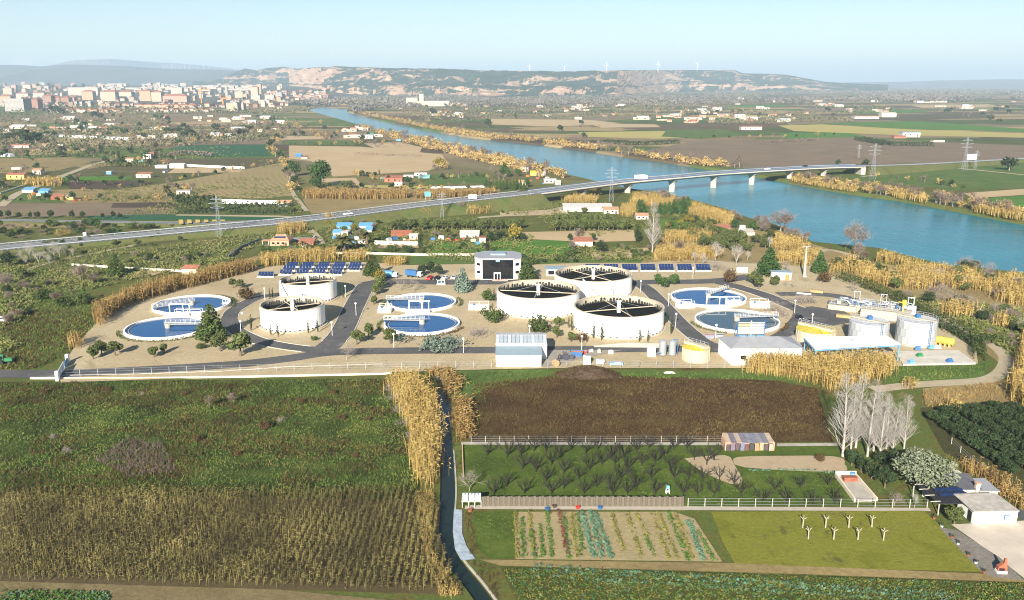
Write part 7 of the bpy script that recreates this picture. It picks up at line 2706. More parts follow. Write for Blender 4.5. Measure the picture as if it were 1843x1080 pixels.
bank_row([(490, 215), (500, 245), (490, 270), (515, 300), (520, 330), (535, 350)], 44, ['gold', 'grey', 'gold', 'dark'], 1.0, 'bush along the ditch between the green crop and tan field', 'bushes along the ditch left of the tan field', 0, 4, 27, 'ditch_bush')
bank_row([(345, 262), (372, 250), (400, 246), (440, 240), (480, 238)], 26, ['grey', 'dark', 'gold'], 1.0, 'bush on the curved hedge line behind the green crop', 'bushes behind the green crop field', 0, 4, 28, 'hedge_bush')
bank_row([(660, 262), (690, 268), (740, 266)], 9, ['grey'], 1.0, 'grey leafless bush in the middle of the tan field', 'leafless bushes in the tan field', 0, 3, 29)
# left plain: rows and scattered trees
def far_scatter(pts, n, kinds, s, label, group, seed, cat='tree', on_slope=False, name='tree'):
	r = np.random.default_rng(seed)
	xs, ys = [p[0] for p in pts], [p[1] for p in pts]
	c = 0
	cl = [(r.uniform(min(xs), max(xs)), r.uniform(min(ys), max(ys))) for _ in range(max(4, n // 5))]
	while c < n:
		if r.uniform() < .6:
			q = cl[int(r.integers(len(cl)))]
			x, y = q[0] + r.normal(0, 7), q[1] + r.normal(0, .8)
		else:
			x, y = r.uniform(min(xs), max(xs)), r.uniform(min(ys), max(ys))
		if not in_poly(np.array([x]), np.array([y]), pts)[0]:
			continue
		p = GS(x, y)[0] if on_slope else G(x, y)
		if in_poly(np.array([p.x]), np.array([p.y]), RIVER2)[0]:
			continue
		c += 1
		far_put(kinds[int(r.integers(len(kinds)))], p, s * r.uniform(.6, 1.4), label, cat, group, name)
far_scatter([(0, 205), (480, 212), (500, 250), (330, 250), (0, 262)], 120, ['dark', 'grey', 'dark', 'olive', 'green', 'gold'], 1.15, 'small tree scattered over the gardens before the town', 'trees over the gardens before the town', 31, name='garden_tree')
far_scatter([(0, 262), (300, 262), (330, 300), (200, 300), (0, 285)], 70, ['dark', 'olive', 'grey', 'green'], .9, 'small tree in the hedges of the left plain', 'trees in the hedges of the left plain', 32)
far_scatter([(0, 300), (60, 300), (110, 320), (300, 312), (300, 330), (100, 348), (0, 345)], 40, ['dark', 'grey', 'olive'], .65, 'small bush around the cottages at the left', 'bushes around the left cottages', 33, 'bush', name='bush')
far_scatter([(510, 216), (580, 222), (680, 247), (640, 258), (500, 246)], 40, ['gold', 'grey', 'dark', 'gold'], 1.0, 'small tree on the ground inside the river bend', 'trees inside the river bend', 34)
far_scatter([(650, 192), (900, 190), (1200, 190), (1420, 196), (1440, 225), (1200, 232), (1000, 240), (860, 236), (720, 215)], 100, ['grey', 'dark', 'grey', 'gold', 'green'], 1.3, 'small tree among the farms across the river', 'trees among the farms across the river', 35, name='farm_tree')
far_scatter([(1400, 180), (1843, 178), (1843, 225), (1640, 215), (1420, 212)], 50, ['grey', 'dark', 'dark', 'grey'], 1.6, 'small tree on the wide plain at the right', 'trees on the wide plain at right', 36)
for k, (x, y, s, lab) in enumerate(((779, 208, 2.6, 'large dark pine among the farms across the river'), (879, 229, 2.2, 'rounded dark pine near the far riverbank'), (1052, 249, 1.2, 'dark tree pair beside the far field'), (1290, 205, 1.6, 'dark tree among farms right of the river'), (1816, 307, 1.9, 'wide dark thicket tree in the field across the river'),
									(50, 262, 3.0, 'broad dark pine on the left plain, larger'), (65, 262, 2.6, 'broad dark pine on the left plain, right of the larger'), (390, 236, 2.0, 'round dark pine behind the green crop field'), (322, 262, 1.4, 'green round tree at the hedge corner'), (112, 275, 1.2, 'dark round tree by the tunnel greenhouse'), (1508, 298, .9, 'dark cypress bush at the far bridge end'), (1556, 300, 1.0, 'dark bush beside the far bridge abutment'))):
	far_put('dark' if k != 8 else 'green', G(x, y), s, lab, 'tree', None)
for k, (x, y, h) in enumerate(((163, 275, 15), (171, 276, 13), (181, 275, 20), (185, 275, 18), (214, 288, 24), (268, 281, 17), (256, 286, 12), (262, 288, 11), (276, 287, 12), (282, 288, 11), (290, 288, 12), (296, 288, 10))):
	putpx('darkcypress', x, y, h, 'dark cypress on the left plain, %s from left' % (ordn + ['ninth', 'tenth', 'eleventh', 'twelfth'])[k], 'cypress', 'cypresses on the left plain', 1.3)
# hedge rows on the left plain
for k, (pts, h, m, lab) in enumerate((
		([(25, 284), (90, 283), (165, 282)], 5, L_OLIVE, 'long grey-green hedge left of the plain cypresses'), ([(165, 302), (230, 300), (280, 299)], 3.5, L_OLIVE, 'olive row behind the sky blue hut'), ([(300, 284), (335, 278), (385, 283)], 4, L_BROWN, 'brown hedge below the green crop'),
		([(155, 253), (200, 254)], 5, L_DARK, 'dark hedge block near the pale plain'), ([(0, 255), (40, 252)], 6, L_DARK, 'dark hedge at the left edge of plain'), ([(240, 262), (300, 256), (345, 258)], 5, L_BROWN, 'leafless hedge left of green crop'), ([(560, 336), (640, 338)], 3, L_OLIVE, 'grey-green hedge right of the pines'), ([(640, 278), (760, 283)], 2.0, L_BROWN, 'low hedge line across the tan field'),
		([(0, 240), (120, 236), (240, 240)], 5, L_DARK, 'dark hedge line in front of town gardens, left'), ([(280, 232), (420, 228), (500, 226)], 6, L_BROWN, 'leafless hedge line in front of town'), ([(1380, 258), (1480, 252)], 3, L_BROWN, 'low hedge along the ploughed field across the river'))):
	hedge(pts, 5, h, lab, m, 1.0 if k not in (6, 7) else .6, .8)

TW = [paint('town_' + n, c, .85, .1, .05) for n, c in (('cream', (0.446, 0.357, 0.251)), ('ochre', (0.407, 0.287, 0.171)), ('white', (0.444, 0.386, 0.313)), ('pink', (0.394, 0.266, 0.197)), ('brick', (0.286, 0.155, 0.104)), ('sand', (0.468, 0.392, 0.297)), ('grey', (0.342, 0.322, 0.296)))]
# ---- scattered farm houses of the far plain
FR = np.random.default_rng(91)
def far_house_mesh(w, d, h, wall, roof, flat):
	b = MB()
	b.box((0, 0, -.3), (w, d, h + .3), 0, 0)
	if flat:
		b.box((0, 0, h), (w + .4, d + .4, .4), 0, 1)
	else:
		P = [(-w / 2 - .4, -d / 2 - .4, h), (w / 2 + .4, -d / 2 - .4, h), (w / 2 + .4, d / 2 + .4, h), (-w / 2 - .4, d / 2 + .4, h), (-w / 2 - .4, 0, h + d * .24), (w / 2 + .4, 0, h + d * .24)]
		b.add(P, [(0, 1, 5, 4), (2, 3, 4, 5), (1, 2, 5), (3, 0, 4), (3, 2, 1, 0)], 1)
	for k in (-1, 1):
		b.box((k * w * .25, -d / 2 - .03, h * .35), (w * .13, .1, h * .35), 0, 2)
	return b.mesh('far_house', [wall, roof, GLASSD])
FH = [far_house_mesh(*a) for a in ((16, 10, 5, TW[2], ROOFO, 0), (14, 9, 6, W_CREAM, ROOFR, 0), (24, 12, 5, TW[2], TW[6], 1), (12, 9, 5, W_PINK, ROOFR, 0), (30, 14, 6, W_CREAM, W_GREY, 0), (18, 10, 4, TW[0], ROOFR, 0), (40, 14, 5, TW[5], W_GREY, 1))]
def farms(pts, n, label, group, seed, smin=.7, smax=1.25):
	r = np.random.default_rng(seed)
	xs, ys = [p[0] for p in pts], [p[1] for p in pts]
	cl = [(r.uniform(min(xs), max(xs)), r.uniform(min(ys), max(ys))) for _ in range(max(3, n // 4))]
	c = 0
	while c < n:
		if r.uniform() < .55:
			q = cl[int(r.integers(len(cl)))]
			x, y = q[0] + r.normal(0, 12), q[1] + r.normal(0, 1.0)
		else:
			x, y = r.uniform(min(xs), max(xs)), r.uniform(min(ys), max(ys))
		if not in_poly(np.array([x]), np.array([y]), pts)[0]:
			continue
		p = G(x, y)
		if in_poly(np.array([p.x]), np.array([p.y]), offset_poly(RIVER2, 12))[0]:
			continue
		c += 1
		s = r.uniform(smin, smax)
		tag(inst('farmhouse', FH[int(r.integers(len(FH)))], None, p, r.normal(0, .35), (s, s, s)), label, 'house', group)
farms([(0, 208), (480, 210), (540, 232), (420, 250), (0, 250)], 74, 'small pale house scattered over the gardens before the town', 'houses over the gardens before the town', 41, .4, .75)
farms([(700, 190), (1150, 188), (1420, 198), (1430, 222), (1200, 222), (1000, 214), (860, 214), (740, 206)], 76, 'small pale farmhouse among trees across the river', 'farmhouses across the river', 42, .5, .9)
farms([(1230, 178), (1843, 176), (1843, 200), (1440, 205)], 54, 'tiny pale farmhouse on the far right plain', 'farmhouses on the far right plain', 43, .6, 1.0)
farms([(1180, 205), (1420, 205), (1420, 220), (1190, 222)], 26, 'white house of the hamlet right of the river', 'houses of the hamlet right of the river', 44, .5, .8)
farms([(560, 212), (640, 222), (700, 246), (620, 256), (560, 240)], 14, 'small white hut inside the river bend', 'huts inside the river bend', 45, .4, .7)
t = thing('grain_factory', 'large cream factory with tower across the river', 'factory', G(768, 191))
for nm, c_, s_ in (('hall', (20, 0, 0), (110, 40, 16)), ('hall', (-46, 4, 0), (36, 36, 26)), ('tower', (-16, 2, 0), (14, 16, 38)), ('hall', (110, 6, 0), (70, 40, 10))):
	b = MB()
	b.box(c_, s_)
	b.build(nm, TW[5], t)
	b = MB()
	b.box((c_[0], c_[1], s_[2]), (s_[0] + 1, s_[1] + 1, .8))
	b.build('roof', TW[6], t)

# ---- woods and scrub that read as one mass on the far plain
def far_mass(label, pts, n, m, hmin, hmax, seed, on_slope=False, name='distant_trees', sc=1.0):
	r = np.random.default_rng(seed)
	xs, ys = [p[0] for p in pts], [p[1] for p in pts]
	P = []
	while len(P) < n:
		x, y = r.uniform(min(xs), max(xs), 400), r.uniform(min(ys), max(ys), 400)
		ok = in_poly(x, y, pts)
		for a, c in zip(x[ok], y[ok]):
			p = GS(a, c)[0] if on_slope else G(a, c)
			if fbm(p.x / 260.0 * sc, p.y / 420.0 * sc, 3, seed) < .47:
				continue
			P.append((p.x, p.y, p.z))
			if len(P) >= n:
				break
	P = np.array(P)
	P = P[~in_poly(P[:, 0], P[:, 1], offset_poly(RIVER2, 6))]
	n = len(P)
	k = 9
	H = r.uniform(hmin, hmax, n)
	off = r.normal(0, 1, (n, k, 3)) * (H[:, None, None] * np.array([.42, .42, .26]))
	Q = P[:, None, :] + off + np.stack([np.zeros(n), np.zeros(n), H * .55], 1)[:, None, :]
	Q[..., 2] = np.maximum(Q[..., 2], P[:, None, 2] + .4)
	Q = Q.reshape(-1, 3)
	sz = np.repeat(H * .30, k)[:, None]
	N = r.normal(0, 1, Q.shape) + np.array([0, -.6, .6])
	N /= np.linalg.norm(N, axis=1, keepdims=True)
	T = r.normal(0, 1, Q.shape)
	T -= N * np.sum(T * N, 1, keepdims=True)
	T /= np.linalg.norm(T, axis=1, keepdims=True)
	B = np.cross(N, T)
	V = np.stack([Q - T * sz, Q - B * sz * .7, Q + T * sz, Q + B * sz * .7], 1).reshape(-1, 3)
	b = MB()
	b.add(V, np.arange(4 * len(Q)).reshape(-1, 4))
	tag(b.build(name, m, kind='stuff'), label, 'woods', kind='stuff')
FARG = cane_mat('far_wood', [(.3, (.06, .068, .045)), (.46, (.13, .115, .09)), (.60, (.19, .16, .14)), (.75, (.29, .22, .14))], .006, .05)
FARD = cane_mat('far_wood_dark', [(.3, (.045, .055, .03)), (.48, (.11, .11, .055)), (.60, (.20, .16, .09)), (.75, (.34, .25, .13))], .006, .05)
far_mass('mauve-grey belt of leafless woods below the pale cliffs', [(600, 178), (700, 174), (1000, 175), (1420, 172), (1430, 188), (1000, 190), (680, 196), (625, 188)], 2600, FARG, 8, 15, 51)
far_mass('far belt of trees across the wide right plain', [(1300, 163), (1843, 160), (1843, 182), (1420, 186), (1250, 176)], 2400, FARG, 9, 18, 52)
far_mass('dark hedges and copses over the plain right of the river', [(700, 194), (1843, 186), (1843, 216), (1430, 222), (1200, 228), (900, 226), (760, 216)], 1700, FARD, 3, 7, 53)
far_mass('dark hedges and copses over the gardens before the town', [(0, 206), (500, 210), (560, 226), (480, 262), (0, 278)], 1600, FARD, 2.5, 6, 54)
far_mass('leafless riverside woods at the river bend', [(540, 187), (600, 184), (640, 180), (720, 186), (660, 200), (640, 205), (630, 190), (570, 191)], 420, FARG, 10, 18, 55)

# ---- the town
TWN = ['cream', 'ochre', 'white', 'pinkish', 'brick', 'sand-coloured', 'grey']
def win_mat(name, c):
	m, nt, b = _new(name)
	p = objpos(nt)
	br_ = nt.nodes.new('ShaderNodeTexBrick')
	br_.offset = 0
	br_.inputs['Scale'].default_value = 1.0
	br_.inputs['Brick Width'].default_value = 3.4
	br_.inputs['Row Height'].default_value = 3.1
	br_.inputs['Mortar Size'].default_value = .95
	br_.inputs['Mortar Smooth'].default_value = 0
	br_.inputs['Color1'].default_value = (.08, .075, .08, 1)
	br_.inputs['Color2'].default_value = (.16, .14, .13, 1)
	br_.inputs['Mortar'].default_value = rgb(c)
	sx = nt.nodes.new('ShaderNodeSeparateXYZ')
	nt.links.new(p, sx.inputs[0])
	cx = nt.nodes.new('ShaderNodeCombineXYZ')
	nt.links.new(mathn(nt, 'ADD', sx.outputs[0], sx.outputs[1]), cx.inputs[0])
	nt.links.new(sx.outputs[2], cx.inputs[1])
	nt.links.new(cx.outputs[0], br_.inputs['Vector'])
	nt.links.new(br_.outputs[0], b.inputs['Base Color'])
	b.inputs['Roughness'].default_value = .85
	return m
TWW = [win_mat('town_wall_' + n, c) for n, c in (('cream', (0.446, 0.357, 0.251)), ('ochre', (0.407, 0.287, 0.171)), ('white', (0.444, 0.386, 0.313)), ('pink', (0.394, 0.266, 0.197)), ('brick', (0.286, 0.155, 0.104)), ('sand', (0.468, 0.392, 0.297)), ('grey', (0.342, 0.322, 0.296)))]
def block(px, py, wpx, hpx, dep, ci, label, roof='flat', group=None, rz=0.0, name='apartment_block', cat='building'):
	c, m = GS(px, py)
	w, h = wpx * m, hpx * m
	t = thing(name, label, cat, c, rz, group)
	b = MB()
	b.box((0, dep / 2, -2), (w, dep, h + 2))
	b.build('wall', TWW[ci], t)
	b = MB()
	rm = ROOFR if roof != 'flat' else TW[6]
	if roof == 'flat':
		b.box((0, dep / 2, h), (w + 1, dep + 1, 1.0))
		b.box((w * .15, dep / 2, h + 1), (w * .25, dep * .4, 3))
	else:
		e = .6
		A = [(-w / 2 - e, -e, h), (w / 2 + e, -e, h), (w / 2 + e, dep + e, h), (-w / 2 - e, dep + e, h), (-w / 2 + dep * .4, dep / 2, h + dep * .2), (w / 2 - dep * .4, dep / 2, h + dep * .2)]
		b.add(A, [(0, 1, 5, 4), (1, 2, 5), (2, 3, 4, 5), (3, 0, 4), (3, 2, 1, 0)])
	b.build('roof', rm, t)
	return t
for a in ((27, 201, 38, 27, 40, 6, 'large plain grey tower block at the left front of town', 'flat'), (62, 196, 16, 20, 30, 4, 'brick block right of the large grey tower', 'hip'), (85, 188, 18, 18, 30, 4, 'brick apartment block, second from the grey tower', 'hip'), (101, 187, 16, 13, 30, 4, 'brick apartment block, third from the grey tower', 'hip'), (117, 187, 16, 13, 30, 4, 'brick apartment block, fourth from the grey tower', 'hip'), (130, 186, 10, 12, 26, 3, 'pinkish block at the end of the brick row', 'hip'),
		  (150, 172, 60, 17, 40, 2, 'long white hall on the rise behind the brick blocks', 'flat'), (158, 180, 22, 18, 30, 1, 'ochre block before the long white hall', 'hip'), (195, 182, 30, 20, 34, 0, 'cream apartment block left of the ochre towers', 'hip'), (225, 181, 28, 18, 34, 5, 'sand apartment block in the middle of town', 'hip'), (262, 182, 22, 21, 34, 1, 'ochre apartment tower right of the sand block', 'hip'), (282, 183, 20, 20, 34, 0, 'cream tower right of the ochre tower', 'hip'),
		  (315, 184, 48, 13, 40, 3, 'long pinkish block with red roof near the cranes', 'hip'), (318, 170, 22, 14, 30, 2, 'white slab block above the pinkish block', 'flat'), (408, 175, 5, 22, 9, 6, 'slim grey church tower in the town', 'flat'), (430, 176, 16, 13, 24, 0, 'cream block right of church tower', 'flat'), (440, 178, 10, 10, 20, 1, 'ochre block right of the church tower', 'flat'), (458, 172, 14, 18, 26, 0, 'cream twin tower, left', 'hip'), (467, 170, 8, 21, 20, 1, 'tall ochre tower right of the cream twin', 'flat'),
		  (460, 182, 18, 12, 24, 2, 'white block below the twin towers', 'flat'), (485, 180, 18, 10, 24, 2, 'white block left of the green glass block', 'flat'), (502, 178, 12, 13, 24, 6, 'blue-grey block at the right end of towers', 'flat'), (418, 200, 22, 17, 34, 0, 'big cream block alone at the town front', 'flat'), (434, 198, 10, 13, 26, 2, 'white block right of big cream block', 'flat'), (475, 186, 22, 7, 24, 2, 'wide low white hall before the twin towers', 'flat'),
		  (10, 185, 22, 14, 30, 1, 'ochre block behind the grey tower at left edge', 'hip'), (14, 170, 18, 13, 24, 0, 'cream tower on the left rise', 'flat'), (25, 165, 10, 14, 20, 3, 'pinkish tower on the left rise', 'flat'), (48, 160, 16, 9, 22, 5, 'sand block on the skyline of left rise', 'hip'), (40, 176, 24, 9, 26, 2, 'white block on the left slope', 'hip'), (62, 158, 12, 8, 20, 1, 'ochre block on the skyline of left rise', 'hip'), (70, 176, 22, 10, 26, 2, 'white terrace above the brick blocks', 'hip')):
	block(a[0], a[1], a[2] * .9, a[3] * .82, a[4], a[5], a[6], a[7])
TR = np.random.default_rng(101)
n_ = 0
while n_ < 285:
	x, y = TR.uniform(-5, 590), TR.uniform(152, 197)
	if x > 535 and y > 184:
		continue
	if y < 152 + 10 * (x / 590) and TR.uniform() < .8:
		continue
	if x > 480 and y < 165 and TR.uniform() < .6:
		continue
	ci = int(TR.choice([0, 1, 2, 2, 3, 5, 5, 4, 6]))
	tall = TR.uniform() < .35
	block(x, y, TR.uniform(4, 10), TR.uniform(4.5, 8) if tall else TR.uniform(2, 4), TR.uniform(12, 22), ci,
		  ('%s apartment block in the crowded middle of the town' if tall else '%s low house in the crowded town') % TWN[ci], 'hip' if TR.uniform() < .6 else 'flat', 'crowded town blocks' if tall else 'crowded low town houses', TR.normal(0, .25), 'apartment_block' if tall else 'town_house', 'building' if tall else 'house')
	n_ += 1
for k in range(13):
	block(88 + k * 10.2, 203 - (k % 2), 10.0, 5.0, 12, 3 if k > 6 else 2, 'white and pink terraced house in the long front row, %s from left' % (ordn + ['ninth', 'tenth', 'eleventh', 'twelfth', 'thirteenth'])[k], 'hip', 'terraced houses along the front of town, left', 0, 'terraced_house', 'house')
for k in range(16):
	block(245 + k * 9.0, 202 - (k % 2) * 2, 8.6, 4.0, 12, [2, 1, 2, 0][k % 4], 'small terraced house in the right front row of town', 'hip', 'terraced houses along the front of town, right', 0, 'terraced_house', 'house')
for k in range(7):
	block(250 + k * 16, 194, 15.5, 5, 16, 1, 'ochre terrace behind the right front row of town', 'hip', 'ochre terraces of the town', 0, 'terraced_house', 'house')
for k in range(30):
	x = TR.uniform(170, 470)
	y = TR.uniform(151.5, 164)
	block(x, y, TR.uniform(22, 50), TR.uniform(1.6, 3.0), 60, 2, 'long white warehouse on the industrial rise behind the town', 'flat', 'white warehouses behind the town', 0, 'warehouse', 'warehouse')
for k in range(46):
	x, y = TR.uniform(480, 590), TR.uniform(168, 190)
	if x > 530 and y > 183:
		y = 175
	block(x, y, TR.uniform(5, 9), TR.uniform(2.5, 4.5), 14, int(TR.choice([2, 0, 3, 5])), 'small pale house on the town edge near the river bend', 'hip', 'small houses on the town edge by the river', TR.normal(0, .3), 'town_house', 'house')
for x, y, h in ((363, 186, 24), (402, 192, 15)):
	c, m = GS(x, y)
	t = thing('tower_crane', 'orange tower crane above the long pinkish block' if x < 400 else 'small orange tower crane before the church tower', 'crane', c)
	hh = h * m
	b = MB()
	b.box((0, 0, 0), (3.4, 3.4, hh))
	b.build('mast', ORANGE, t)
	b = MB()
	b.bar((-hh * .25, 0, hh), (hh * .55, 0, hh), 2.6)
	b.build('jib', ORANGE, t)
for k, (x, y, s) in enumerate(((98, 206, 3.4), (112, 207, 2.6), (85, 206, 2.4), (170, 212, 2.2), (182, 214, 2.0), (70, 160, 5), (88, 158, 5), (96, 160, 4), (150, 158, 4), (135, 160, 4), (530, 190, 2.5), (555, 196, 2.2), (440, 182, 2.5), (575, 168, 4), (590, 168, 4), (385, 195, 2.0))):
	far_put('dark', GS(x, y)[0], s, 'dark round pine crown at the edge of the town', 'tree', 'dark pines around the town')
far_mass('grey-green street trees and gardens inside the town', [(0, 160), (590, 168), (590, 200), (480, 206), (0, 206)], 900, FARD, 5, 10, 57, True)

# ---- wind turbines
tb = MB()
tb.cyl((0, 0, 0), (0, 0, 80), 2.3, 1.4, 8)
TBT = tb.mesh('tower', WHITEP)
nb = MB()
nb.box((0, 0, 79.5), (4, 9, 4))
TBN = nb.mesh('nacelle', WHITEP)
bb = MB()
P = [(-1.2, 0, 0), (1.2, 0, 0), (1.9, 0, 9), (.3, 0, 40), (-.4, 0, 40), (-1.2, 0, 9)]
bb.add([(x, -.4, z) for x, _, z in P] + [(x, .4, z) for x, _, z in P], [(0, 1, 2, 3, 4, 5), (11, 10, 9, 8, 7, 6)] + [(k, (k + 1) % 6, 6 + (k + 1) % 6, 6 + k) for k in range(6)])
TBB = bb.mesh('blade', WHITEP)
def turbine(p, s, a, label, group):
	t = thing('wind_turbine', label, 'wind turbine', p, R(10), group)
	t.scale = (s, s, s)
	inst('tower', TBT, t)
	inst('nacelle', TBN, t)
	for k in range(3):
		o = inst('blade', TBB, t, (0, -5.2, 81.5))
		o.rotation_euler = (0, a + k * 2 * math.pi / 3, 0)
for k, (x, y, hp, a) in enumerate(((951, 130, 19, .3), (1010, 131, 19, .9), (1081, 129, 21, 0), (1168, 128, 22, .1), (1234, 127, 20, .5))):
	d = 6900.0
	z = CAMH + (HORY - y) / 1608.0 * d - 6
	turbine(Vector(((x - PCX) / FPX * d * 1.03, d, z)), hp * d / 1608 / 82.0 * .62, a, 'white wind turbine on the mesa, %s from the left' % ordn[k], 'wind turbines on the mesa')
for k in range(34):
	x = [78, 84, 90, 97, 104, 110, 155, 161, 167, 173, 179, 184, 190, 196, 201, 207, 213, 219, 226, 232, 238, 332, 338, 346, 352, 360, 368, 376, 390, 400, 410, 424, 438, 452][k]
	d = 11500.0
	y = interp([(-260, 121), (0, 121), (60, 117), (120, 119), (170, 117), (260, 119), (330, 124), (420, 126), (470, 129)], x)
	z = CAMH + (HORY - y) / 1608.0 * d - 8
	turbine(Vector(((x - PCX) / FPX * d * 1.03, d + 20, z)), .5 + .08 * (k % 3), k * .77, 'tiny white wind turbine on the far blue plateau behind the town', 'wind turbines on the far plateau')

for k, (pts, n, s, lab) in enumerate((([(150, 351), (300, 332), (440, 307), (512, 293)], 26, .45, 'low bush on the curved edge of the stubble field'), ([(0, 367), (150, 365), (310, 364)], 20, .5, 'bush on the hedge line above the slip road'), ([(520, 262), (600, 264), (700, 258)], 16, .55, 'bush along the top edge of the tan field'),
		([(540, 352), (640, 345), (760, 346), (880, 340)], 26, .5, 'bush behind the golden cane belt'), ([(300, 355), (320, 345), (345, 352)], 7, .7, 'bush around the ruined farmhouse'), ([(0, 283), (120, 281), (230, 293), (300, 302)], 26, .6, 'bush on the field edge of the left plain'), ([(640, 318), (700, 332), (770, 330), (850, 322), (905, 330)], 26, .6, 'bush around the garden cluster by the tan field'),
		([(1240, 252), (1380, 250), (1500, 246)], 14, .6, 'bush on the upper edge of the ploughed field'), ([(1560, 318), (1640, 330), (1740, 345)], 14, .5, 'bush in the field behind the far bank'))):
	bank_row(pts, n, ['dark', 'grey', 'olive', 'gold'], s * 1.3, lab, 'bushes ' + lab.split(' ', 1)[1], 0, 3, 140 + k, 'bush')

SCRUB = cane_mat('low_scrub', [(.3, (.05, .055, .02)), (.44, (.10, .12, .032)), (.56, (.16, .16, .05)), (.68, (.25, .19, .085)), (.78, (.36, .27, .12))], .06, .5)
far_mass('low scrub and rank weeds between motorway and works', [(0, 462), (250, 440), (500, 418), (700, 402), (960, 366), (1080, 366), (1270, 392), (1300, 470), (1050, 470), (860, 472), (640, 462), (480, 462), (170, 520), (150, 575), (0, 640)], 5200, SCRUB, .5, 1.5, 58, name='low_scrub', sc=9)
far_mass('low weeds along the plots north of the motorway', [(0, 264), (500, 264), (545, 386), (330, 386), (0, 390)], 1500, SCRUB, .6, 1.8, 59, name='low_scrub', sc=5)
far_mass('low scrub on rough ground right of the works', [(1520, 505), (1640, 528), (1843, 560), (1843, 660), (1800, 625), (1690, 560)], 1300, SCRUB, .5, 1.5, 60, name='low_scrub', sc=9)
far_mass('low weeds on the far bank fields', [(1440, 318), (1600, 332), (1843, 378), (1843, 392), (1600, 352)], 500, SCRUB, .6, 1.8, 61, name='low_scrub', sc=5)

FRG = cane_mat('golden_fringe', [(.3, (.14, .095, .05)), (.45, (.30, .20, .08)), (.58, (.42, .30, .12)), (.74, (.50, .37, .17))], .04, .3)
far_mass('golden reed fringe along the far riverbank upstream', [(660, 208), (835, 244), (981, 260), (1131, 281), (1310, 307), (1310, 300), (1226, 290), (1063, 265), (903, 247), (768, 227), (680, 208)], 1000, FRG, 2.5, 5, 62, name='reed_fringe', sc=6)
far_mass('golden reed fringe along the near riverbank upstream', [(690, 242), (830, 272), (981, 309), (1040, 326), (1010, 326), (930, 306), (820, 280), (720, 256)], 900, FRG, 2.5, 4.5, 63, name='reed_fringe', sc=6)

# ============================================================ FOREGROUND
def tufts(label, pts, dens, h, m, width=.12, lean=.5, leaves=1, leaf=.35, mask=None, name='weeds', cat='weeds', world_pts=False, per=3):
	poly = pts if world_pts else pxpoly(pts)
	P = sample_poly(poly, dens)
	if mask is not None:
		P = P[[mask(x, y) for x, y in P]]
	P = np.repeat(P, per, 0) + rng.normal(0, .16, (len(P) * per, 2))
	H = h * rng.uniform(.4, 1.15, len(P))
	b = MB()
	for V, F in blades(P, H, width, rng, lean, leaves, leaf):
		b.add(V, F)
	return tag(b.build(name, m, kind='stuff'), label, cat, kind='stuff')
WG = cane_mat('weed_green', [(.30, (.03, .03, .012)), (.42, (.055, .08, .018)), (.53, (.10, .15, .03)), (.65, (.19, .20, .045)), (.76, (.32, .28, .09))], .09, 1.4)
WB = cane_mat('weed_brown', [(.32, (.042, .027, .013)), (.48, (.075, .046, .019)), (.60, (.11, .078, .028)), (.72, (.20, .165, .06))], .10, 1.3)
WM = cane_mat('weed_mauve', [(.32, (.075, .052, .04)), (.5, (.13, .095, .075)), (.72, (.20, .155, .12))], .12, 1.3)
STRAW = cane_mat('straw_grass', [(.3, (.10, .085, .03)), (.5, (.19, .16, .05)), (.72, (.30, .25, .09))], .2, 1.4)
CORN = cane_mat('corn_dry', [(.32, (.035, .03, .015)), (.44, (.09, .075, .028)), (.56, (.165, .14, .045)), (.70, (.33, .265, .10))], .10, 2.6)
MEADOW = [(0, 690), (692, 684), (708, 735), (740, 800), (752, 888), (0, 890)]
tufts('rank green weeds covering the left meadow', MEADOW, 2.3, .5, WG, .14)
tufts('dark brown dead stems over the lower left meadow', MEADOW, 1.5, .8, WB, .10, .35, 2, .4, lambda x, y: fbm(x / 14.0, y / 9.0, 4, 61) > .50 + (y - 160) / 600.0)
tufts('mauve-grey dead weeds in the middle of the meadow', [(170, 830), (230, 790), (290, 800), (320, 850), (230, 860)], 3.0, .9, WM, .10, .4, 2, .45)
tufts('mixed weeds on the rough slope left of the works', [(0, 520), (150, 520), (180, 575), (120, 640), (60, 668), (0, 665)], .9, .7, WG, .2)
tufts('brown dead weeds on the slope left of the works', [(0, 560), (150, 560), (165, 585), (120, 640), (60, 665), (0, 665)], .8, .8, WB, .16, .4, 2, .5)
tufts('dark brown dead weeds of the middle field', [(852, 692), (1000, 676), (1400, 690), (1468, 702), (1498, 795), (850, 796), (838, 760)], 2.6, .6, WB, .11, .45, 2, .35)
tufts('green weeds on the verge before the works fence', [(815, 672), (1000, 668), (1420, 674), (1430, 686), (1000, 680), (880, 700), (860, 770), (845, 770), (848, 710)], 1.8, .5, WG, .13)
tufts('green and brown weeds below the concrete slab', [(1600, 662), (1750, 660), (1785, 650), (1765, 678), (1680, 686), (1600, 690)], 1.6, .6, WG, .14)
tufts('dry grass beyond the curved dirt track', [(1660, 704), (1843, 684), (1880, 725), (1750, 730), (1665, 735)], 1.6, .8, CANE_B, .12)
tufts('dead grass along the left bank of the channel', [(750, 890), (782, 890), (776, 960), (784, 1010), (830, 1075), (790, 1075), (765, 1000)], 5.0, 1.3, CANE, .07, .4, 2, .4)
tufts('dead grass on the right bank of the channel', [(835, 925), (852, 925), (858, 1000), (900, 1030), (900, 1085), (870, 1060), (850, 1015)], 3.0, .5, WB, .08)
tufts('short grass under the orchard trees', [(834, 804), (1225, 802), (1260, 850), (1330, 875), (1350, 850), (1500, 855), (1560, 910), (834, 912)], 1.6, .22, WG, .10)
LAWN = cane_mat('lawn_blades', [(.32, (.07, .075, .016)), (.5, (.13, .125, .02)), (.72, (.19, .17, .03))], .14, 1.6)
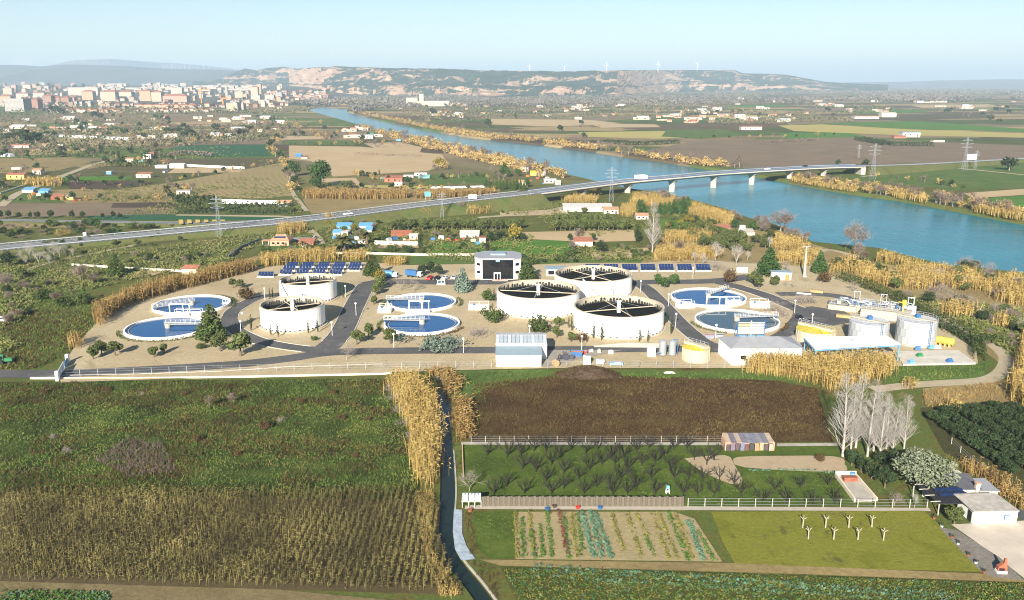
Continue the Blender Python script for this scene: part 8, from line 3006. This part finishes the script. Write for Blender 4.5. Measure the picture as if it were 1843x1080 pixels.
tufts('short yellow-green lawn grass', [(1282, 923), (1660, 921), (1688, 945), (1764, 1028), (1326, 1019), (1300, 975)], 2.0, .16, LAWN, .09)
tufts('grass on the little plot left of the vegetable rows', [(853, 923), (924, 923), (926, 1005), (880, 1004), (857, 985)], 3.0, .22, WG, .08)
tufts('straw-coloured grass patches in the left meadow', MEADOW, 1.0, .5, STRAW, .10, .5, 1, .35, lambda x, y: fbm(x / 9.0, y / 6.0, 4, 65) > .56)
tufts('dry weeds scattered on the works gravel', [(125, 660), (180, 590), (330, 525), (520, 485), (1280, 485), (1500, 510), (1740, 630), (1740, 650), (1300, 655), (890, 655), (400, 668)], .10, .45, CANE_B, .14, .5, 1, .3, lambda x, y: fbm(x / 12.0, y / 12.0, 3, 66) > .5)
# corn: close rows running away from the viewer
poly = pxpoly([(0, 888), (742, 887), (790, 915), (785, 960), (815, 1040), (830, 1068), (0, 1044)])
x0, x1 = min(p.x for p in poly), max(p.x for p in poly)
y0, y1 = min(p.y for p in poly), max(p.y for p in poly)
gx, gy = np.meshgrid(np.arange(x0, x1, 1.12), np.arange(y0, y1, .26))
P = np.stack([gx.ravel(), gy.ravel()], 1) + rng.normal(0, .15, (gx.size, 2))
P = P[in_poly(P[:, 0], P[:, 1], poly)]
P = P[rng.uniform(0, 1, len(P)) < .9]
b = MB()
for V, F in blades(P, 1.9 * rng.uniform(.7, 1.1, len(P)), .085, rng, .10, 5, .58):
	b.add(V, F)
tag(b.build('corn_field', CORN, kind='stuff'), 'dry standing corn filling the lower left field', 'corn', kind='stuff')
# shrubs standing out of the meadow
for k, (x, y, h, kd) in enumerate(((378, 735, 26, 'russet'), (420, 728, 24, 'russet'), (475, 772, 16, 'reddome'), (355, 795, 12, 'reddome'), (430, 820, 9, 'reddome'), (120, 815, 14, 'thicket'), (95, 790, 12, 'thicket'), (80, 710, 9, 'reddome'), (190, 705, 9, 'reddome'), (255, 712, 9, 'thicket'), (330, 712, 8, 'reddome'), (600, 710, 8, 'reddome'), (545, 725, 9, 'reddome'), (615, 755, 9, 'reddome'), (665, 758, 8, 'reddome'), (640, 825, 9, 'reddome'), (505, 760, 12, 'thicket'))):
	putpx(kd, x, y, h, {'russet': 'upright russet dead bush in the left meadow', 'reddome': 'low reddish dead shrub in the left meadow', 'thicket': 'tangle of grey dead stems in the left meadow'}[kd], 'shrub', 'dead shrubs in the left meadow', 1.0)
for k, (x, y) in enumerate(((712, 720), (722, 742), (733, 765), (703, 705), (742, 790))):
	putpx('thicket', x, y, 18, 'leafless shrub on the left edge of the cane strip', 'shrub', 'leafless shrubs beside the cane strip', 1.2)
# brush heap
b = MB()
c0 = G(1056, 676)
n1, n2 = 26, 12
P = []
for i in range(n2):
	for j in range(n1):
		a, t_ = 2 * math.pi * j / n1, i / (n2 - 1)
		q = 1 + .22 * (fbm(3 * math.cos(a) + 9, 3 * math.sin(a) + 9 + t_ * 2, 3, 71) - .5)
		P.append((9.2 * (1 - t_) * math.cos(a) * q, 3.6 * (1 - t_) * math.sin(a) * q, 2.5 * (1 - (1 - t_) ** 1.7) * (.75 + .5 * fbm(j * .4, i * .5, 2, 72))))
idx = np.arange(n1 * n2).reshape(n2, n1)
b.add(P, np.stack([idx[:-1], np.roll(idx[:-1], -1, 1), np.roll(idx[1:], -1, 1), idx[1:]], -1).reshape(-1, 4))
t = thing('brush_heap', 'dark brown heap of brushwood before the works fence', 'heap', c0)
b.build('heap', DARKPL, t)
b = MB()
n = 1500
a, q = rng.uniform(0, 6.283, n), rng.uniform(0, 1, n) ** .5
V = np.stack([9.0 * q * np.cos(a), 3.5 * q * np.sin(a), 2.4 * (1 - q ** 1.7)], 1)
for VV, FF in blades(V, np.full(n, .55), .09, rng, .9, 1, .5):
	b.add(VV, FF)
b.build('twigs', WB, t, kind='stuff')
# small grassy mounds with straw heap
tag(MB().box((0, 0, 0), (3.4, 1.2, .5), taper=.5).build('rubble_heap', WP, loc=G(1205, 672)), 'pale rubble heap before the works fence', 'heap')

# ---- left edge: tractor and van
t = thing('tractor', 'green tractor at the left edge of the rough slope', 'tractor', G(8, 655), R(8))
b = MB()
b.box((1.2, 0, .8), (2.0, .9, .9))
b.build('bonnet', GREENP, t)
b = MB()
b.box((-.5, 0, 1.0), (1.4, 1.4, 1.7), taper=.85)
b.build('cab', GREENP, t)
b = MB()
b.box((-.5, -.68, 1.6), (1.0, .1, .8))
b.build('window', GLASSD, t)
for x, r0 in ((-.8, .85), (1.7, .5)):
	for y in (-.85, .85):
		b = MB()
		b.cyl((x, y - .2, r0), (x, y + .2, r0), r0, r0, 16)
		b.build('wheel', RUBBER, t)
t = car(G(2, 580), R(0), CARW, 'white van cut by the left edge of the picture', 1.25)

# ---- garden fence, paths, posts
c = G(866.7, 912)
t = thing('cane_fence', 'long screen fence of upright canes along the garden path', 'fence', c)
e = G(1231, 912.5) - c
FM = [paint('screen_a', (.13, .11, .08), .9, .3, 6.0), paint('screen_b', (.105, .088, .065), .9, .3, 6.0)]
nn = 78
for k in range(nn):
	p, q = e * (k / nn), e * ((k + 1) / nn)
	b = MB()
	hh = 2.0 + .06 * ((k * 7) % 3)
	b.bar(p + Vector((0, 0, hh / 2)), q - (e / nn) * .06 + Vector((0, 0, hh / 2)), .06, hh)
	b.build('screen_panel', FM[k % 2], t)
b = MB()
b.bar(Vector((0, .1, 1.85)), e + Vector((0, .1, 1.85)), .07)
b.bar(Vector((0, .1, .4)), e + Vector((0, .1, .4)), .07)
b.build('rail', BARK, t)
POSTM = paint('post_pale', (.40, .37, .32), .85, .1)
wire_fence([(1238, 912), (1450, 913), (1668, 915)], 3.0, 1.75, 'wire fence on pale posts along the lower orchard path', POSTM, 0, .13)
wire_fence([(848, 797), (1080, 797), (1300, 797)], 3.2, 1.6, 'wire fence on pale posts behind the orchard', POSTM, 0, .09)
wire_fence([(1712, 800), (1745, 832), (1790, 862), (1843, 900)], 4.0, 1.6, 'wire fence on pale posts beside the dark orchard', POSTM, 0, .12)
b = MB()
b.bar(G(832, 800, .5), G(834, 858, .5), .18)
tag(b.build('water_pipe', paint('pipe_tan', (.55, .40, .20), .7, .1)), 'tan water pipe along the left side of orchard', 'pipe')
# IBC tanks on a stand
t0 = G(849, 914)
t = thing('tank_stand', 'pale wooden stand carrying three water tanks', 'stand', t0)
for x in (-1.7, -.55, .55, 1.7):
	for y in (0, 1.0):
		b = MB()
		b.box((x, y, 0), (.13, .13, 1.2))
		b.build('leg', POSTM, t)
b = MB()
b.box((0, .5, 1.2), (3.7, 1.3, .14))
b.build('deck', POSTM, t)
for k in range(3):
	q = thing('water_tank', 'white cubic water tank on the stand, %s of three' % ['left', 'middle', 'right'][k], 'water tank', t0 + Vector((-1.18 + k * 1.18, .5, 1.35)), 0, 'three white water tanks')
	b = MB()
	b.box((0, 0, .12), (1.0, 1.0, 1.0))
	b.build('bladder', WHITEP, q)
	b = MB()
	b.box((0, 0, 0), (1.05, 1.05, .1))
	b.build('pallet', BARK_PALE, q)
	b = MB()
	for zz in (.35, .6, .85):
		b.ring(.70, .73, zz, zz + .03, 4)
	b.V = [V @ np.array([[.7071, .7071, 0], [-.7071, .7071, 0], [0, 0, 1]]) for V in b.V]
	b.build('cage', GALV, q, kind='stuff')
	b = MB()
	b.cyl((0, 0, 1.12), (0, 0, 1.2), .15, .15, 10)
	b.build('cap', RUBBER, q)
for x, y, m, lb in ((1040, 916, REDP, 'red plastic tub on the garden path'), (1080, 916.5, BLUEP, 'blue plastic tub on the garden path'), (998, 914, DARKPL, 'dark box lying on the garden path'), (985, 919, BLUEP, 'small dark blue crate at the garden row end'), (846, 921, RUST, 'rusty box by the tank stand')):
	t = thing('garden_tub', lb, 'tub', G(x, y))
	b = MB()
	b.cyl((0, 0, .05), (0, 0, .55), .32, .42, 12, True)
	b.build('tub', m, t)
	b = MB()
	b.ring(.36, .46, .5, .56, 12)
	b.build('rim', m, t)
t = thing('garden_stand', 'white stand with turquoise top among the orchard trees', 'stand', G(1201.5, 889))
for x in (-.25, .25):
	for y in (-.2, .2):
		b = MB()
		b.bar((x * 1.3, y * 1.3, 0), (x, y, 1.1), .08)
		b.build('leg', WHITEP, t)
b = MB()
b.box((0, 0, 1.1), (.6, .5, .6))
b.build('box', W_TURQ, t)
b = MB()
b.box((0, 0, .5), (.7, .6, .06))
b.build('shelf', WHITEP, t)
# blue-grey sheeting on the channel bank
sheet('bank_sheeting', [(817, 918), (832, 919), (832, 962), (840, 985), (856, 1008), (830, 1010), (819, 990), (815, 958)], paint('tarpaulin_grey', (.33, .38, .42), .6, .25, 1.2), z=.16)

# ---- orchard trees
OT = [(235, 555), (345, 565), (420, 560), (495, 530), (560, 535), (640, 570), (700, 525), (780, 550), (845, 530), (920, 570), (990, 570), (1060, 540), (1130, 525), (1210, 570), (1270, 525), (1340, 525), (1380, 580), (1490, 580), (1450, 605), (505, 645), (660, 655), (740, 690),
	  (870, 610), (940, 610), (1090, 610), (1165, 605), (430, 630), (590, 610), (340, 730), (440, 770), (590, 770), (660, 740), (840, 735), (915, 740), (975, 690), (1060, 740), (1140, 690), (1270, 690), (1350, 690), (1430, 700), (1520, 690), (1490, 785), (1640, 780), (1320, 780),
	  (1165, 775), (1010, 775), (930, 775), (770, 770), (1400, 780), (270, 775), (1250, 640), (800, 640), (1010, 640), (560, 700), (1600, 720)]
for k, (x, y) in enumerate(OT):
	putpx('orchard', 800 + x / 3.0717, 640 + y / 3.0717, 31 + (k * 7) % 8, 'dark leafless fruit tree standing in the orchard grass', 'fruit tree', 'leafless fruit trees of the orchard', 1.0)
for k, (x, y, h) in enumerate(((1372, 908, 34), (1416, 908, 34), (1463, 910, 30), (1503, 908, 34), (1395, 885, 30), (1440, 880, 28), (1490, 875, 28))):
	putpx('orchard', x, y, h, 'larger leafless fruit tree at the right end of the orchard', 'fruit tree', 'larger leafless fruit trees at the right', 1.1)
putpx('bare', 845, 885, 46, 'spreading leafless tree above the water tanks', 'bare tree', None, 1.1)
putpx('bare', 1609, 910, 30, 'drooping leafless tree left of pruned trunk', 'bare tree', None, 1.2)
putpx('whitebare', 1646, 913, 28, 'pruned tree with stout pale trunk by the path', 'bare tree', None, .9)
for k, (x, y, h) in enumerate(((1516.5, 822, 165), (1540, 806, 147), (1561, 822, 142), (1583, 822, 122), (1606, 816, 102), (1627, 808, 108), (1531, 812, 120), (1572, 812, 125), (1595, 808, 105))):
	putpx('poplar', x, y, h, 'tall leafless white poplar in the row, %s from the left' % ['first', 'third', 'fourth', 'sixth', 'eighth', 'ninth', 'second', 'fifth', 'seventh'][k], 'poplar', 'white poplars in a row behind the garden', 1.35)
putpx('silver', 1663, 893, 88, 'large silvery evergreen tree above the solar-roofed house', 'tree', None, 1.28)
for k, (x, y, h, w, lab) in enumerate(((1533, 838, 32, 1.0, 'dark green shrub at the foot of first poplar'), (1550, 850, 30, 1.0, 'dark green shrub right of the garden path corner'), (1568, 862, 34, 1.0, 'dark green shrub in the middle of the hedge corner'), (1592, 878, 44, 1.0, 'big dark brown-green shrub left of silvery tree'), (1612, 850, 40, 1.0, 'black-green shrub under the poplars'), (1585, 840, 28, 1.1, 'dark shrub behind the others under poplars'), (1630, 840, 34, 1.0, 'dark shrub between poplars and silvery tree'))):
	putpx('darkround', x, y, h, lab, 'shrub', None, w)
putpx('olive', 1717, 944, 34, 'bushy olive shrub at the yard corner by the garage', 'olive tree', None, 1.15)
putpx('reddome', 1475, 830, 12, 'dark brown twiggy heap beside the bare soil', 'shrub', None, 1.0)
# dark orchard at the right: trees along close rows
DO = pxpoly([(1664, 748), (1750, 735), (1880, 742), (1930, 880), (1843, 868), (1700, 800)])
dv = (G(1840, 868) - G(1668, 752)).normalized()
pv = Vector((-dv.y, dv.x, 0))
o0 = G(1668, 752)
cnt = 0
for i in range(-2, 16):
	for j in range(-12, 22):
		p = o0 + pv * (i * 4.4) + dv * (j * 2.5) + Vector((rng.normal(0, .2), rng.normal(0, .2), 0))
		if not in_poly(np.array([p.x]), np.array([p.y]), DO)[0]:
			continue
		put('darkround', p, 2.9 * rng.uniform(.85, 1.15), 'dark evergreen tree in the close rows of the right orchard', 'tree', 'dark evergreen orchard at right', 1.3, 'orchard_tree')
		cnt += 1
# pollarded trunks on the lawn
pt = MB()
pt.cyl((0, 0, -.1), (.05, 0, 1.75), .13, .10, 8)
BPL = paint('bark_pollard', (.36, .31, .24), .9, .15, 2.0)
ptm = pt.mesh('trunk', BPL)
ps = MB()
for a in (-.5, 1.2, 2.9, 4.4):
	ps.cyl((.05, 0, 1.7), (.05 + .55 * math.cos(a), .55 * math.sin(a), 2.15), .075, .06, 6)
psm = ps.mesh('stub_branches', BPL)
for k, (x, y) in enumerate(((490, 375), (630, 375), (772, 375), (913, 372), (525, 445), (680, 447), (827, 450), (983, 453))):
	t = thing('pollard_tree', 'pollarded bare trunk on the lawn, %s row, %s from left' % ('back' if k < 4 else 'front', ordn[k % 4]), 'pollard', G(1300 + x / 3.394, 840 + y / 3.394), k * .9, 'pollarded trunks on the lawn')
	inst('trunk', ptm, t)
	inst('stub_branches', psm, t)
# ---- vegetable rows
VC = {'blue': cane_mat('veg_blue_green', [(.3, (.045, .095, .05)), (.5, (.085, .165, .10)), (.72, (.17, .27, .19))], .6, 2.5), 'green': cane_mat('veg_green', [(.3, (.035, .07, .015)), (.5, (.06, .12, .02)), (.72, (.12, .19, .04))], .6, 2.5),
	  'red': cane_mat('veg_red', [(.3, (.07, .025, .02)), (.5, (.14, .05, .035)), (.72, (.16, .11, .05))], .6, 2.5), 'yellow': cane_mat('veg_yellow', [(.3, (.08, .085, .02)), (.5, (.15, .145, .03)), (.72, (.26, .22, .05))], .6, 2.5)}
def veg_row(a, e, m, label, h=.4, w=.35, step=.34, n=9, gap=.1):
	a, e = G(*a), G(*e)
	d = e - a
	k = int(d.length / step)
	C = np.array([[a.x + d.x * i / k, a.y + d.y * i / k, h * .4] for i in range(k + 1) if rng.uniform() > gap])
	P = np.repeat(C, n, 0)
	off = rng.normal(0, 1, P.shape) * np.array([w * .42, w * .42, h * .28])
	b = MB()
	b.add(*leafs(P + off, off / w + np.array([0, 0, .8]), w * .36, rng, .7, .5))
	tag(b.build('vegetable_row', m, kind='stuff'), label, 'vegetables', kind='stuff')
zz = lambda x, y: (800 + x / 3.0717, 860 + y / 3.0717)
for k, (xa, xe, m, lab, g, ya, ye) in enumerate((
		(392, 402, 'yellow', 'yellowish vegetable row beside the grass plot', .35, 195, 445), (430, 440, 'green', 'dark green vegetable row, second from the grass plot', .05, 225, 440), (468, 492, 'yellow', 'yellow-green vegetable row with tall flowers', .2, 190, 400), (480, 500, 'green', 'green vegetable row beside the yellow flowers', .2, 300, 445), (530, 545, 'green', 'thin green vegetable row', .3, 260, 440),
		(568, 595, 'green', 'green vegetable row left of the red row', .1, 185, 440), (632, 680, 'red', 'red-brown lettuce row', .1, 180, 420), (662, 690, 'green', 'green vegetable row right of the red row', .35, 200, 445), (700, 735, 'yellow', 'sparse yellowish vegetable row', .5, 200, 440), (735, 765, 'green', 'sparse green row before the cabbages', .5, 200, 430),
		(755, 830, 'blue', 'blue-green cabbage row, first of three', .02, 195, 445), (802, 872, 'blue', 'blue-green cabbage row, second of three', .02, 190, 445), (835, 922, 'blue', 'blue-green cabbage row, third of three', .02, 195, 445), (925, 990, 'yellow', 'faint vegetable row right of cabbages', .6, 200, 400), (1112, 1160, 'green', 'short green row in the bare soil', .2, 325, 435),
		(1010, 1090, 'yellow', 'faint seedling row in the bare soil', .7, 200, 445), (1060, 1130, 'yellow', 'second faint seedling row in the bare soil', .7, 200, 330), (1150, 1240, 'yellow', 'weedy row in the right half of garden', .4, 200, 445), (1185, 1290, 'yellow', 'second weedy row in the right half of garden', .4, 200, 450), (1235, 1350, 'green', 'green row left of the bright cabbages', .2, 190, 460), (1275, 1375, 'yellow', 'yellowish row left of bright cabbages', .4, 200, 455),
		(1350, 1432, 'blue', 'bright blue-green cabbage row near the lawn', .0, 245, 455), (1400, 1490, 'green', 'sparse green row at the lawn edge', .5, 300, 455))):
	veg_row(zz(xa, ya), zz(xe, ye), VC[m], lab, .42 if m != 'blue' else .5, .58 if m != 'blue' else .66, .33 if m != 'blue' else .45, 9 if m != 'blue' else 14, g * .5)
for k, (ya, ye, m, lab, g) in enumerate(((487, 530, 'blue', 'cabbage row along the lower garden edge, back', .15), (512, 555, 'blue', 'cabbage row along the lower garden edge, middle', .2), (540, 590, 'blue', 'cabbage row along the lower garden edge, front', .35))):
	veg_row(zz(500 - 20 * k, ya), (1700 + 40 * k, 860 + (ye + 125) / 3.0717 - 2), VC[m], lab, .5, .6, .7, 10, g)
CB = pxpoly([(905, 1024), (1400, 1038), (1880, 1055), (1900, 1125), (955, 1125)])
for m, dn, lab in (('yellow', 2.6, 'yellow-flowering crop in the bottom field'), ('green', 2.8, 'dark green crop leaves in the bottom field'), ('blue', .6, 'scattered blue-green cabbages in the bottom field')):
	P = sample_poly(CB, dn)
	P = np.repeat(np.concatenate([P, np.full((len(P), 1), .2)], 1), 7, 0)
	off = rng.normal(0, 1, P.shape) * np.array([.2, .2, .14])
	b = MB()
	b.add(*leafs(P + off, off + np.array([0, 0, .8]), .15, rng, .6, .5))
	tag(b.build('crop_plants', VC[m], kind='stuff'), lab, 'crop', kind='stuff')
CB2 = pxpoly([(0, 1064), (195, 1068), (200, 1090), (0, 1090)])
for m, dn in (('green', 5.0), ('blue', 1.2)):
	P = sample_poly(CB2, dn)
	P = np.repeat(np.concatenate([P, np.full((len(P), 1), .2)], 1), 8, 0)
	off = rng.normal(0, 1, P.shape) * np.array([.2, .2, .14])
	b = MB()
	b.add(*leafs(P + off, off + np.array([0, 0, .8]), .17, rng, .7, .5))
	tag(b.build('crop_plants', VC[m], kind='stuff'), ('dark green' if m == 'green' else 'blue-green') + ' cabbages in the bottom left corner', 'crop', kind='stuff')
for xa, xe, y in ((1345, 1385, 847), (1400, 1470, 846), (1482, 1500, 850)):
	veg_row((xa, y), (xe, y + 1), VC['blue'], 'green vegetables along the bare soil above orchard, %s' % {1345: 'left', 1400: 'middle', 1482: 'right'}[xa], .4, .5, .4, 12, .05)

# ---- patched shed
c = G(1306, 812)
m_ = mpp(1350, 812)
W = 86 * m_
BRK = paint('brick_pink', (.52, .30, .20), .9, .15, 1.0)
t = thing('patched_shed', 'tumbledown pink shed with patched roof and hanging cloths', 'shed', c)
b = MB()
b.box((W / 2, 3.6, 0), (W, .25, 2.3))
b.build('back_wall', BRK, t)
b = MB()
b.box((0, 1.75, 0), (.3, 3.5, 2.0))
b.build('side_wall', BRK, t)
b = MB()
b.box((W, 1.75, 0), (.3, 3.5, 2.0))
b.build('side_wall', BRK, t)
cols = [(.40, .30, .22), (.14, .13, .15), (.34, .27, .21), (.15, .14, .17), (.17, .17, .20), (.16, .16, .19), (.20, .19, .20), (.15, .15, .17), (.40, .31, .24)]
for k in range(9):
	b = MB()
	x = W * k / 9
	P = [(x, -.2, 1.95 + .05 * (k % 2)), (x + W / 9 - .05, -.2, 1.95 + .05 * (k % 2)), (x + W / 9 - .05, 3.8, 2.45), (x, 3.8, 2.45)]
	b.add(P + [(p[0], p[1], p[2] + .08) for p in P], [(0, 3, 2, 1), (4, 5, 6, 7), (0, 1, 5, 4), (1, 2, 6, 5), (2, 3, 7, 6), (3, 0, 4, 7)])
	b.build('roof_sheet', paint('shed_sheet_%d' % k, cols[k], .8, .2, 1.0), t)
cols2 = [(.07, .06, .06), (.16, .12, .17), (.09, .06, .07), (.15, .16, .22), (.12, .06, .05), (.05, .05, .06), (.30, .20, .11), (.36, .27, .17), (.08, .06, .06), (.34, .28, .23)]
for k in range(10):
	b = MB()
	b.box((W * (k + .5) / 10, .05 + .12 * (k % 3), 0), (W / 10 - .15, .1, 1.5 + .15 * (k % 4)))
	b.build('hanging_cloth', paint('shed_cloth_%d' % k, cols2[k], .9, .2, 2.0), t)
# ---- ruined basin plot right of the orchard
t = thing('ruined_basin', 'pale ruined concrete basin with blue tank at the orchard end', 'ruin', G(1540, 900))
b = MB()
pp = [G(x, y) - G(1540, 900) for x, y in ((1503, 858), (1540, 858), (1578, 902), (1538, 905))]
b.prism([(p.x, p.y) for p in pp], .02, .3)
b.build('slab', M_CONC, t)
b = MB()
for p, q, h in ((pp[0], pp[3], .9), (pp[0], pp[1], 1.2), (pp[1], pp[2], .7)):
	b.bar(Vector((p.x, p.y, h / 2)), Vector((q.x, q.y, h / 2)), .25, h)
b.build('basin_wall', W_CREAM, t)
b = MB()
q = (pp[0] + pp[1]) / 2
b.cyl((q.x + 1.0, q.y - .9, .3), (q.x + 1.0, q.y - .9, 1.3), .5, .5, 12)
b.build('blue_tank', BLUER, t)
b = MB()
b.box((q.x, q.y - 2.2, .3), (2.6, 1.2, .8))
b.build('trough', RUST, t)
# ---- house at the lower right
c = G(1790, 943)
m_ = mpp(1790, 943)
t = thing('garage_house', 'white garage house with grey shutter and blue window', 'house', c, R(2))
W = 80 * m_
b = MB()
b.box((0, 2.6, -.1), (W, 5.2, 2.5))
b.build('wall', WHITE, t)
b = MB()
P = [(-W / 2 - .2, -.2, 2.42), (W / 2 + .1, -.2, 2.42), (W / 2 - .9, 5.4, 3.0), (-W / 2 - .9, 5.4, 3.0)]
b.add(P + [(p[0], p[1], p[2] + .15) for p in P], [(0, 3, 2, 1), (4, 5, 6, 7), (0, 1, 5, 4), (1, 2, 6, 5), (2, 3, 7, 6), (3, 0, 4, 7)])
b.build('roof', paint('roof_mossy', (.34, .31, .27), .9, .25, .8), t)
b = MB()
b.box((-W * .06, -.05, 0), (2.2, .12, 1.7))
b.build('shutter', paint('shutter_grey', (.40, .44, .42), .6, .05), t)
b = MB()
b.box((W * .26, -.05, .75), (1.1, .12, .95))
wn_ = b.build('window_frame', BLUEP, t)
b = MB()
b.box((W * .26, -.12, .85), (.8, .06, .75))
b.build('pane', paint('pane_pale', (.45, .62, .75), .2, .05), wn_)
b = MB()
b.box((-W / 2 + .02, 1.2, .1), (.2, 1.1, 1.9))
b.build('side_door', DARKIN, t)
# canopy with solar panels
c = G(1722, 922)
t = thing('solar_canopy', 'dark canopy roof carrying solar panels beside the garage house', 'canopy', c, R(4))
b = MB()
P = [(-4.2, -1.0, 2.3), (3.4, -1.6, 2.3), (1.6, 6.6, 3.1), (-5.2, 6.6, 3.1)]
b.add(P + [(p[0], p[1], p[2] + .12) for p in P], [(0, 3, 2, 1), (4, 5, 6, 7), (0, 1, 5, 4), (1, 2, 6, 5), (2, 3, 7, 6), (3, 0, 4, 7)])
b.build('roof', paint('canopy_black', (.022, .022, .026), .6, .2), t)
for i in range(5):
	for j in range(2):
		o = inst('solar_panel', PAN, t, (-2.4 + i * 1.05 - .1 * j, 1.2 + j * 1.5 + .3 * (i % 2), 2.75 + j * .16 + .16), 0, .95)
		o.rotation_euler = (R(6), 0, R(-8))
for y in (-.4, 1.6, 3.6, 5.2):
	b = MB()
	b.bar((-5.4, y, 2.55 + y * .1), (-3.6, y, 2.55 + y * .1), .14)
	b.build('rafter_end', POSTM, t)
for p in ((-4.0, -.8), (3.1, -1.3), (-4.9, 6.2), (1.3, 6.2)):
	b = MB()
	b.box((p[0], p[1], 0), (.16, .16, 2.3))
	b.build('post', POSTM, t)
house(1740, 897, 44, 17, 5, W_CREAM, paint('roof_slate', (.10, .10, .11), .7, .2), 'cream outbuilding with dark roof behind the solar canopy', 'mono', wins=1, rise=.7)
house(1778, 899, 32, 15, 5, W_CREAM, ROOFG, 'cream outbuilding with chimney right of the dark-roofed one', 'flat', wins=1)
t = thing('chimney', 'short cream chimney stack between the two outbuildings', 'chimney', G(1756, 897))
b = MB()
b.box((0, 0, 0), (.7, .7, 3.0))
b.build('stack', W_CREAM, t)
b = MB()
b.box((0, 0, 3.0), (.9, .9, .2))
b.build('cap', BRK, t)
wall_run([(1712, 850), (1745, 872)], 1.2, .3, 'pale boundary wall behind the outbuildings', WP)
wall_run([(1832, 930), (1860, 948)], 1.6, .3, 'dark railing wall at the right edge of the yard', paint('rail_dark', (.08, .09, .10), .6, .1))
# brick oven
t = thing('brick_oven', 'red brick barbecue oven with chimney on the yard edge', 'oven', G(1801, 1031), R(-6))
b = MB()
b.box((0, 0, 0), (1.5, 1.0, .55))
b.build('base', WHITE, t)
b = MB()
P = [(-.7, -.45, .55), (.7, -.45, .55), (.7, .45, .55), (-.7, .45, .55), (-.6, -.4, 1.2), (.7, -.4, 1.2), (.7, .4, 1.2), (-.6, .4, 1.2), (.2, -.25, 1.75), (.65, -.25, 1.75), (.65, .25, 1.75), (.2, .25, 1.75), (.28, -.2, 2.5), (.6, -.2, 2.5), (.6, .2, 2.5), (.28, .2, 2.5)]
b.add(P, [(4 * q + k, 4 * q + (k + 1) % 4, 4 * q + 4 + (k + 1) % 4, 4 * q + 4 + k) for q in range(3) for k in range(4)] + [(12, 13, 14, 15)])
b.build('hood', paint('oven_brick', (.36, .10, .05), .85, .2, 2.0), t)
b = MB()
b.box((-.1, -.46, .62), (.8, .08, .42))
b.build('opening', DARKIN, t)
# pots along the lawn edge
for k in range(0, 13, 2):
	f = (k + .3 * math.sin(k * 5)) / 12
	x, y = 1681 + (1772 - 1681) * f, 934 + (1032 - 934) * f
	cm, cn = [(RUST, 'brown'), (W_GREY, 'grey')][(k // 2) % 2]
	t = thing('flower_pot', '%s flower pot along the lawn edge, %s from the path' % (cn, (ordn + ['ninth', 'tenth', 'eleventh', 'twelfth', 'thirteenth'])[k]), 'flower pot', G(x, y), k, 'pots along the lawn edge')
	b = MB()
	b.cyl((0, 0, 0), (0, 0, .4), .2, .3, 10)
	b.build('pot', cm, t)
	b = MB()
	V, F = leafs(np.stack([rng.normal(0, .16, 24), rng.normal(0, .16, 24), rng.uniform(.4, .75, 24)], 1), np.tile([0, 0, 1.0], (24, 1)), .14, rng)
	b.add(V, F)
	b.build('plant', L_DARK, t)
